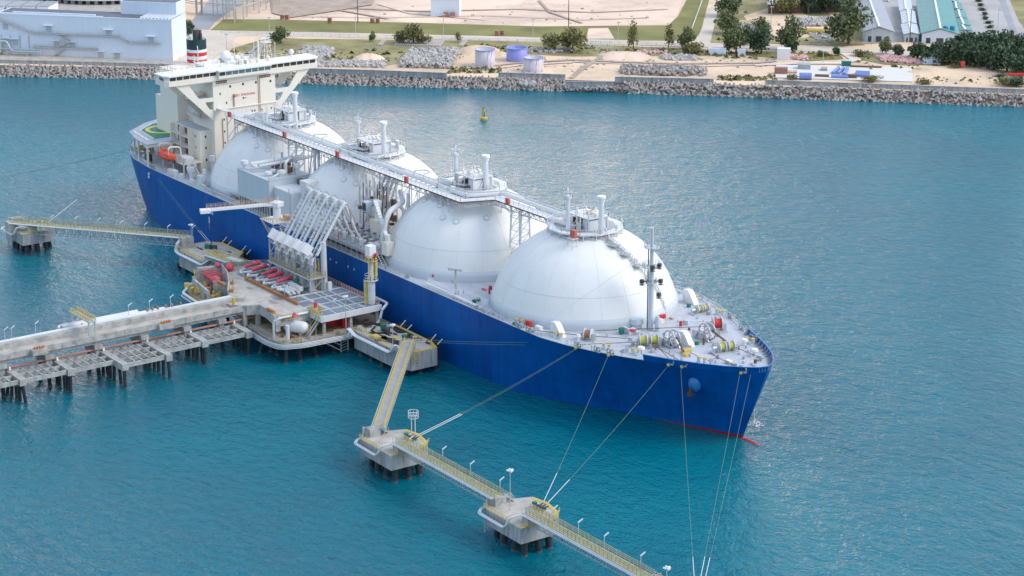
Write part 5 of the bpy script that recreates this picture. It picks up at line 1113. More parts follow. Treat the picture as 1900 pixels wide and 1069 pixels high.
# ------------------------------------------------------------------ dolphins
def stain_wall(): return M['concrete_wall']
def mooring_dolphin(label):
    d = thing('mooring_dolphin', label, 'mooring dolphin', (0, 0, 0), 'mooring dolphins on black piles')
    poly = [(-6.4, -5.9), (5.3, -6.0), (5.4, 2.2), (3.0, 4.7), (-2.2, 5.8), (-6.2, 5.0), (-7.7, 1.4), (-7.7, -4.4)]
    mb = MB(); mb.prism(poly, 3, 6.2); mb.build('cap', M['concrete_wall'], d)
    mb = MB(); mb.prism([(p[0]*.97, p[1]*.97) for p in poly], 6.2, 6.24); mb.build('top_slab', M['concrete_deck'], d)
    mb = MB()
    for i in (1, 2, 3, 4): a, c = Vector(poly[i]+(6.27,))*1, Vector(poly[i+1]+(6.27,)); mb.bar((a.x*.93, a.y*.93, 6.27), (c.x*.93, c.y*.93, 6.27), .75, .07)
    mb.build('kerb_line', M['yellow_paint'], d)
    for x, y, rx, ry in ((-6, -4.5, -.8, -.5), (-2.5, -5, 0, -.8), (1.5, -5, 0, -.9), (4.8, -5, .8, -.8), (5, -1.5, .9, 0), (4.6, 1.6, .8, .3), (1.5, 4, .3, .8), (-3, 4.4, -.3, .7), (-6.4, 2.5, -.8, .4), (-7, -1, -.9, 0), (1, 0, 0, 0), (-3, -1, 0, 0)): pile(x*.86, y*.86, d, 3.0, .62, (rx*.6, ry*.6))
    mb = MB(); mb.box((.0, 2.6, 6.5), (2.0, 1.0, .5), .3); mb.box((-1.5, 2.2, 6.9), (.8, .7, 1.1)); mb.build('hook_base', M['green_paint'], d)
    mb = MB()
    for q in range(3): mb.cyl((-.5+q*.7, 2.6, 6.8), (-.3+q*.9, 3.4, 7.3), .2, .12, 8); mb.box((-.4+q*.7, 2.3, 6.9), (.35, .5, .6), .3*q)
    mb.build('quick_release_hook', M['dark_steel'], d)
    mb = MB(); rail(mb, [(-1.9, 1.4, 6.24), (1.7, 1.4, 6.24)], 1.0, .8, .09, 3); rail(mb, [(-8, -4.5, 6.24), (-8, 1.4, 6.24)], 1.1, 1, .09, 3); rail(mb, [(-7, -6, 6.24), (1, -6.2, 6.24)], 1.1, 1.0, .08, 3); rail(mb, [(4.4, -6.2, 6.24), (5.8, -6.2, 6.24), (5.7, 2.2, 6.24), (3.2, 4.8, 6.24)], 1.0, 1.2, .06, 2); mb.build('guard_rail', M['yellow_rail'], d)
    mb = MB(); mb.bb(2.6, 4.6, -3.8, -1.2, 6.24, 8.0); mb.bb(-8.2, -6.0, -3.9, -1.3, 6.24, 8.0); mb.build('bridge_seat', M['concrete'], d)
    mb = MB()
    for q in (0, .45): mb.tube(bend([(-8.3-q, -3.9, 7.9), (-8.6-q, -4.0, 5.4), (-8.6-q, -5.4, 5.4), (-7.2, -6.8-q, 5.4), (1.6, -7.0-q, 5.4), (2.4, -6.2-q, 7.7), (3.0, -4.2-q*.5, 7.9), (4.2, -3.9-q, 7.9)], .8), .16, 6)
    mb.build('pipe_run', M['pipe_white'], d)
    mb = MB()
    for sx in (-.5, .5): mb.bar((-6.8+sx, .9, 6.3), (-6.8+sx, -1.4, 8.1), .12, .25)
    for i in range(7): mb.box((-6.8, .8-.3*i, 6.4+.27*i), (1, .26, .05))
    rail(mb, [(-6.3, .9, 6.3), (-6.3, -1.4, 8.1)], 1, .8, .07); rail(mb, [(2.6, -3.8, 8.0), (2.6, -1.2, 8.0)], 1, 1, .07); mb.build('steps', M['galvanised'], d)
    mb = MB()
    for a, c in (((-9, -4.4, 5.6), (-9, -4.4, 0)), ((-9, -3.2, 5.6), (-9, -3.2, 0)), ((-7.2, -3.8, 3), (-9, -3.8, .5))): mb.bar(a, c, .16)
    for i in range(10): mb.bar((-9, -4.4, .4+.5*i), (-9, -3.2, .4+.5*i), .08)
    mb.build('boat_ladder', M['galvanised'], d)
    return d
MDL = ['mooring dolphin with white caged light post, at the foot of the sloping yellow walkway', 'octagonal mooring dolphin with green hook unit, in the middle of the lower walkway', 'nearest mooring dolphin, where three ropes from the bow end together', 'farthest mooring dolphin, at the far end of the long truss walkway']
md = mooring_dolphin(MDL[1])
d2 = dup(md, (29.3, -70.9, 0), 0, MDL[0]); d4 = dup(md, (121, -70.9, 0), 0, MDL[2]); d1 = dup(md, (-173.2, -64.4, 0), 0, MDL[3])
mb = MB(); mb.bb(-177.5, -173.4, -71.4, -69, 3.2, 8.3); mb.build('bridge_seat', M['concrete'], d1)
md.location = (75, -70.9, 0)
# posts on the dolphins
def flood(x, y, z, h, label, name='flood_light'):
    t = thing(name, label, 'floodlight', (x, y, z)); mb = MB(); mb.cyl((x, y, z), (x, y, z+h), .11, .08, 8); mb.build('mast', M['galvanised'], t)
    mb = MB()
    for a in (0, 1.3, 2.6, 3.9): mb.box((x+.45*math.cos(a), y+.45*math.sin(a), z+h), (.45, .45, .3), a, .5)
    mb.bar((x-.5, y, z+h-.1), (x+.5, y, z+h-.1), .08); mb.bar((x, y-.5, z+h-.1), (x, y+.5, z+h-.1), .08); mb.build('lamp_head', M['bridge_white'], t)
flood(71.6, -73.2, 6.24, 8.2, 'tall thin floodlight mast on the middle mooring dolphin')
flood(-24.6, -38.4, 6.2, 5.4, 'floodlight mast with four lamps on the breasting dolphin near the bow end')
flood(118.0, -72.4, 6.2, 4.8, 'floodlight mast on the nearest mooring dolphin')
flood(-129.2, -37.2, 6.0, 6.5, 'floodlight mast on the breasting dolphin near the stern')
flood(-42.6, -40.4, 5.0, 9.5, 'very thin tall lamp mast on the lower deck of the loading platform')
t = thing('caged_light_post', 'white post topped by a round cage on the first mooring dolphin', 'light post', (25.6, -65.6, 6.24))
mb = MB(); mb.bar((25.4, -65.8, 6.24), (25.4, -65.8, 10.2), .14); mb.bar((25.9, -65.2, 6.24), (25.9, -65.2, 10.2), .14); mb.build('post', M['white_paint'], t)
mb = MB()
for z in (9.6, 10.3, 11.0): mb.tube([(25.7+1.1*math.cos(a*PI/8), -65.5+1.1*math.sin(a*PI/8), z) for a in range(16)], .06, 5, True)
for a in range(10): mb.bar((25.7+1.1*math.cos(a*PI/5), -65.5+1.1*math.sin(a*PI/5), 9.6), (25.7+1.1*math.cos(a*PI/5), -65.5+1.1*math.sin(a*PI/5), 11), .06)
mb.build('cage', M['white_paint'], t)

def breasting(name_label, x0, x1, y0, y1, flip):
    d = thing('breasting_dolphin', name_label, 'breasting dolphin', ((x0+x1)/2, (y0+y1)/2, 0)); T = 6.0; bz = 1.6
    if flip > 0: poly = [(x0, y0), (x1-3.2, y0), (x1-3.2, y0+1.2), (x1, y0+2), (x1, y1-1.6), (x1-4.5, y1), (x0+2, y1), (x0, y1-1.5)]
    else: poly = [(x0+4, y0), (x1, y0), (x1, y1-4), (x1-4, y1), (x0+4, y1), (x0, y1-4), (x0, y0+4)]
    mb = MB(); mb.prism(poly, bz, T); mb.build('cap', M['concrete_wall'], d)
    cx, cy = (x0+x1)/2, (y0+y1)/2
    mb = MB(); mb.prism([(cx+(p[0]-cx)*.97, cy+(p[1]-cy)*.95) for p in poly], T, T+.03); mb.build('top_slab', M['concrete_deck'], d)
    mb = MB(); lst = [(x1-.4, y0+2.4), (x1-.4, y1-1.8), (x1-4.8, y1-.4), (x0+2, y1-.4)] if flip > 0 else [(x1-.4, y1-6), (x1-.4, y1-4.2), (x1-4.2, y1-.4), (x0+4, y1-.4), (x0+.4, y1-4)]
    for a, c in zip(lst, lst[1:]): mb.bar((a[0], a[1], T+.06), (c[0], c[1], T+.06), .8, .07)
    mb.build('kerb_line', M['yellow_paint'], d)
    for i in range(5):
        for j in range(3): pile(x0+1.5+i*(x1-x0-3)/4, y0+1.2+j*(y1-y0-2.4)/2, d, bz, .6, (0, (j-1)*.5))
    mb = MB()
    for q in (x0+4, x1-5): mb.bb(q-1.6, q+1.6, y1+.1, y1+1.4, 1.6, 6.4)
    mb.build('fender_panel', M['black_rubber'], d)
    mb = MB()
    for q in (x0+4, x1-5): mb.bar((q, y1-.2, T), (q+.4, y1+1.2, T+1.6), .16); mb.bar((q+3, y1-.2, T), (q+3.3, y1+1.1, T+1.2), .16)
    mb.build('fender_chain_arm', M['bridge_white'], d)
    return d, T
bR, T = breasting('long concrete breasting dolphin with black heaps, at the bow side of the platform', -40.6, -18.2, -39.4, -28.4, 1)
mb = MB()
for (px, py, a, c_) in ((742, 613, 4.2, 1.8), (724, 632, 4.8, 1.9), (710, 625, 2.6, 1.2), (760, 626, 3.0, 1.2), (775, 629, 2.2, 1.2), (795, 637, 1.8, .7), (702, 631, 1.6, 1), (762, 621, 1.6, .8), (730, 619, 2, .8), (718, 620, 2, .7), (744, 641, 1.3, .7), (690, 618, 1.6, 1), (735, 606, 2.2, .8)):
    p = P(px, py, T+.05); k = 11; mb.add([(p.x+a*(.6+.5*rnd.random())*math.cos(2*PI*i/k)*.9, p.y+c_*(.6+.5*rnd.random())*math.sin(2*PI*i/k), T+.045) for i in range(k)], [tuple(range(k))])
mb.build('fender_net_heap', M['black_rubber'], bR)
mb = MB(); mb.tube([(-39.6, -34, T+.2), (-38, -36, T+.2), (-35.5, -36.3, T+.2), (-34, -34, T+.2)], .25, 6); mb.tube([(-43.6, -36, T+.6), (-41, -33, T+.5), (-38.5, -31.5, T+.4)], .3, 6); mb.build('fender_hose', M['black_rubber'], bR)
mb = MB(); p = P(735, 627, T); mb.add([(p.x-2.6, p.y-.6, T+.04), (p.x+2.6, p.y-.9, T+.04), (p.x+2.2, p.y+.5, T+.04), (p.x-1.8, p.y+.8, T+.04)], [(0, 1, 2, 3)]); mb.build('painted_box', M['yellow_paint'], bR)
for px, py in ((711, 611), (751, 631), (452, 476)):
    par = bR if px > 600 else None
    p = P(px, py, T+.5)
    if par:
        mb = MB(); mb.box((p.x, p.y, T+.9), (1.1, .9, 1.8)); mb.build('hook_base', M['green_paint'], par); mb = MB()
        for q in range(4): mb.box((p.x+.9+q*.5, p.y+.3-(q % 2)*.6, T+.7), (.6, .7, 1.1), q)
        mb.cyl((p.x+1, p.y, T+1), (p.x+2.4, p.y+.8, T+1.5), .3, .15, 8); mb.build('quick_release_hook', M['dark_steel'], par)
mb = MB(); rail(mb, [(-24.2, -31, T), (-24.2, -35.5, T)], 1.3, 1, .1, 3); rail(mb, [(-40, -38.9, T), (-22, -39, T)], 1.1, 1.1, .08, 3); rail(mb, [(-20.8, -38.2, 3.2), (-18, -37.2, 3.2)], 3.6, 1, .1, 6); rail(mb, [(-18.0, -36.8, 3.2), (-18.0, -35.4, 3.2)], 3.6, 1, .1, 6); mb.bb(-34.5, -32, -38.8, -37, T, T+.5); mb.build('guard_rail', M['yellow_rail'], bR)
mb = MB()
for q in (0, .5): mb.tube(bend([(-41.8, -40.6-q, 5), (-40.9, -40.7-q, 7), (-39.8, -40.3-q, 6), (-38.4, -40.2-q, T-.5), (-22.6, -40.2-q, T-.5), (-21.6, -39.5-q, 7.6)], .9), .24+.1*(q == 0), 7)
mb.build('pipe_run', M['pipe_white'], bR)
mb = MB(); mb.bb(-22.2, -19.6, -38.2, -35.2, T, 8); mb.build('bridge_seat', M['concrete'], bR)
for i in range(1):
    mb = MB()
    for s_ in (0, 1.2): mb.bar((-41, -37-s_, LZ+.3), (-38.4, -37-s_, T+.3), .12, .3)
    for k in range(8): mb.box((-41+.34*k, -37.6, 6.9-.1*k), (.3, 1.2, .05))
    mb.build('steps', M['galvanised'], bR)
bL, T = breasting('grey breasting dolphin with rounded yellow edge at the stern side of the platform', -132.5, -112.5, -41.6, -28, -1)
mb = MB()
for q in (0, .5): mb.tube(bend([(-131.6, -38.0-q, 8.8), (-130.4, -40.6-q, 7.8), (-130.2, -41.5-q, T-.4), (-127, -42.2-q, T-.4), (-113.4, -42.2-q, T-.4), (-112, -40-q, 7.4), (-103, -38.6-q, 8), (-98, -39-q, 8), (-96, -40.5-q, 6)], 1), .26, 7)
mb.build('pipe_run', M['pipe_white'], bL)
mb = MB(); mb.bb(-132, -129, -40, -36.6, T, 9); mb.bb(-114.6, -112.6, -41, -39, T, 8.4); mb.build('bridge_seat', M['concrete'], bL)
mb = MB(); rail(mb, [(-130, -41.2, T), (-114.8, -41.2, T)], 1.1, 1.1, .09, 3); rail(mb, [(-122, -36, T), (-118, -36, T)], 1.1, 1, .1, 3); mb.build('guard_rail', M['yellow_rail'], bL)
mb = MB(); mb.box((-125.5, -34, T+.6), (1.8, 1.2, 1.2), .3); mb.build('hook_base', M['green_paint'], bL); mb = MB(); mb.box((-124, -33, T+.6), (1.4, .8, 1.1), .5); mb.cyl((-125, -33.4, T+.8), (-126.6, -32.5, T+1.5), .3, .15, 8); mb.build('quick_release_hook', M['dark_steel'], bL)
mb = MB()
for (x, y, a, c_) in ((-127, -36, 2.4, .5), (-119, -31, 1.2, .6), (-117, -32.2, .9, .5), (-121, -34, 1.4, .4)): k = 9; mb.add([(x+a*(.6+.5*rnd.random())*math.cos(2*PI*i/k), y+c_*(.6+.5*rnd.random())*math.sin(2*PI*i/k), T+.045) for i in range(k)], [tuple(range(k))])
mb.build('fender_net_heap', M['black_rubber'], bL)

# ------------------------------------------------------------------ walkways
def walkway(label, a, b, w=2.2, dep=1.7, rc='olive_grating', deckc='olive_grating', side=1, truss=True):
    a = Vector(a); b = Vector(b); o = thing('truss_walkway', label, 'walkway', tuple((a+b)/2))
    d = (b-a).normalized(); x = Vector((d.y, -d.x, 0)).normalized()
    mb = MB(); mb.bar(a-Vector((0, 0, .1)), b-Vector((0, 0, .1)), w, .14); mb.build('walkway_deck', M[deckc], o)
    mb = MB(); lattice(mb, a-Vector((0, 0, .2)), b-Vector((0, 0, .2)), w, dep, 2.4, .13); mb.build('truss', M['galvanised'], o)
    for s_ in (-1, 1): mb = MB(); rail(mb, [a+x*s_*w*.48, b+x*s_*w*.48], 1.1, 1.2, .1, 3); mb.build('handrail', M[rc], o)
    mb = MB()
    for q, r_ in ((.35, .2), (.8, .13)): mb.tube([a+x*side*(w/2+q)-Vector((0, 0, .2)), b+x*side*(w/2+q)-Vector((0, 0, .2))], r_, 7)
    n_ = int((b-a).length/3)
    for i in range(n_): p = a.lerp(b, i/n_)+x*side*(w/2); mb.bar(p-Vector((0, 0, .4)), p+x*side*.95-Vector((0, 0, .4)), .1)
    mb.build('walkway_pipe', M['pipe_white'], o); return o
walkway('long truss walkway leading to the stern side breasting dolphin', (-175, -70.2, 8.6), (-130.4, -37.2, 9.0), 2.4, 2.6, 'olive_grating', 'olive_grating', 1)
walkway('short walkway with olive railings from the stern breasting dolphin to the platform', (-114, -39.6, 8.3), (-93, -39.6, 9.9), 2.2, 1.2, 'yellow_rail', 'olive_grating', 1)
w2 = walkway('sloping walkway with bright yellow handrails and grey deck above open water', (-20.8, -36.2, 8.1), (23.4, -72.6, 8.1), 2.1, .9, 'yellow_paint', 'steel_grey', 1)
walkway('truss walkway between the two mooring dolphins nearest the bow', (32.6, -73.3, 8.1), (68.4, -73.5, 8.1), 2.2, 1.6, 'olive_grating', 'olive_grating', 1)
walkway('truss walkway between the middle and the nearest mooring dolphin', (78.4, -73.3, 8.1), (114.4, -73.3, 8.1), 2.2, 1.6, 'olive_grating', 'olive_grating', 1)
# ------------------------------------------------------------------ road trestle and pipe trestle
tr_ = thing('road_trestle', 'concrete road trestle with boxed pipeline leading to the platform', 'trestle', (-65, -95, 0))
Y0, Y1 = -175, -59.9
mb = MB(); mb.bb(-68.6, -62.3, Y0, Y1, 9.1, 9.6); mb.build('road_slab', M['concrete_deck'], tr_)
mb = MB(); mb.bb(-62.3, -61.9, Y0, -58.2, 8.9, 10.35); mb.bb(-63.4, -62.6, Y0, Y1, 8.0, 9.1); mb.bb(-68.2, -67.4, Y0, Y1, 8.0, 9.1)
for y in range(-170, -60, 8): mb.bb(-61.9, -61.8, y, y+.5, 8.9, 10.3); mb.cyl((-61.85, y+3, 9.7), (-61.8, y+3, 9.7), .25, n=8)
for y in (-79.5, -112): mb.bb(-62, -60.6, y-1.9, y+1.9, 8.9, 10.2)
mb.build('road_parapet', M['concrete'], tr_)
mb = MB()
for y in (-79.5, -112):
    for k in range(4): mb.bb(-61.6, -61, y-1.2+k*.65, y-.7+k*.65, 10.2, 10.8)
mb.build('hose_box', M['orange_barrier'], tr_)
mb = MB()
mb.bb(-69.6, -67.0, Y0, -57.6, 9.6, 10.9); mb.prism([(-69.6, -57.6), (-67, -57.6), (-66.2, -55.4), (-69.4, -53.4), (-71.2, -54.6)], 9.6, 10.9)
mb.build('pipe_box', M['concrete'], tr_)
mb = MB(); mb.bb(-69.75, -68.4, Y0, -57.7, 10.9, 11.04); mb.build('box_lid', M['pipe_white'], tr_)
for y in (-64, -73.6, -85, -97, -109.5, -121, -133, -146, -158, -170):
    mb = MB(); mb.bb(-70.2, -61.6, y-1.0, y+1.0, 6.9, 8.0); mb.bb(-68.6, -62.2, y-.6, y+.6, 5.2, 6.9); mb.build('pile_cap', M['concrete_wall'], tr_)
    for x, rk in ((-63.2, .6), (-67.2, -.6)): pile(x, y, tr_, 5.3, .48, (rk*1.6, 0))
mb = MB(); mb.cyl((-71.4, -101, 10.6), (-71.4, -82, 10.6), .85, n=14); mb.sphere((-71.4, -101, 10.6), .85, 10); mb.cyl((-70.2, -97, 10.8), (-70.2, -75, 10.8), .45, n=10)
mb.tube(bend([(-70.6, -103, 10.8), (-72.4, -102, 10.8), (-72.4, -99, 10.8)], .7), .35, 8)
mb.build('bypass_pipe', M['pipe_white'], tr_)
mb = MB()
for y in (-80, -78.6, -77.2, -75, -73.4, -71): mb.box((-70, y, 11.3), (.7, .35, .9))
mb.build('pipe_valves', M['brown_pipe'], tr_)
# pipeway bridge spanning the road
gn = thing('footbridge', 'small yellow topped gantry footbridge crossing over the road trestle', 'footbridge', (-66, -98, 9.6))
mb = MB()
for x, y in ((-72.2, -98.8), (-72.2, -97.2), (-62.6, -98.8), (-62.6, -97.2)): mb.bar((x, y, 8.6), (x, y, 13.6), .28)
for q in range(3): mb.bar((-72.2, -98.8, 9.4+q*1.4), (-72.2, -97.2, 10.6+q*1.4), .12); mb.bar((-62.6, -98.8, 9.4+q*1.4), (-62.6, -97.2, 10.6+q*1.4), .12)
mb.build('gantry_leg', M['galvanised'], gn)
mb = MB(); mb.bb(-72.6, -62.2, -98.9, -97.1, 13.5, 13.75); mb.build('gantry_deck', M['galvanised'], gn)
mb = MB(); rail(mb, [(-72.6, -98.9, 13.75), (-62.2, -98.9, 13.75)], 1.1, .9, .12, 3); rail(mb, [(-72.6, -97.1, 13.75), (-62.2, -97.1, 13.75)], 1.1, .9, .12, 3); mb.build('gantry_rail', M['yellow_rail'], gn)
# pipe trestle of concrete beams
pt = thing('pipe_trestle', 'open grid of concrete beams carrying a red brown pipe, beside the road trestle', 'trestle', (-58, -100, 0))
ys = [-60.6, -72.6, -84.2, -95.6, -107.4, -119.2, -131, -143, -155, -167]
for i, y in enumerate(ys):
    big = i in (2, 3); xn = -50.6 if big else -54.6
    mb = MB(); mb.bb(-63.4, xn, y-.8, y+.8, 4.5, 6.1); mb.build('pile_cap', M['concrete'], pt)
    for x, rk in ((-63, -.9), (-61.2, 0), (-59.0, .3), (-56.8, -.2)) + (((-54, .3), (-51.4, .7)) if big else ((-55.2, .5),)): pile(x, y, pt, 4.5, .4, (rk, -.5+rnd.random()))
mb = MB(); sl = MB()
for i in range(len(ys)-1):
    a, c = ys[i+1]+.9, ys[i]-.9; big = i == 2; xn = -51.4 if big else -55.2
    xs_ = [-62.6, (-62.6+xn)/2, xn] if not big else [-62.6, -58.9, -55.2, -51.4]
    for x in xs_: mb.bb(x-.22, x+.22, a, c, 4.9, 5.95)
    n_ = 5
    for k in range(1, n_): y = a+(c-a)*k/n_; sl.bb(-62.9, xn+.3, y-.16, y+.16, 5.95, 6.1)
mb.build('long_beam', M['concrete'], pt); sl.build('cross_beam', M['concrete'], pt)
mb = MB(); mb.bb(-62.5, -58.9, Y0, -61, 5.0, 5.06); mb.build('mesh_floor', M['mesh_grey'], pt)
mb = MB(); mb.tube([(-62.4, Y0, 6.75), (-62.4, -60, 6.75), (-62.6, -53, 6.75)], .3, 8); mb.build('fire_main', M['brown_pipe'], pt)
mb = MB()
for y in ys: mb.bb(-62.8, -62.0, y-.22, y+.22, 6.15, 6.95)
mb.build('pipe_clamp', M['bridge_white'], pt)

# lamps along the walkways and the trestle (slanted white heads)
lamp = thing('walkway_lamp', 'lamp', 'lamp', (0, 0, 0), 'slanted white lamps along the jetty walkways')
mb = MB(); mb.bar((0, 0, 0), (0, 0, 2.6), .11); mb.build('post', M['galvanised'], lamp)
mb = MB(); mb.bar((0, -.1, 2.5), (.35, .75, 3.2), .26, .16); mb.build('lamp_head', M['bridge_white'], lamp)
spots = []
for i, (x, y) in enumerate([(38, -74.4), (46.8, -72.2), (56.7, -72.2), (67, -72.3)]): spots.append((x, y, 8.1, 'on the walkway nearest the bow, number %s of four from the caged light' % ('one', 'two', 'three', 'four')[i]))
for i, (x, y) in enumerate([(84.4, -72.3), (92.2, -72.3), (100, -72.3), (110.6, -72.3)]): spots.append((x, y, 8.1, 'on the nearest walkway, number %s of four from the middle dolphin' % ('one', 'two', 'three', 'four')[i]))
for i, (x, y) in enumerate([(-163.4, -63.1), (-158, -58.3), (-152.6, -54), (-146.7, -49.7), (-140.8, -45.4), (-135.1, -41.2), (-130.3, -36.0)]): spots.append((x+.8, y-.6, 9.0, 'on the long truss walkway, number %s of seven from its far end' % ('one', 'two', 'three', 'four', 'five', 'six', 'seven')[i]))
for i, (px, py) in enumerate([(43, 655), (55, 652), (97, 641), (261, 600), (296, 590), (340, 585)]): p = P(px, py, 10.6); spots.append((-69.8, p.y, 10.9, 'behind the boxed pipeline, number %s of six from the open water end' % ('one', 'two', 'three', 'four', 'five', 'six')[i]))
for i, s_ in enumerate(spots):
    l_ = 'white lamp '+s_[3].replace('number ', 'lamp ')
    if i == 0: lamp['label'] = l_
    else: dup(lamp, s_[:3], 0, l_)
dup(lamp, (-46.6, -41.5, 10.0), 0, 'white lamp standing alone on the grating deck edge of the loading platform')
lamp.location = spots[0][:3]

# ------------------------------------------------------------------ mooring ropes
def rope(a, b, frac, label, sag=.6, r=.03, joint=True):
    a = Vector(a); b = Vector(b)     # a hook on the dolphin, b fairlead on the ship
    t = thing('mooring_rope', label, 'mooring rope', tuple(a), 'mooring ropes between the ship and the dolphins')
    def pt_(f): p = a.lerp(b, f); p.z -= sag*4*f*(1-f); return p
    if frac > 0: mb = MB(); mb.tube([pt_(frac*i/4) for i in range(5)], .075, 6); mb.build('rope_tail', M['rope_white'], t)
    mb = MB(); mb.tube([pt_(frac+(1-frac)*i/16) for i in range(17)], r, 5); mb.build('rope', M['rope_dark' if frac == 0 else 'rope_green'], t)
    if frac > 0: mb = MB(); mb.sphere(pt_(frac), .2, 7); mb.build('shackle', M['dark_steel'], t)
h3 = (74.6, -67.2, 7.3)
rope((74.2, -67.0, 7.3), (33.6, -19.2, 16.4), .19, 'upper of two ropes fanning from the middle mooring dolphin to the bow')
rope((75.2, -66.8, 7.3), (46.8, -13.2, 16.3), .17, 'lower of two ropes fanning from the middle mooring dolphin to the bow')
rope((119.8, -67.4, 7.3), (49.6, -11.8, 16.6), .11, 'lone rope from the nearest mooring dolphin to the bow beside the anchor')
rope((120.6, -67.0, 7.3), (60.9, -4.8, 17.0), .12, 'left one of the close pair of ropes from the nearest dolphin to the stem')
rope((121.4, -66.7, 7.3), (62.4, -3.0, 17.0), .12, 'right one of the close pair of ropes from the nearest dolphin to the stem')
rope((29.8, -66.9, 7.3), (25.4, -22.2, 16.2), .26, 'rope with double white tail from the caged light dolphin to the foredeck', .6, .02)
rope((30.4, -66.7, 7.3), (25.8, -22.2, 16.2), .26, 'rope just beside the double tail rope from the caged light dolphin', .6, .02)
rope((-27.6, -35.6, 6.9), (10.6, -24.6, 14.2), .25, 'upper horizontal spring rope from the bow side breasting dolphin', .3)
rope((-27.0, -36.4, 6.9), (10.0, -24.6, 13.4), .25, 'lower horizontal spring rope from the bow side breasting dolphin', .3)
rope((-125.6, -33.4, 7), (-174.5, -24.7, 14.6), .22, 'left spring rope from the stern side breasting dolphin up the hull', .3)
rope((-124.8, -33.0, 7), (-172.5, -24.7, 14.6), .22, 'right spring rope from the stern side breasting dolphin up the hull', .3)
rope((-172.5, -60.6, 7.3), (-203, -19.6, 16.2), .35, 'white tailed rope from the farthest mooring dolphin to the stern', .8)
rope((-215, -150, 8), (-206, -17.8, 16.2), 0, 'thin upper one of two long stern ropes crossing the open water', 1.5)
rope((-228, -120, 8), (-204.5, -18.8, 16.2), 0, 'thin lower one of two long stern ropes crossing the open water', 1.5)

# ------------------------------------------------------------------ people
def person(loc, rz, label, arms):
    sk = {'pel': (0, 0, .95), 'wa': (0, 0, 1.12), 'ch': (0, .01, 1.36), 'ne': (0, .01, 1.52), 'he': (0, .03, 1.66), 'ht': (0, .02, 1.76),
          'hl': (.1, 0, .9), 'kl': (.12, .04, .5), 'al': (.12, 0, .08), 'tl': (.12, .16, .03), 'hr': (-.1, 0, .9), 'kr': (-.12, .05, .5), 'ar': (-.13, -.02, .08), 'tr': (-.13, .14, .03),
          'sl': (.19, 0, 1.42), 'sr': (-.19, 0, 1.42)}
    sk.update(arms)
    rad = {'pel': .15, 'wa': .135, 'ch': .16, 'ne': .06, 'he': .095, 'ht': .075, 'hl': .095, 'kl': .07, 'al': .05, 'tl': .04, 'hr': .095, 'kr': .07, 'ar': .05, 'tr': .04, 'sl': .075, 'sr': .075, 'el': .052, 'er': .052, 'wl': .038, 'wr': .038, 'fl': .04, 'fr': .04}
    ed = [('pel', 'wa'), ('wa', 'ch'), ('ch', 'ne'), ('ne', 'he'), ('he', 'ht'), ('pel', 'hl'), ('hl', 'kl'), ('kl', 'al'), ('al', 'tl'), ('pel', 'hr'), ('hr', 'kr'), ('kr', 'ar'), ('ar', 'tr'), ('ch', 'sl'), ('sl', 'el'), ('el', 'wl'), ('wl', 'fl'), ('ch', 'sr'), ('sr', 'er'), ('er', 'wr'), ('wr', 'fr')]
    ks = list(sk); me = bpy.data.meshes.new('person'); me.from_pydata([sk[k] for k in ks], [(ks.index(a), ks.index(b_)) for a, b_ in ed], [])
    o = bpy.data.objects.new('person', me); COL.objects.link(o); o.modifiers.new('skin', 'SKIN'); 
    if not me.skin_vertices: me.attributes.new('skin', 'FLOAT', 'POINT') if False else None
    try:
        for i, k in enumerate(ks): me.skin_vertices[0].data[i].radius = (rad[k], rad[k])
        me.skin_vertices[0].data[0].use_root = True
    except Exception: pass
    ss = o.modifiers.new('sub', 'SUBSURF'); ss.levels = ss.render_levels = 1
    dg = bpy.context.evaluated_depsgraph_get(); m2 = bpy.data.meshes.new_from_object(o.evaluated_get(dg)); bpy.data.objects.remove(o)
    m2.materials.clear(); m2.materials.append(M['coverall_orange']); m2.materials.append(M['skin'])
    for f in m2.polygons:
        c = f.center; f.use_smooth = True
        if c.z > 1.5 or any((c-Vector(sk[k])).length < .07 for k in ('fl', 'fr')): f.material_index = 1
    o = bpy.data.objects.new('person', m2); COL.objects.link(o); o.location = loc; o.rotation_euler = (0, 0, rz); tag(o, label, 'person', 'workers in orange coveralls')
    mb = MB(); mb.sphere((0, .02, 1.74), .125, 10, .8); h = mb.build('hard_hat', M['orange_paint']); h.parent = o; h.location = (0, .02, 1.64)
A1 = {'el': (.27, .04, 1.17), 'wl': (.24, .22, 1.05), 'fl': (.22, .32, 1.04), 'er': (-.27, -.02, 1.17), 'wr': (-.27, .08, .93), 'fr': (-.26, .12, .84)}
person(P(628, 446, 19.42), 2.2, 'person in orange coveralls standing on the manifold deck, one arm raised forward', A1)
gp = s0+bd*2.2+Vector((0, 0, .06)); person(tuple(gp), 1.0, 'person in orange coveralls leaning on the boom rail of the gangway tower', {'el': (.28, .02, 1.18), 'wl': (.3, .14, .96), 'fl': (.3, .2, .9), 'er': (-.27, .06, 1.18), 'wr': (-.22, .26, 1.1), 'fr': (-.2, .34, 1.08)})

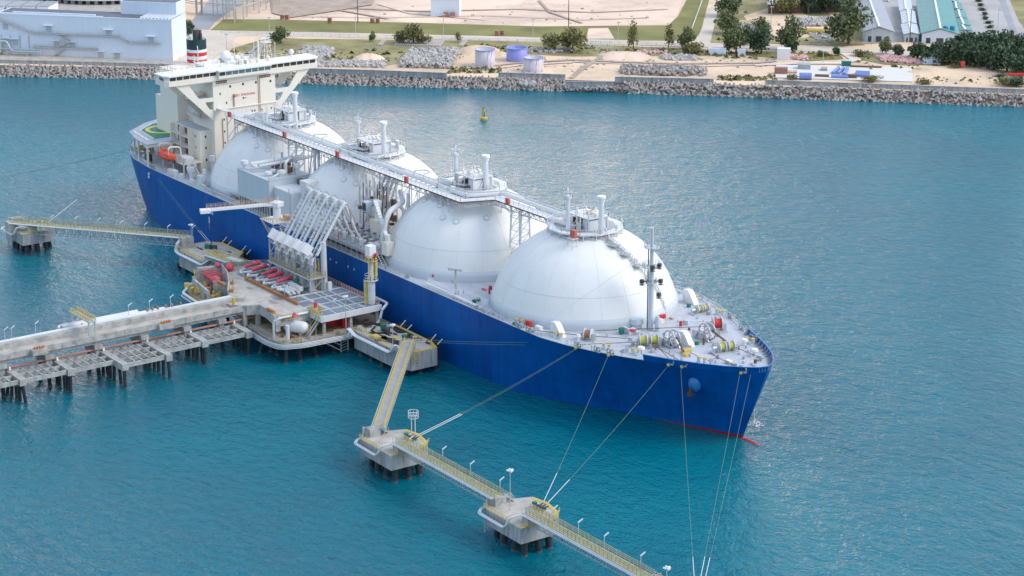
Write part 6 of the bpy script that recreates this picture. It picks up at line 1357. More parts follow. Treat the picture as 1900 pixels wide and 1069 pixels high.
# ------------------------------------------------------------------ buoy
bp_ = P(898, 222, 0); bu = thing('navigation_buoy', 'yellow navigation buoy with lattice top floating alone in the channel', 'buoy', (bp_.x, bp_.y, 0))
x, y = bp_.x, bp_.y
mb = MB(); mb.cyl((x, y, -.6), (x, y, .75), 1.35, n=20); mb.cyl((x, y, .75), (x, y, 1.05), 1.35, .7, 20); mb.build('float', M['yellow_paint'], bu)
mb = MB()
for a in range(4): t = PI/4+a*PI/2; mb.bar((x+.75*math.cos(t), y+.75*math.sin(t), 1), (x+.28*math.cos(t), y+.28*math.sin(t), 4.0), .16)
for z in (1.9, 2.8, 3.6): mb.cyl((x, y, z), (x, y, z+.1), .7-.13*z, n=10)
mb.build('lattice', M['yellow_rail'], bu)
mb = MB(); mb.cyl((x, y, 3.0), (x, y, 4.3), .42, n=12); mb.build('day_mark', M['yellow_paint'], bu)
mb = MB(); mb.cyl((x, y, 4.3), (x, y, 4.75), .2, n=8); mb.cyl((x, y, 1.1), (x, y, 2.6), .35, n=8); mb.build('lantern', M['dark_steel'], bu)
# ------------------------------------------------------------------ shore
ZG = 3.0
mk('sand', (.72, .53, .36), .95, var=.14, scale=.03, dirt=(.36, .29, .22, 1), dirt_amt=.7, dscale=.05, bump=.05, bscale=.8)
mk('yard', (.76, .57, .43), .95, var=.10, scale=.02, dirt=(.40, .30, .24, 1), dirt_amt=.85, dscale=.03, bump=.04, bscale=.4)
mk('scrub', (.25, .22, .09), .95, var=.35, scale=.08, dirt=(.42, .35, .24, 1), dirt_amt=.8, dscale=.06, bump=.3, bscale=.9)
mk('lawn', (.20, .19, .055), .95, var=.25, scale=.06, dirt=(.28, .24, .10, 1), dirt_amt=.6, dscale=.04, bump=.15, bscale=1.2)
mk('road', (.62, .53, .43), .9, var=.08, scale=.05, dirt=(.34, .31, .28, 1), dirt_amt=.5, dscale=.08)
mk('asphalt', (.30, .31, .32), .9, var=.08, scale=.05, dirt=(.4, .38, .36, 1), dirt_amt=.5, dscale=.06)
mk('pale_rail', (.55, .53, .42), .7); mk('pale_mat', (.66, .64, .60), .9, var=.05)
mk('leaf_dark', (.058, .10, .048), .7, var=.45, scale=.4); mk('leaf_mid', (.12, .145, .055), .7, var=.45, scale=.4); mk('leaf_olive', (.16, .15, .05), .75, var=.4, scale=.4)
mk('bark', (.13, .10, .075), .9, var=.3)
mk('block', (.37, .335, .31), .9, var=.25, scale=.35, dirt=(.26, .2, .16, 1), dirt_amt=.5, dscale=.2)
mk('block_white', (.46, .43, .40), .9, var=.15, scale=.4)
mk('block_pink', (.62, .33, .32), .9, var=.3, scale=1.2, dirt=(.7, .66, .64, 1), dirt_amt=1, dscale=1)
mk('wet_rock', (.12, .09, .07), .7, var=.4, scale=1)
mk('cladding', (.66, .72, .80), .5, var=.03, streak=True, scale=1); mk('grey_roof', (.33, .35, .38), .6, var=.06, scale=.2); mk('yard_concrete', (.42, .40, .38), .9, var=.1, scale=.05, dirt=(.30, .28, .26, 1), dirt_amt=.7, dscale=.07); mk('teal_roof', (.105, .28, .26), .55, var=.08, scale=.2, dirt=(.2, .34, .32, 1), dirt_amt=.5)
mk('dark_roof', (.12, .13, .16), .7, var=.15); mk('tank_blue', (.24, .26, .58), .5, var=.08); mk('tank_pale', (.55, .50, .52), .55, var=.12, scale=.3); mk('blue_pipe', (.17, .24, .52), .45, var=.1)
SH = [(-1300, -925), (-411, 25), (-368, 74), (-322.4, 120.7), (-269.9, 176), (-221, 226.5), (-178, 269.3), (-135.4, 310.4), (560, 980)]
def inland(p, i, w):
    a = Vector(SH[max(0, i-1)]); c = Vector(SH[min(len(SH)-1, i+1)]); d = (c-a).normalized(); n = Vector((-d.y, d.x)); return (p[0]+n.x*w, p[1]+n.y*w)
WL = 7.2
TOP = [inland(p, i, WL) for i, p in enumerate(SH)]
FAR = [(900, 3600), (-3800, 3200), (-4200, -1500), (-2400, -2400)]
poly = TOP+FAR
def sheet(name, pts, z, m, label=None, kind='structure', cat=None):
    mb = MB(); mb.add([(p[0], p[1], z) for p in pts], [tuple(range(len(pts)))]); return mb.build(name, M[m], None, label, cat, None, kind)
mb = MB(); 
for i in range(len(TOP)-1):
    a, c = Vector(TOP[i]), Vector(TOP[i+1]); d = (c-a).normalized(); n_ = Vector((-d.y, d.x)); 
mb.add([(p[0], p[1], ZG) for p in poly], [tuple(range(len(poly)))]); mb.build('ground', M['sand'], kind='structure')
mb = MB()
for i in range(len(SH)-1):
    a, c = SH[i], SH[i+1]; t0, t1 = TOP[i], TOP[i+1]; e0, e1 = inland(a, i, -4), inland(c, i+1, -4); mb.add([(e0[0], e0[1], -1.8), (e1[0], e1[1], -1.8), (t1[0], t1[1], ZG), (t0[0], t0[1], ZG)], [(0, 1, 2, 3)])
mb.build('embankment', M['wet_rock'], kind='structure')
def px(pts, z=ZG): return [P2(a, b_, z) for a, b_ in pts]
zz = [ZG]
def patch(name, pts, m): zz[0] += .012; sheet(name, px(pts), zz[0], m)
# big level patches of land, back to front
patch('yard', [(445, 36), (520, -8), (1268, -8), (1255, 36), (1238, 46), (1000, 50), (760, 43), (520, 38)], 'yard')
patch('grass_verge', [(390, 56), (415, 36), (500, 36), (760, 42), (1000, 49), (1240, 47), (1258, 30), (1278, -8), (1318, -8), (1300, 60), (1288, 76), (1100, 75), (960, 68), (600, 60), (470, 58)], 'lawn')
patch('grass_verge', [(0, 0), (1, 0), (1, 1)], 'lawn')
patch('sandy_track', [(1092, 53), (1128, 52), (1140, 72), (1088, 72)], 'yard')
patch('grass_verge', [(335, 69), (400, 66), (428, 78), (415, 92), (340, 96)], 'lawn')
patch('grass_verge', [(430, 90), (500, 70), (560, 72), (900, 76), (1130, 84), (1310, 92), (1320, 104), (1060, 105), (860, 96), (800, 103), (720, 122), (560, 116), (470, 108)], 'scrub')
patch('road', [(340, 52), (400, 57), (470, 58), (600, 60.5), (960, 69), (1295, 79), (1352, 82), (1560, 89), (1700, 96), (1905, 108), (1905, 118), (1690, 103), (1560, 97), (1400, 92), (1290, 88), (960, 77), (600, 69), (470, 67), (330, 70)], 'road')
patch('road', [(1288, 84), (1330, -8), (1352, -8), (1330, 30), (1326, 60), (1330, 76), (1350, 84)], 'road')
patch('road', [(345, 52), (395, -8), (470, -8), (400, 40), (388, 56)], 'asphalt')
patch('road', [(330, 74), (400, 58), (440, 62), (425, 88), (380, 120), (335, 116)], 'road')
patch('asphalt_strip', [(442, 112), (496, 68), (508, 68), (462, 112)], 'asphalt')
patch('grass_verge', [(1318, 80), (1330, 30), (1340, -8), (1420, -8), (1440, 20), (1600, 30), (1604, 84), (1560, 86), (1400, 80)], 'scrub')
patch('sandy_track', [(1380, 30), (1450, 8), (1500, 30), (1560, 34), (1570, 62), (1480, 72), (1400, 62)], 'sand')
patch('grass_verge', [(1330, 98), (1420, 96), (1560, 103), (1565, 110), (1500, 114), (1440, 108)], 'lawn')
patch('grass_verge', [(1590, 100), (1700, 106), (1900, 122), (1900, 138), (1740, 124), (1640, 120), (1592, 110)], 'scrub')
patch('concrete_yard', [(1600, -8), (1905, -8), (1905, 96), (1830, 70), (1600, 82)], 'yard_concrete')
patch('grass_verge', [(1700, 112), (1740, 104), (1905, 114), (1905, 142), (1820, 140), (1700, 124)], 'lawn')
patch('grass_verge', [(1870, -8), (1905, -8), (1905, 60), (1890, 40)], 'scrub')
patch('drain', [(1850, -8), (1862, -8), (1892, 74), (1880, 74)], 'asphalt')
patch('concrete_pad', [(1440, 121), (1692, 127), (1694, 153), (1438, 145)], 'pale_mat')
patch('promenade', [(-10, 104.5), (345, 115), (340, 121), (-10, 111)], 'concrete_deck')
patch('yard', [(-10, -8), (330, -8), (320, 30), (-10, 20)], 'concrete_deck')
# sea walls
def seawall(pxs, h, label, z0=-.3, th=.6):
    pts = [Vector(P2(a, b_, ZG+h)+(0,)) for a, b_ in pxs]; mb = MB()
    for a, c in zip(pts, pts[1:]): mb.bar((a.x, a.y, ZG+(h+z0)/2), (c.x, c.y, ZG+(h+z0)/2), th, h-z0)
    for a, c in zip(pts, pts[1:]): mb.bar((a.x, a.y, ZG+h+.1), (c.x, c.y, ZG+h+.1), th+.25, .16)
    mb.build('sea_wall', M['concrete_wall'], None, label, 'sea wall')
seawall([(-30, 111), (170, 115.5), (345, 121)], 1.2, 'grey sea wall in front of the big white building at the left')
seawall([(562, 127), (700, 131), (829, 136)], 1.8, 'sea wall with vertical streaks in front of the heap of white blocks')
seawall([(925, 135), (1049, 139)], 1.8, 'short end of sea wall in front of the three storage tanks')
seawall([(1050, 152), (1140, 152)], .5, 'low broken kerb between two raised pieces of sea wall', -3)
seawall([(1141, 143), (1324, 147)], 1.8, 'sea wall in front of the rows of stacked armour units')
seawall([(1420, 149), (1560, 154), (1700, 159), (1920, 167)], 1.6, 'long sea wall running off the right edge of the photo')
# armour blocks (tetrapods)
def tetra(mb, c, s, seed):
    r = random.Random(seed); q = Matrix.Rotation(r.random()*6.3, 3, 'Z') @ Matrix.Rotation(r.random()*6.3, 3, 'X') @ Matrix.Rotation(r.random()*6.3, 3, 'Y')
    for d in ((0, 0, 1), (.94, 0, -.33), (-.47, .82, -.33), (-.47, -.82, -.33)):
        d = q @ Vector(d); mb.cyl(c, Vector(c)+d*s, s*.44, s*.28, 5, True, False)
protos = []
for k in range(4): m_ = MB(); tetra(m_, (0, 0, 0), 1.05, k+3); protos.append(m_)
cells = []
for i in range(1, len(SH)-2):
    a, c = Vector(SH[i]), Vector(SH[i+1]); L_ = (c-a).length; n_ = int(L_/1.6); d = (c-a).normalized(); nn = Vector((-d.y, d.x))
    for j in range(n_):
        for k in range(5):
            f = (j+rnd.random()*.8)/n_; w_ = -.6+k*1.65+rnd.random()*.7; p = a.lerp(c, f)+nn*w_; cells.append((p.x, p.y, w_/WL*ZG-.15+rnd.random()*.6, rnd.random()*6.3, .95+rnd.random()*.3, i))
def midgap(p):  # the stretch of loose rubble in the middle, without armour blocks
    g = P2(1050, 160, 1); g2 = P2(1170, 163, 1); d = Vector((g2[0]-g[0], g2[1]-g[1])); t = (Vector(p[:2])-Vector(g)).dot(d)/d.length_squared; return 0 < t < 1
cells = [c for c in cells if not midgap(c)]
cells.sort(key=lambda c: (Vector(c[:3])-CAM).length)
one = protos[0].build('tetrapod', M['block']); one.location = (0, 0, 0)
ms = [one.data]
for k in range(1, 4): o = protos[k].build('tetrapod', M['block']); ms.append(o.data); bpy.data.objects.remove(o)
tag(one, 'pale grey concrete tetrapod in the bank below the longest sea wall', 'tetrapod', 'tetrapods of the right end of the bank')
vis = [c for c in cells if c[2] > 0][:0]+cells
sel = []; rest = []
for c in cells:
    v = Vector(c[:3])-CAM; x_ = 950+FPX*v.dot(RGT)/v.dot(DIR)
    (sel if (x_ < 1905 and c[2] > .3 and len(sel) < 300) else rest).append(c)
for i, c in enumerate(sel):
    o = one if i == 0 else one.copy()
    if i: COL.objects.link(o); o.data = ms[i % 4]
    o.location = c[:3]; o.rotation_euler = (c[3], c[3]*2, c[3]*3); o.scale = (c[4],)*3
mb = MB()
for i, c in enumerate(rest):
    pm = protos[i % 4]; ca, sa = math.cos(c[3]), math.sin(c[3]); s_ = c[4]; o_ = len(mb.v)
    mb.v += [((v[0]*ca-v[1]*sa)*s_+c[0], (v[0]*sa+v[1]*ca)*s_+c[1], v[2]*s_+c[2]) for v in pm.v]; mb.f += [tuple(a+o_ for a in f) for f in pm.f]; mb.s += pm.s
mb.build('tetrapod_bank', M['block'], None, 'long bank of heaped concrete tetrapods along the shore', 'armour bank', None, 'stuff')
def rubble(name, pxs, n_, s0, s1, m, label, cat, zb=ZG, hh=1.0, kind='stuff', group=None):
    mb = MB(); pg = [Vector(P2(a, b_, zb)) for a, b_ in pxs]; x0 = min(p.x for p in pg); x1 = max(p.x for p in pg); y0 = min(p.y for p in pg); y1 = max(p.y for p in pg); k = 0
    def ins(x, y):
        r_ = False; j = len(pg)-1
        for i in range(len(pg)):
            if (pg[i].y > y) != (pg[j].y > y) and x < (pg[j].x-pg[i].x)*(y-pg[i].y)/(pg[j].y-pg[i].y)+pg[i].x: r_ = not r_
            j = i
        return r_
    t = 0
    while k < n_ and t < n_*40:
        t += 1; x = x0+rnd.random()*(x1-x0); y = y0+rnd.random()*(y1-y0)
        if not ins(x, y): continue
        k += 1; s_ = s0+rnd.random()*(s1-s0); mb.box((x, y, zb+rnd.random()*hh), (s_, s_*.8, s_*.7), rnd.random()*3, rnd.random()*3, rnd.random())
    return mb.build(name, M[m], None, label, cat, group, kind)
rubble('rubble', [(1045, 158), (1175, 160), (1180, 172), (1040, 168)], 500, .4, 1.3, 'block', 'loose brown rubble below the broken part of the sea wall', 'rubble', .4, 1.5)
rubble('rubble', [(965, 140), (985, 140), (990, 162), (962, 160)], 60, 1.0, 2.2, 'block_white', 'pile of large white boulders spilling over the bank under the storage tanks', 'rubble', 1.2, 1.8)
rubble('rubble', [(1145, 150), (1170, 146), (1172, 162), (1150, 164)], 30, .8, 1.8, 'block_white', 'white boulders on the bank at the end of the broken wall', 'rubble', 1.2, 1.6)
rubble('block_heap', [(740, 126), (762, 98), (850, 98), (850, 104), (835, 128)], 1100, .8, 1.5, 'block_white', 'big heap of white concrete blocks behind the sea wall', 'block heap', ZG, 2.2)
rubble('block_heap', [(560, 108), (620, 92), (600, 116), (715, 116), (716, 126), (560, 124)], 750, .7, 1.4, 'block_white', 'loose spread of white rocks behind the sea wall end nearest the ship', 'block heap', ZG, 1.0)
rubble('block_heap', [(560, 92), (600, 91), (620, 98), (610, 110), (560, 112)], 380, .7, 1.4, 'block_white', 'rounded mound of pale rocks at the road side of the white rocks', 'block heap', ZG, 1.6)
rubble('block_heap', [(1152, 128), (1250, 126), (1312, 131), (1308, 143), (1150, 139)], 380, .8, 1.6, 'block', 'rows of stacked grey armour units behind the sea wall', 'block heap', ZG, 1.8)
rubble('block_heap', [(1226, 105), (1290, 106), (1292, 113), (1230, 112)], 110, 1.0, 1.9, 'block_white', 'low row of white boulders in the middle of the sand yard', 'block heap', ZG, .8)
rubble('block_heap', [(1626, 108), (1645, 106), (1710, 114), (1712, 120), (1640, 116)], 420, .9, 1.5, 'block_pink', 'rows of pink and white concrete blocks beside the tree line', 'block heap', ZG, .9)
rubble('block_heap', [(1462, 104), (1498, 107), (1498, 113), (1462, 110)], 90, .8, 1.3, 'block_pink', 'small stack of pink blocks next to the grass', 'block heap', ZG, .9)
rubble('scrap_heap', [(1475, 40), (1545, 36), (1550, 50), (1480, 50)], 260, .8, 2.0, 'block_white', 'white scrap and sacks heaped between the trees', 'scrap heap', ZG, 1.2)
rubble('scrap_heap', [(1370, 44), (1425, 40), (1432, 62), (1380, 66)], 160, .8, 1.8, 'block_white', 'white scrap lying between the trees at the road corner', 'scrap heap', ZG, 1)
rubble('scrap_heap', [(1500, 62), (1545, 64), (1550, 80), (1505, 78)], 70, .8, 1.8, 'block_white', 'row of white posts lying in the grass left of the big round tree', 'scrap heap', ZG, .5)
rubble('scrap_heap', [(980, 90), (1060, 92), (1065, 98), (985, 98)], 90, .5, 1.2, 'block_white', 'white debris scattered under the bushes behind the storage tanks', 'scrap heap', ZG, .5)
rubble('scrap_heap', [(1180, 94), (1240, 96), (1240, 102), (1180, 100)], 70, .5, 1.3, 'block_pink', 'pinkish debris along the road fence', 'scrap heap', ZG, .5)
# spoil heaps
def mound(px_, py_, r_, h_, m, label):
    p = P(px_, py_, ZG); mb = MB(); n_ = 18; rings = [(1, 0), (.75, .45), (.45, .8), (.15, 1)]
    vs = [(p.x+r_*k*math.cos(2*PI*i/n_)*(1+.15*math.sin(3*i)), p.y+r_*k*math.sin(2*PI*i/n_)*(1+.12*math.cos(5*i)), ZG+h_*z*(1+.15*math.sin(i*7))) for k, z in rings for i in range(n_)]
    mb.add(vs, [(k*n_+i, k*n_+(i+1) % n_, (k+1)*n_+(i+1) % n_, (k+1)*n_+i) for k in range(3) for i in range(n_)]+[tuple(range(3*n_, 4*n_))]); mb.build('spoil_heap', M[m], None, label, 'sand heap')
mound(685, 112, 7, 2.6, 'yard', 'pale sand heap to the left of the white block heap'); mound(890, 96, 9, 2.4, 'sand', 'brownish heap behind the pale storage tank'); mound(925, 101, 4, 1.2, 'sand', 'tiny heap between the storage tanks')
mound(1160, 105, 11, 1.6, 'yard', 'flat whitish sand heap in the middle of the yard'); mound(1790, 140, 24, .9, 'sand', 'wide low mound of yellowish sand near the right edge')
# storage tanks on the shore
for i, (a, b_, r_, h_, mt, lb_) in enumerate(((900, 122, 4.0, 6.6, 'tank_pale', 'pale storage tank with a blue stripe, the left one of three'), (959, 112, 4.3, 5.2, 'tank_blue', 'violet blue storage tank, behind the other two'), (990, 132, 3.9, 5.4, 'tank_pale', 'pale open topped storage tank with blue ribs, nearest the sea wall'))):
    p = P(a, b_, ZG); t = thing('shore_tank', lb_, 'storage tank', (p.x, p.y, ZG), 'three storage tanks on the sand yard')
    mb = MB(); mb.lathe([(r_, ZG), (r_, ZG+h_), (r_-.25, ZG+h_), (r_-.25, ZG+h_-1.0), (.01, ZG+h_-.8)], p.x, p.y, 28); mb.build('shell', M[mt], t)
    mb = MB(); mb.tube([(p.x+r_*math.cos(q*PI/14), p.y+r_*math.sin(q*PI/14), ZG+h_) for q in range(28)], .18, 5, True); mb.build('rim', M['tank_blue'], t)
    mb = MB()
    for q in ((-.5, -.1) if i == 0 else (-2.3, -1.2, -.5, .3)):
        a0 = q; mb.add([(p.x+(r_+.03)*math.cos(a0), p.y+(r_+.03)*math.sin(a0), ZG), (p.x+(r_+.03)*math.cos(a0+.12), p.y+(r_+.03)*math.sin(a0+.12), ZG), (p.x+(r_+.03)*math.cos(a0+.45), p.y+(r_+.03)*math.sin(a0+.45), ZG+h_), (p.x+(r_+.03)*math.cos(a0+.2), p.y+(r_+.03)*math.sin(a0+.2), ZG+h_)], [(0, 1, 2, 3)])
    if i != 1: mb.build('painted_stripe', M['tank_blue'], t)
# pipes stored on the concrete pad
def pipes(pxa, pxb, n_, r_, m, label, step=(0, 0)):
    a = P(*pxa, ZG+r_); b_ = P(*pxb, ZG+r_)
    for i in range(n_):
        o = Vector((step[0]*i, step[1]*i, 0)); mb = MB(); mb.cyl(a+o, b_+o, r_, n=9); mb.build('stored_pipe', M[m], None, label if n_ == 1 else label+', number %s' % ('one', 'two', 'three', 'four', 'five', 'six')[i], 'pipe', 'pipes stored on the shore')
pipes((1483, 141), (1506, 141.5), 1, 1.4, 'blue_pipe', 'fat short blue pipe on the white pad'); pipes((1512, 140), (1538, 141), 1, .6, 'rusty_steel', 'thin brown pipe right of the fat blue pipe'); pipes((1542, 142), (1574, 143), 1, .7, 'blue_pipe', 'long thin blue pipe along the front of the white pad')
pipes((1588, 134), (1614, 135), 4, .75, 'blue_pipe', 'blue pipe in the row at the right end of the white pad', (1.3, -1.5)); pipes((1545, 136), (1556, 126), 2, .7, 'blue_pipe', 'leaning blue pipe pair at the pad middle', (1.4, 1.4)); pipes((1566, 138), (1572, 127), 1, .8, 'blue_pipe', 'single blue pipe lying across the pad')
pipes((1490, 57), (1540, 59), 1, 1.3, 'yellow_rail', 'long fat yellow pipe lying in front of the big round tree'); pipes((1372, 41), (1415, 40), 1, .9, 'yellow_rail', 'yellow pipe at the road corner behind the trees')
for i, (a, b_, d, mt, lb_) in enumerate(((1449, 137, (5, 3, 2.4), 'brown_pipe', 'brown and grey crate at the left end of the white pad'), (1465, 136, (1.6, 3.4, .8), 'orange_rail', 'orange steel section next to the brown crate'), (1475, 136, (1.6, 3.4, .8), 'orange_rail', 'second orange steel section left of the fat blue pipe'), (1492, 128, (5, 4, 2), 'steel_grey', 'grey bundle behind the fat blue pipe'), (1529, 131, (2.4, 4, 1), 'block', 'grey sheet bundle in the middle of the pad'), (1570, 123, (3.8, 2, 1.9), 'green_paint', 'green skip behind the white pad'), (1580, 145, (4, 2.4, 1.3), 'rusty_steel', 'dark scrap bundle in front of the blue pipe row'), (1607, 126, (12, 1.2, .7), 'rusty_steel', 'long dark steel bundle behind the blue pipe row'), (1786, 128, (1.6, 1.6, 3.0), 'orange_paint', 'small red kiosk on the sand near the tree line'), (1728, 119, (7, 4, 3), 'cladding', 'grey truck like shelter at the end of the pink blocks'), (1454, 109, (5.2, 3.6, 4.2), 'bridge_white', 'white box shaped hut next to the pink blocks'), (1331, 101.5, (7, 2.4, 2.6), 'cladding', 'long low white shed beside the road fence'), (1376, 103, (3, 2.4, 2.6), 'cladding', 'small white cabin under the trees at the fence'))):
    p = P(a, b_, ZG); mb = MB(); mb.box((p.x, p.y, ZG+d[2]/2), d, R(45)); mb.box((p.x, p.y, ZG+d[2]+.06), (d[0]*1.04, d[1]*1.04, .1), R(45)); mb.build('yard_item', M[mt], None, lb_, lb_.split()[-1] if False else 'stored item')
# rows of white planks in the grass
for i, (a, b_, n_) in enumerate(((733, 84, 13), (788, 85, 7), (702, 84, 2), (852, 85, 2))):
    for k in range(n_):
        p = P(a+k*4.4, b_+.1*k, ZG+.3); q = P(a+k*4.4+9, b_-9, ZG+.3); mb = MB(); mb.bar(p, q, .7, .5)
        if n_ > 3: mb.build('concrete_beam', M['block_white'], None, 'white concrete beam lying in the %s row in the grass' % ('long' if i == 0 else 'short'), 'beam', 'beams lying in the %s row' % ('long' if i == 0 else 'short'))
        else: mb.build('concrete_beam', M['block_white'], None, 'white concrete beam of a lone pair %s' % ('left of the bushes' if i == 2 else 'left of the pale tank'), 'beam', 'lone beams %d' % i)

# ------------------------------------------------------------------ buildings
def wall_axes(a, b_):   # frame along a ground line
    d = (b_-a); L_ = d.length; d = d.normalized(); return d, Vector((-d.y, d.x, 0)), L_
# long white building at the left
bA = P(321, 109, ZG+1); bL_ = P(50, 97, ZG+1); d, n_, L_ = wall_axes(Vector((bL_.x, bL_.y, 0)), Vector((bA.x, bA.y, 0)))
o0 = Vector((bA.x, bA.y, 0)); bl = thing('process_building', 'long white windowless building with zigzag outside stairs behind a sea wall', 'building', (bA.x-d.x*30, bA.y-d.y*30, ZG))
def bpt(u, v, z): return o0-d*u+n_*v+Vector((0, 0, z))
def bquadbox(mb, u0, u1, v0, v1, z0, z1):
    c = [bpt(u, v, z) for z in (z0, z1) for u, v in ((u0, v0), (u0, v1), (u1, v1), (u1, v0))]; mb.add(c, [(0, 1, 2, 3), (7, 6, 5, 4), (0, 4, 5, 1), (1, 5, 6, 2), (2, 6, 7, 3), (3, 7, 4, 0)]); return mb
BH = 19.2
mb = MB(); bquadbox(mb, 0, 77, 0, 16, ZG, BH); bquadbox(mb, 77, 140, 4, 16, ZG, 12); mb.build('wall', M['cladding'], bl)
mb = MB(); bquadbox(mb, .8, 76, .8, 15.2, BH+.01, BH+.1); mb.build('roof', M['dark_roof'], bl)
mb = MB(); bquadbox(mb, -.05, 77, -.1, .5, BH, BH+.5); bquadbox(mb, -.1, .5, 0, 16, BH, BH+.5)
for i in range(9): u = 1.5+i*1.5; bquadbox(mb, u, u+.25, 1, 15, BH+.2, BH+1.0)
bquadbox(mb, 30, 76, 1.5, 2.2, BH+.1, BH+.5); bquadbox(mb, 34, 70, 3, 4, BH+.1, BH+.8); mb.build('roof_trim', M['cladding'], bl)
mb = MB(); bquadbox(mb, 2, 26, 11, 21, BH, 24.6); mb.build('roof_house', M['cladding'], bl); mb = MB(); bquadbox(mb, 2.6, 25.4, 11.6, 20.4, 24.62, 24.7); mb.build('roof_house_top', M['dark_roof'], bl)
mb = MB(); 
for u, z in ((72, 15.6), (53, 15.3), (27, 14.6), (9, 12.6), (72, 9.4), (68, 9.2), (50, 9.2), (43, 9), (31, 5.6), (24, 5.4)): bquadbox(mb, u-1.2, u+1.2, -.08, .02, z-2.6, z)
mb.build('door', M['pipe_blue_grey'], bl); mb = MB()
for u, z in ((72, 15.6), (53, 15.3), (27, 14.6), (9, 12.6), (72, 9.4), (68, 9.2), (50, 9.2), (43, 9), (31, 5.6), (24, 5.4)): bquadbox(mb, u-2, u+2, -1.4, 0, z+.2, z+.4); bquadbox(mb, u-2.6, u-2.3, -.2, 0, z-1.4, z-1)
mb.build('door_canopy', M['bridge_white'], bl)
mb = MB(); sr = MB(); segs = [(76, 18.4, 60, 12.2), (60, 12.2, 22, 12.2), (22, 12.2, 18.5, 10), (18.5, 10, 5, 10), (49, 12.2, 44, 9.2), (60, 6.6, 32, 6.6), (44, 9.2, 50, 6.6), (46, 6.6, 51, 3.2)]
for u0, z0, u1, z1 in segs:
    for v in (-.2, -1.3): mb.bar(bpt(u0, v, z0), bpt(u1, v, z1), .18, .4)
    c0, c1 = bpt(u0, -.75, z0), bpt(u1, -.75, z1); mb.bar(c0, c1, 1.1, .1); rail(sr, [bpt(u0, -1.3, z0), bpt(u1, -1.3, z1)], 1.1, 2.2, .09, 2)
mb.build('outside_stair', M['galvanised'], bl); sr.build('stair_rail', M['pale_rail'], bl)
mb = MB(); 
for u in (62, 66, 70, 74): mb.tube([bpt(u, -.3, ZG), bpt(u, -.3, 11)], .15)
mb.tube(bend([bpt(78, -4, 9), bpt(70, -4, 9), bpt(68, -4, 5), bpt(56, -4, 5)], 1), .4, 7); mb.tube(bend([bpt(120, -2, 8), bpt(78, -2, 8), bpt(76, -2, 5.4), bpt(58, -2, 5.4)], 1), .4, 7)
rail(mb, [bpt(120, -5, ZG), bpt(55, -5, ZG)], 3.2, 3, .16, 2); mb.build('yard_pipes', M['pipe_blue_grey'], bl)
mb = MB(); bquadbox(mb, 79, 110, -3.4, 2, ZG, 8); mb.box(bpt(76, -3, 6.4), (5, 4, 4.4), .8); mb.build('lean_to', M['house_grey'], bl)
# pipe trench and low tanks behind it
rk = thing('pipe_rack', 'long white framed pipe rack on the ground behind the white building', 'pipe rack', tuple(bpt(60, 26, ZG))); mb = MB(); rail(mb, [bpt(160, 27, ZG), bpt(26, 27, ZG)], 6, 3.4, .3, 2); rail(mb, [bpt(160, 33, ZG), bpt(26, 33, ZG)], 6, 3.4, .3, 2); mb.build('rack_frame', M['bridge_white'], rk)
mb = MB()
for q in range(4): mb.tube([bpt(160, 28+q*1.3, ZG+5.4), bpt(26, 28+q*1.3, ZG+5.4)], .45, 6)
mb.build('rack_pipes', M['pipe_white'], rk)
for i in range(4):
    a = P(4+i*28, 11, ZG+4); mb = MB(); mb.box((a.x, a.y, ZG+2.4), (5.5, 13, 4.8), R(47)); o = mb.build('plant_shed', M['cladding'], None, 'low grey roofed plant shed beside the huge round tank, number %s of four' % ('one', 'two', 'three', 'four')[i], 'shed', 'row of plant sheds'); mb = MB(); mb.box((a.x, a.y, ZG+4.95), (5.9, 13.4, .3), R(47)); mb.build('roof', M['grey_roof'], o)
tc = P(205, -14, ZG); rt = thing('round_tank', 'huge round tank standing on a ring of short piers', 'storage tank', (tc.x, tc.y, ZG)); mb = MB(); mb.cyl((tc.x, tc.y, ZG+2.2), (tc.x, tc.y, ZG+3.4), 38, n=64); mb.build('base_slab', M['pale_mat'], rt); mb = MB(); mb.cyl((tc.x, tc.y, ZG+3.4), (tc.x, tc.y, ZG+30), 35, n=64); mb.build('shell', mat('tank_shell', (.55, .62, .56), .6), rt)
mb = MB()
for i in range(60): a = 2*PI*i/60; mb.bb(tc.x+36*math.cos(a)-.7, tc.x+36*math.cos(a)+.7, tc.y+36*math.sin(a)-.7, tc.y+36*math.sin(a)+.7, ZG, ZG+2.2)
mb.build('piers', M['concrete'], rt)
# steel pipe bridge over the road
def piperack(label, pts, h, w_=4):
    t = thing('pipe_bridge', label, 'pipe bridge', (P(*pts[0], ZG).x, P(*pts[0], ZG).y, ZG)); fr = MB(); pp = MB(); W_ = [P(*q, ZG) for q in pts]
    for a, c in zip(W_, W_[1:]):
        dd, nn, LL = wall_axes(Vector((a.x, a.y, 0)), Vector((c.x, c.y, 0))); k = max(1, int(LL/8))
        for i in range(k+1):
            p = a.lerp(c, i/k)
            for s_ in (-1, 1): fr.bar(p+nn*s_*w_/2, p+nn*s_*w_/2+Vector((0, 0, h)), .4)
            for z in (h*.6, h): fr.bar(p-nn*w_/2+Vector((0, 0, z)), p+nn*w_/2+Vector((0, 0, z)), .35)
        for s_ in (-1, 1):
            for z in (h*.6, h): fr.bar(a+nn*s_*w_/2+Vector((0, 0, z)), c+nn*s_*w_/2+Vector((0, 0, z)), .35)
        for q in range(5): pp.tube([a+nn*(q-2)*w_*.2+Vector((0, 0, h+.4)), c+nn*(q-2)*w_*.2+Vector((0, 0, h+.4))], .28, 6); 
    fr.build('steel_frame', M['galvanised'], t); pp.build('bridge_pipes', M['pipe_white'], t)
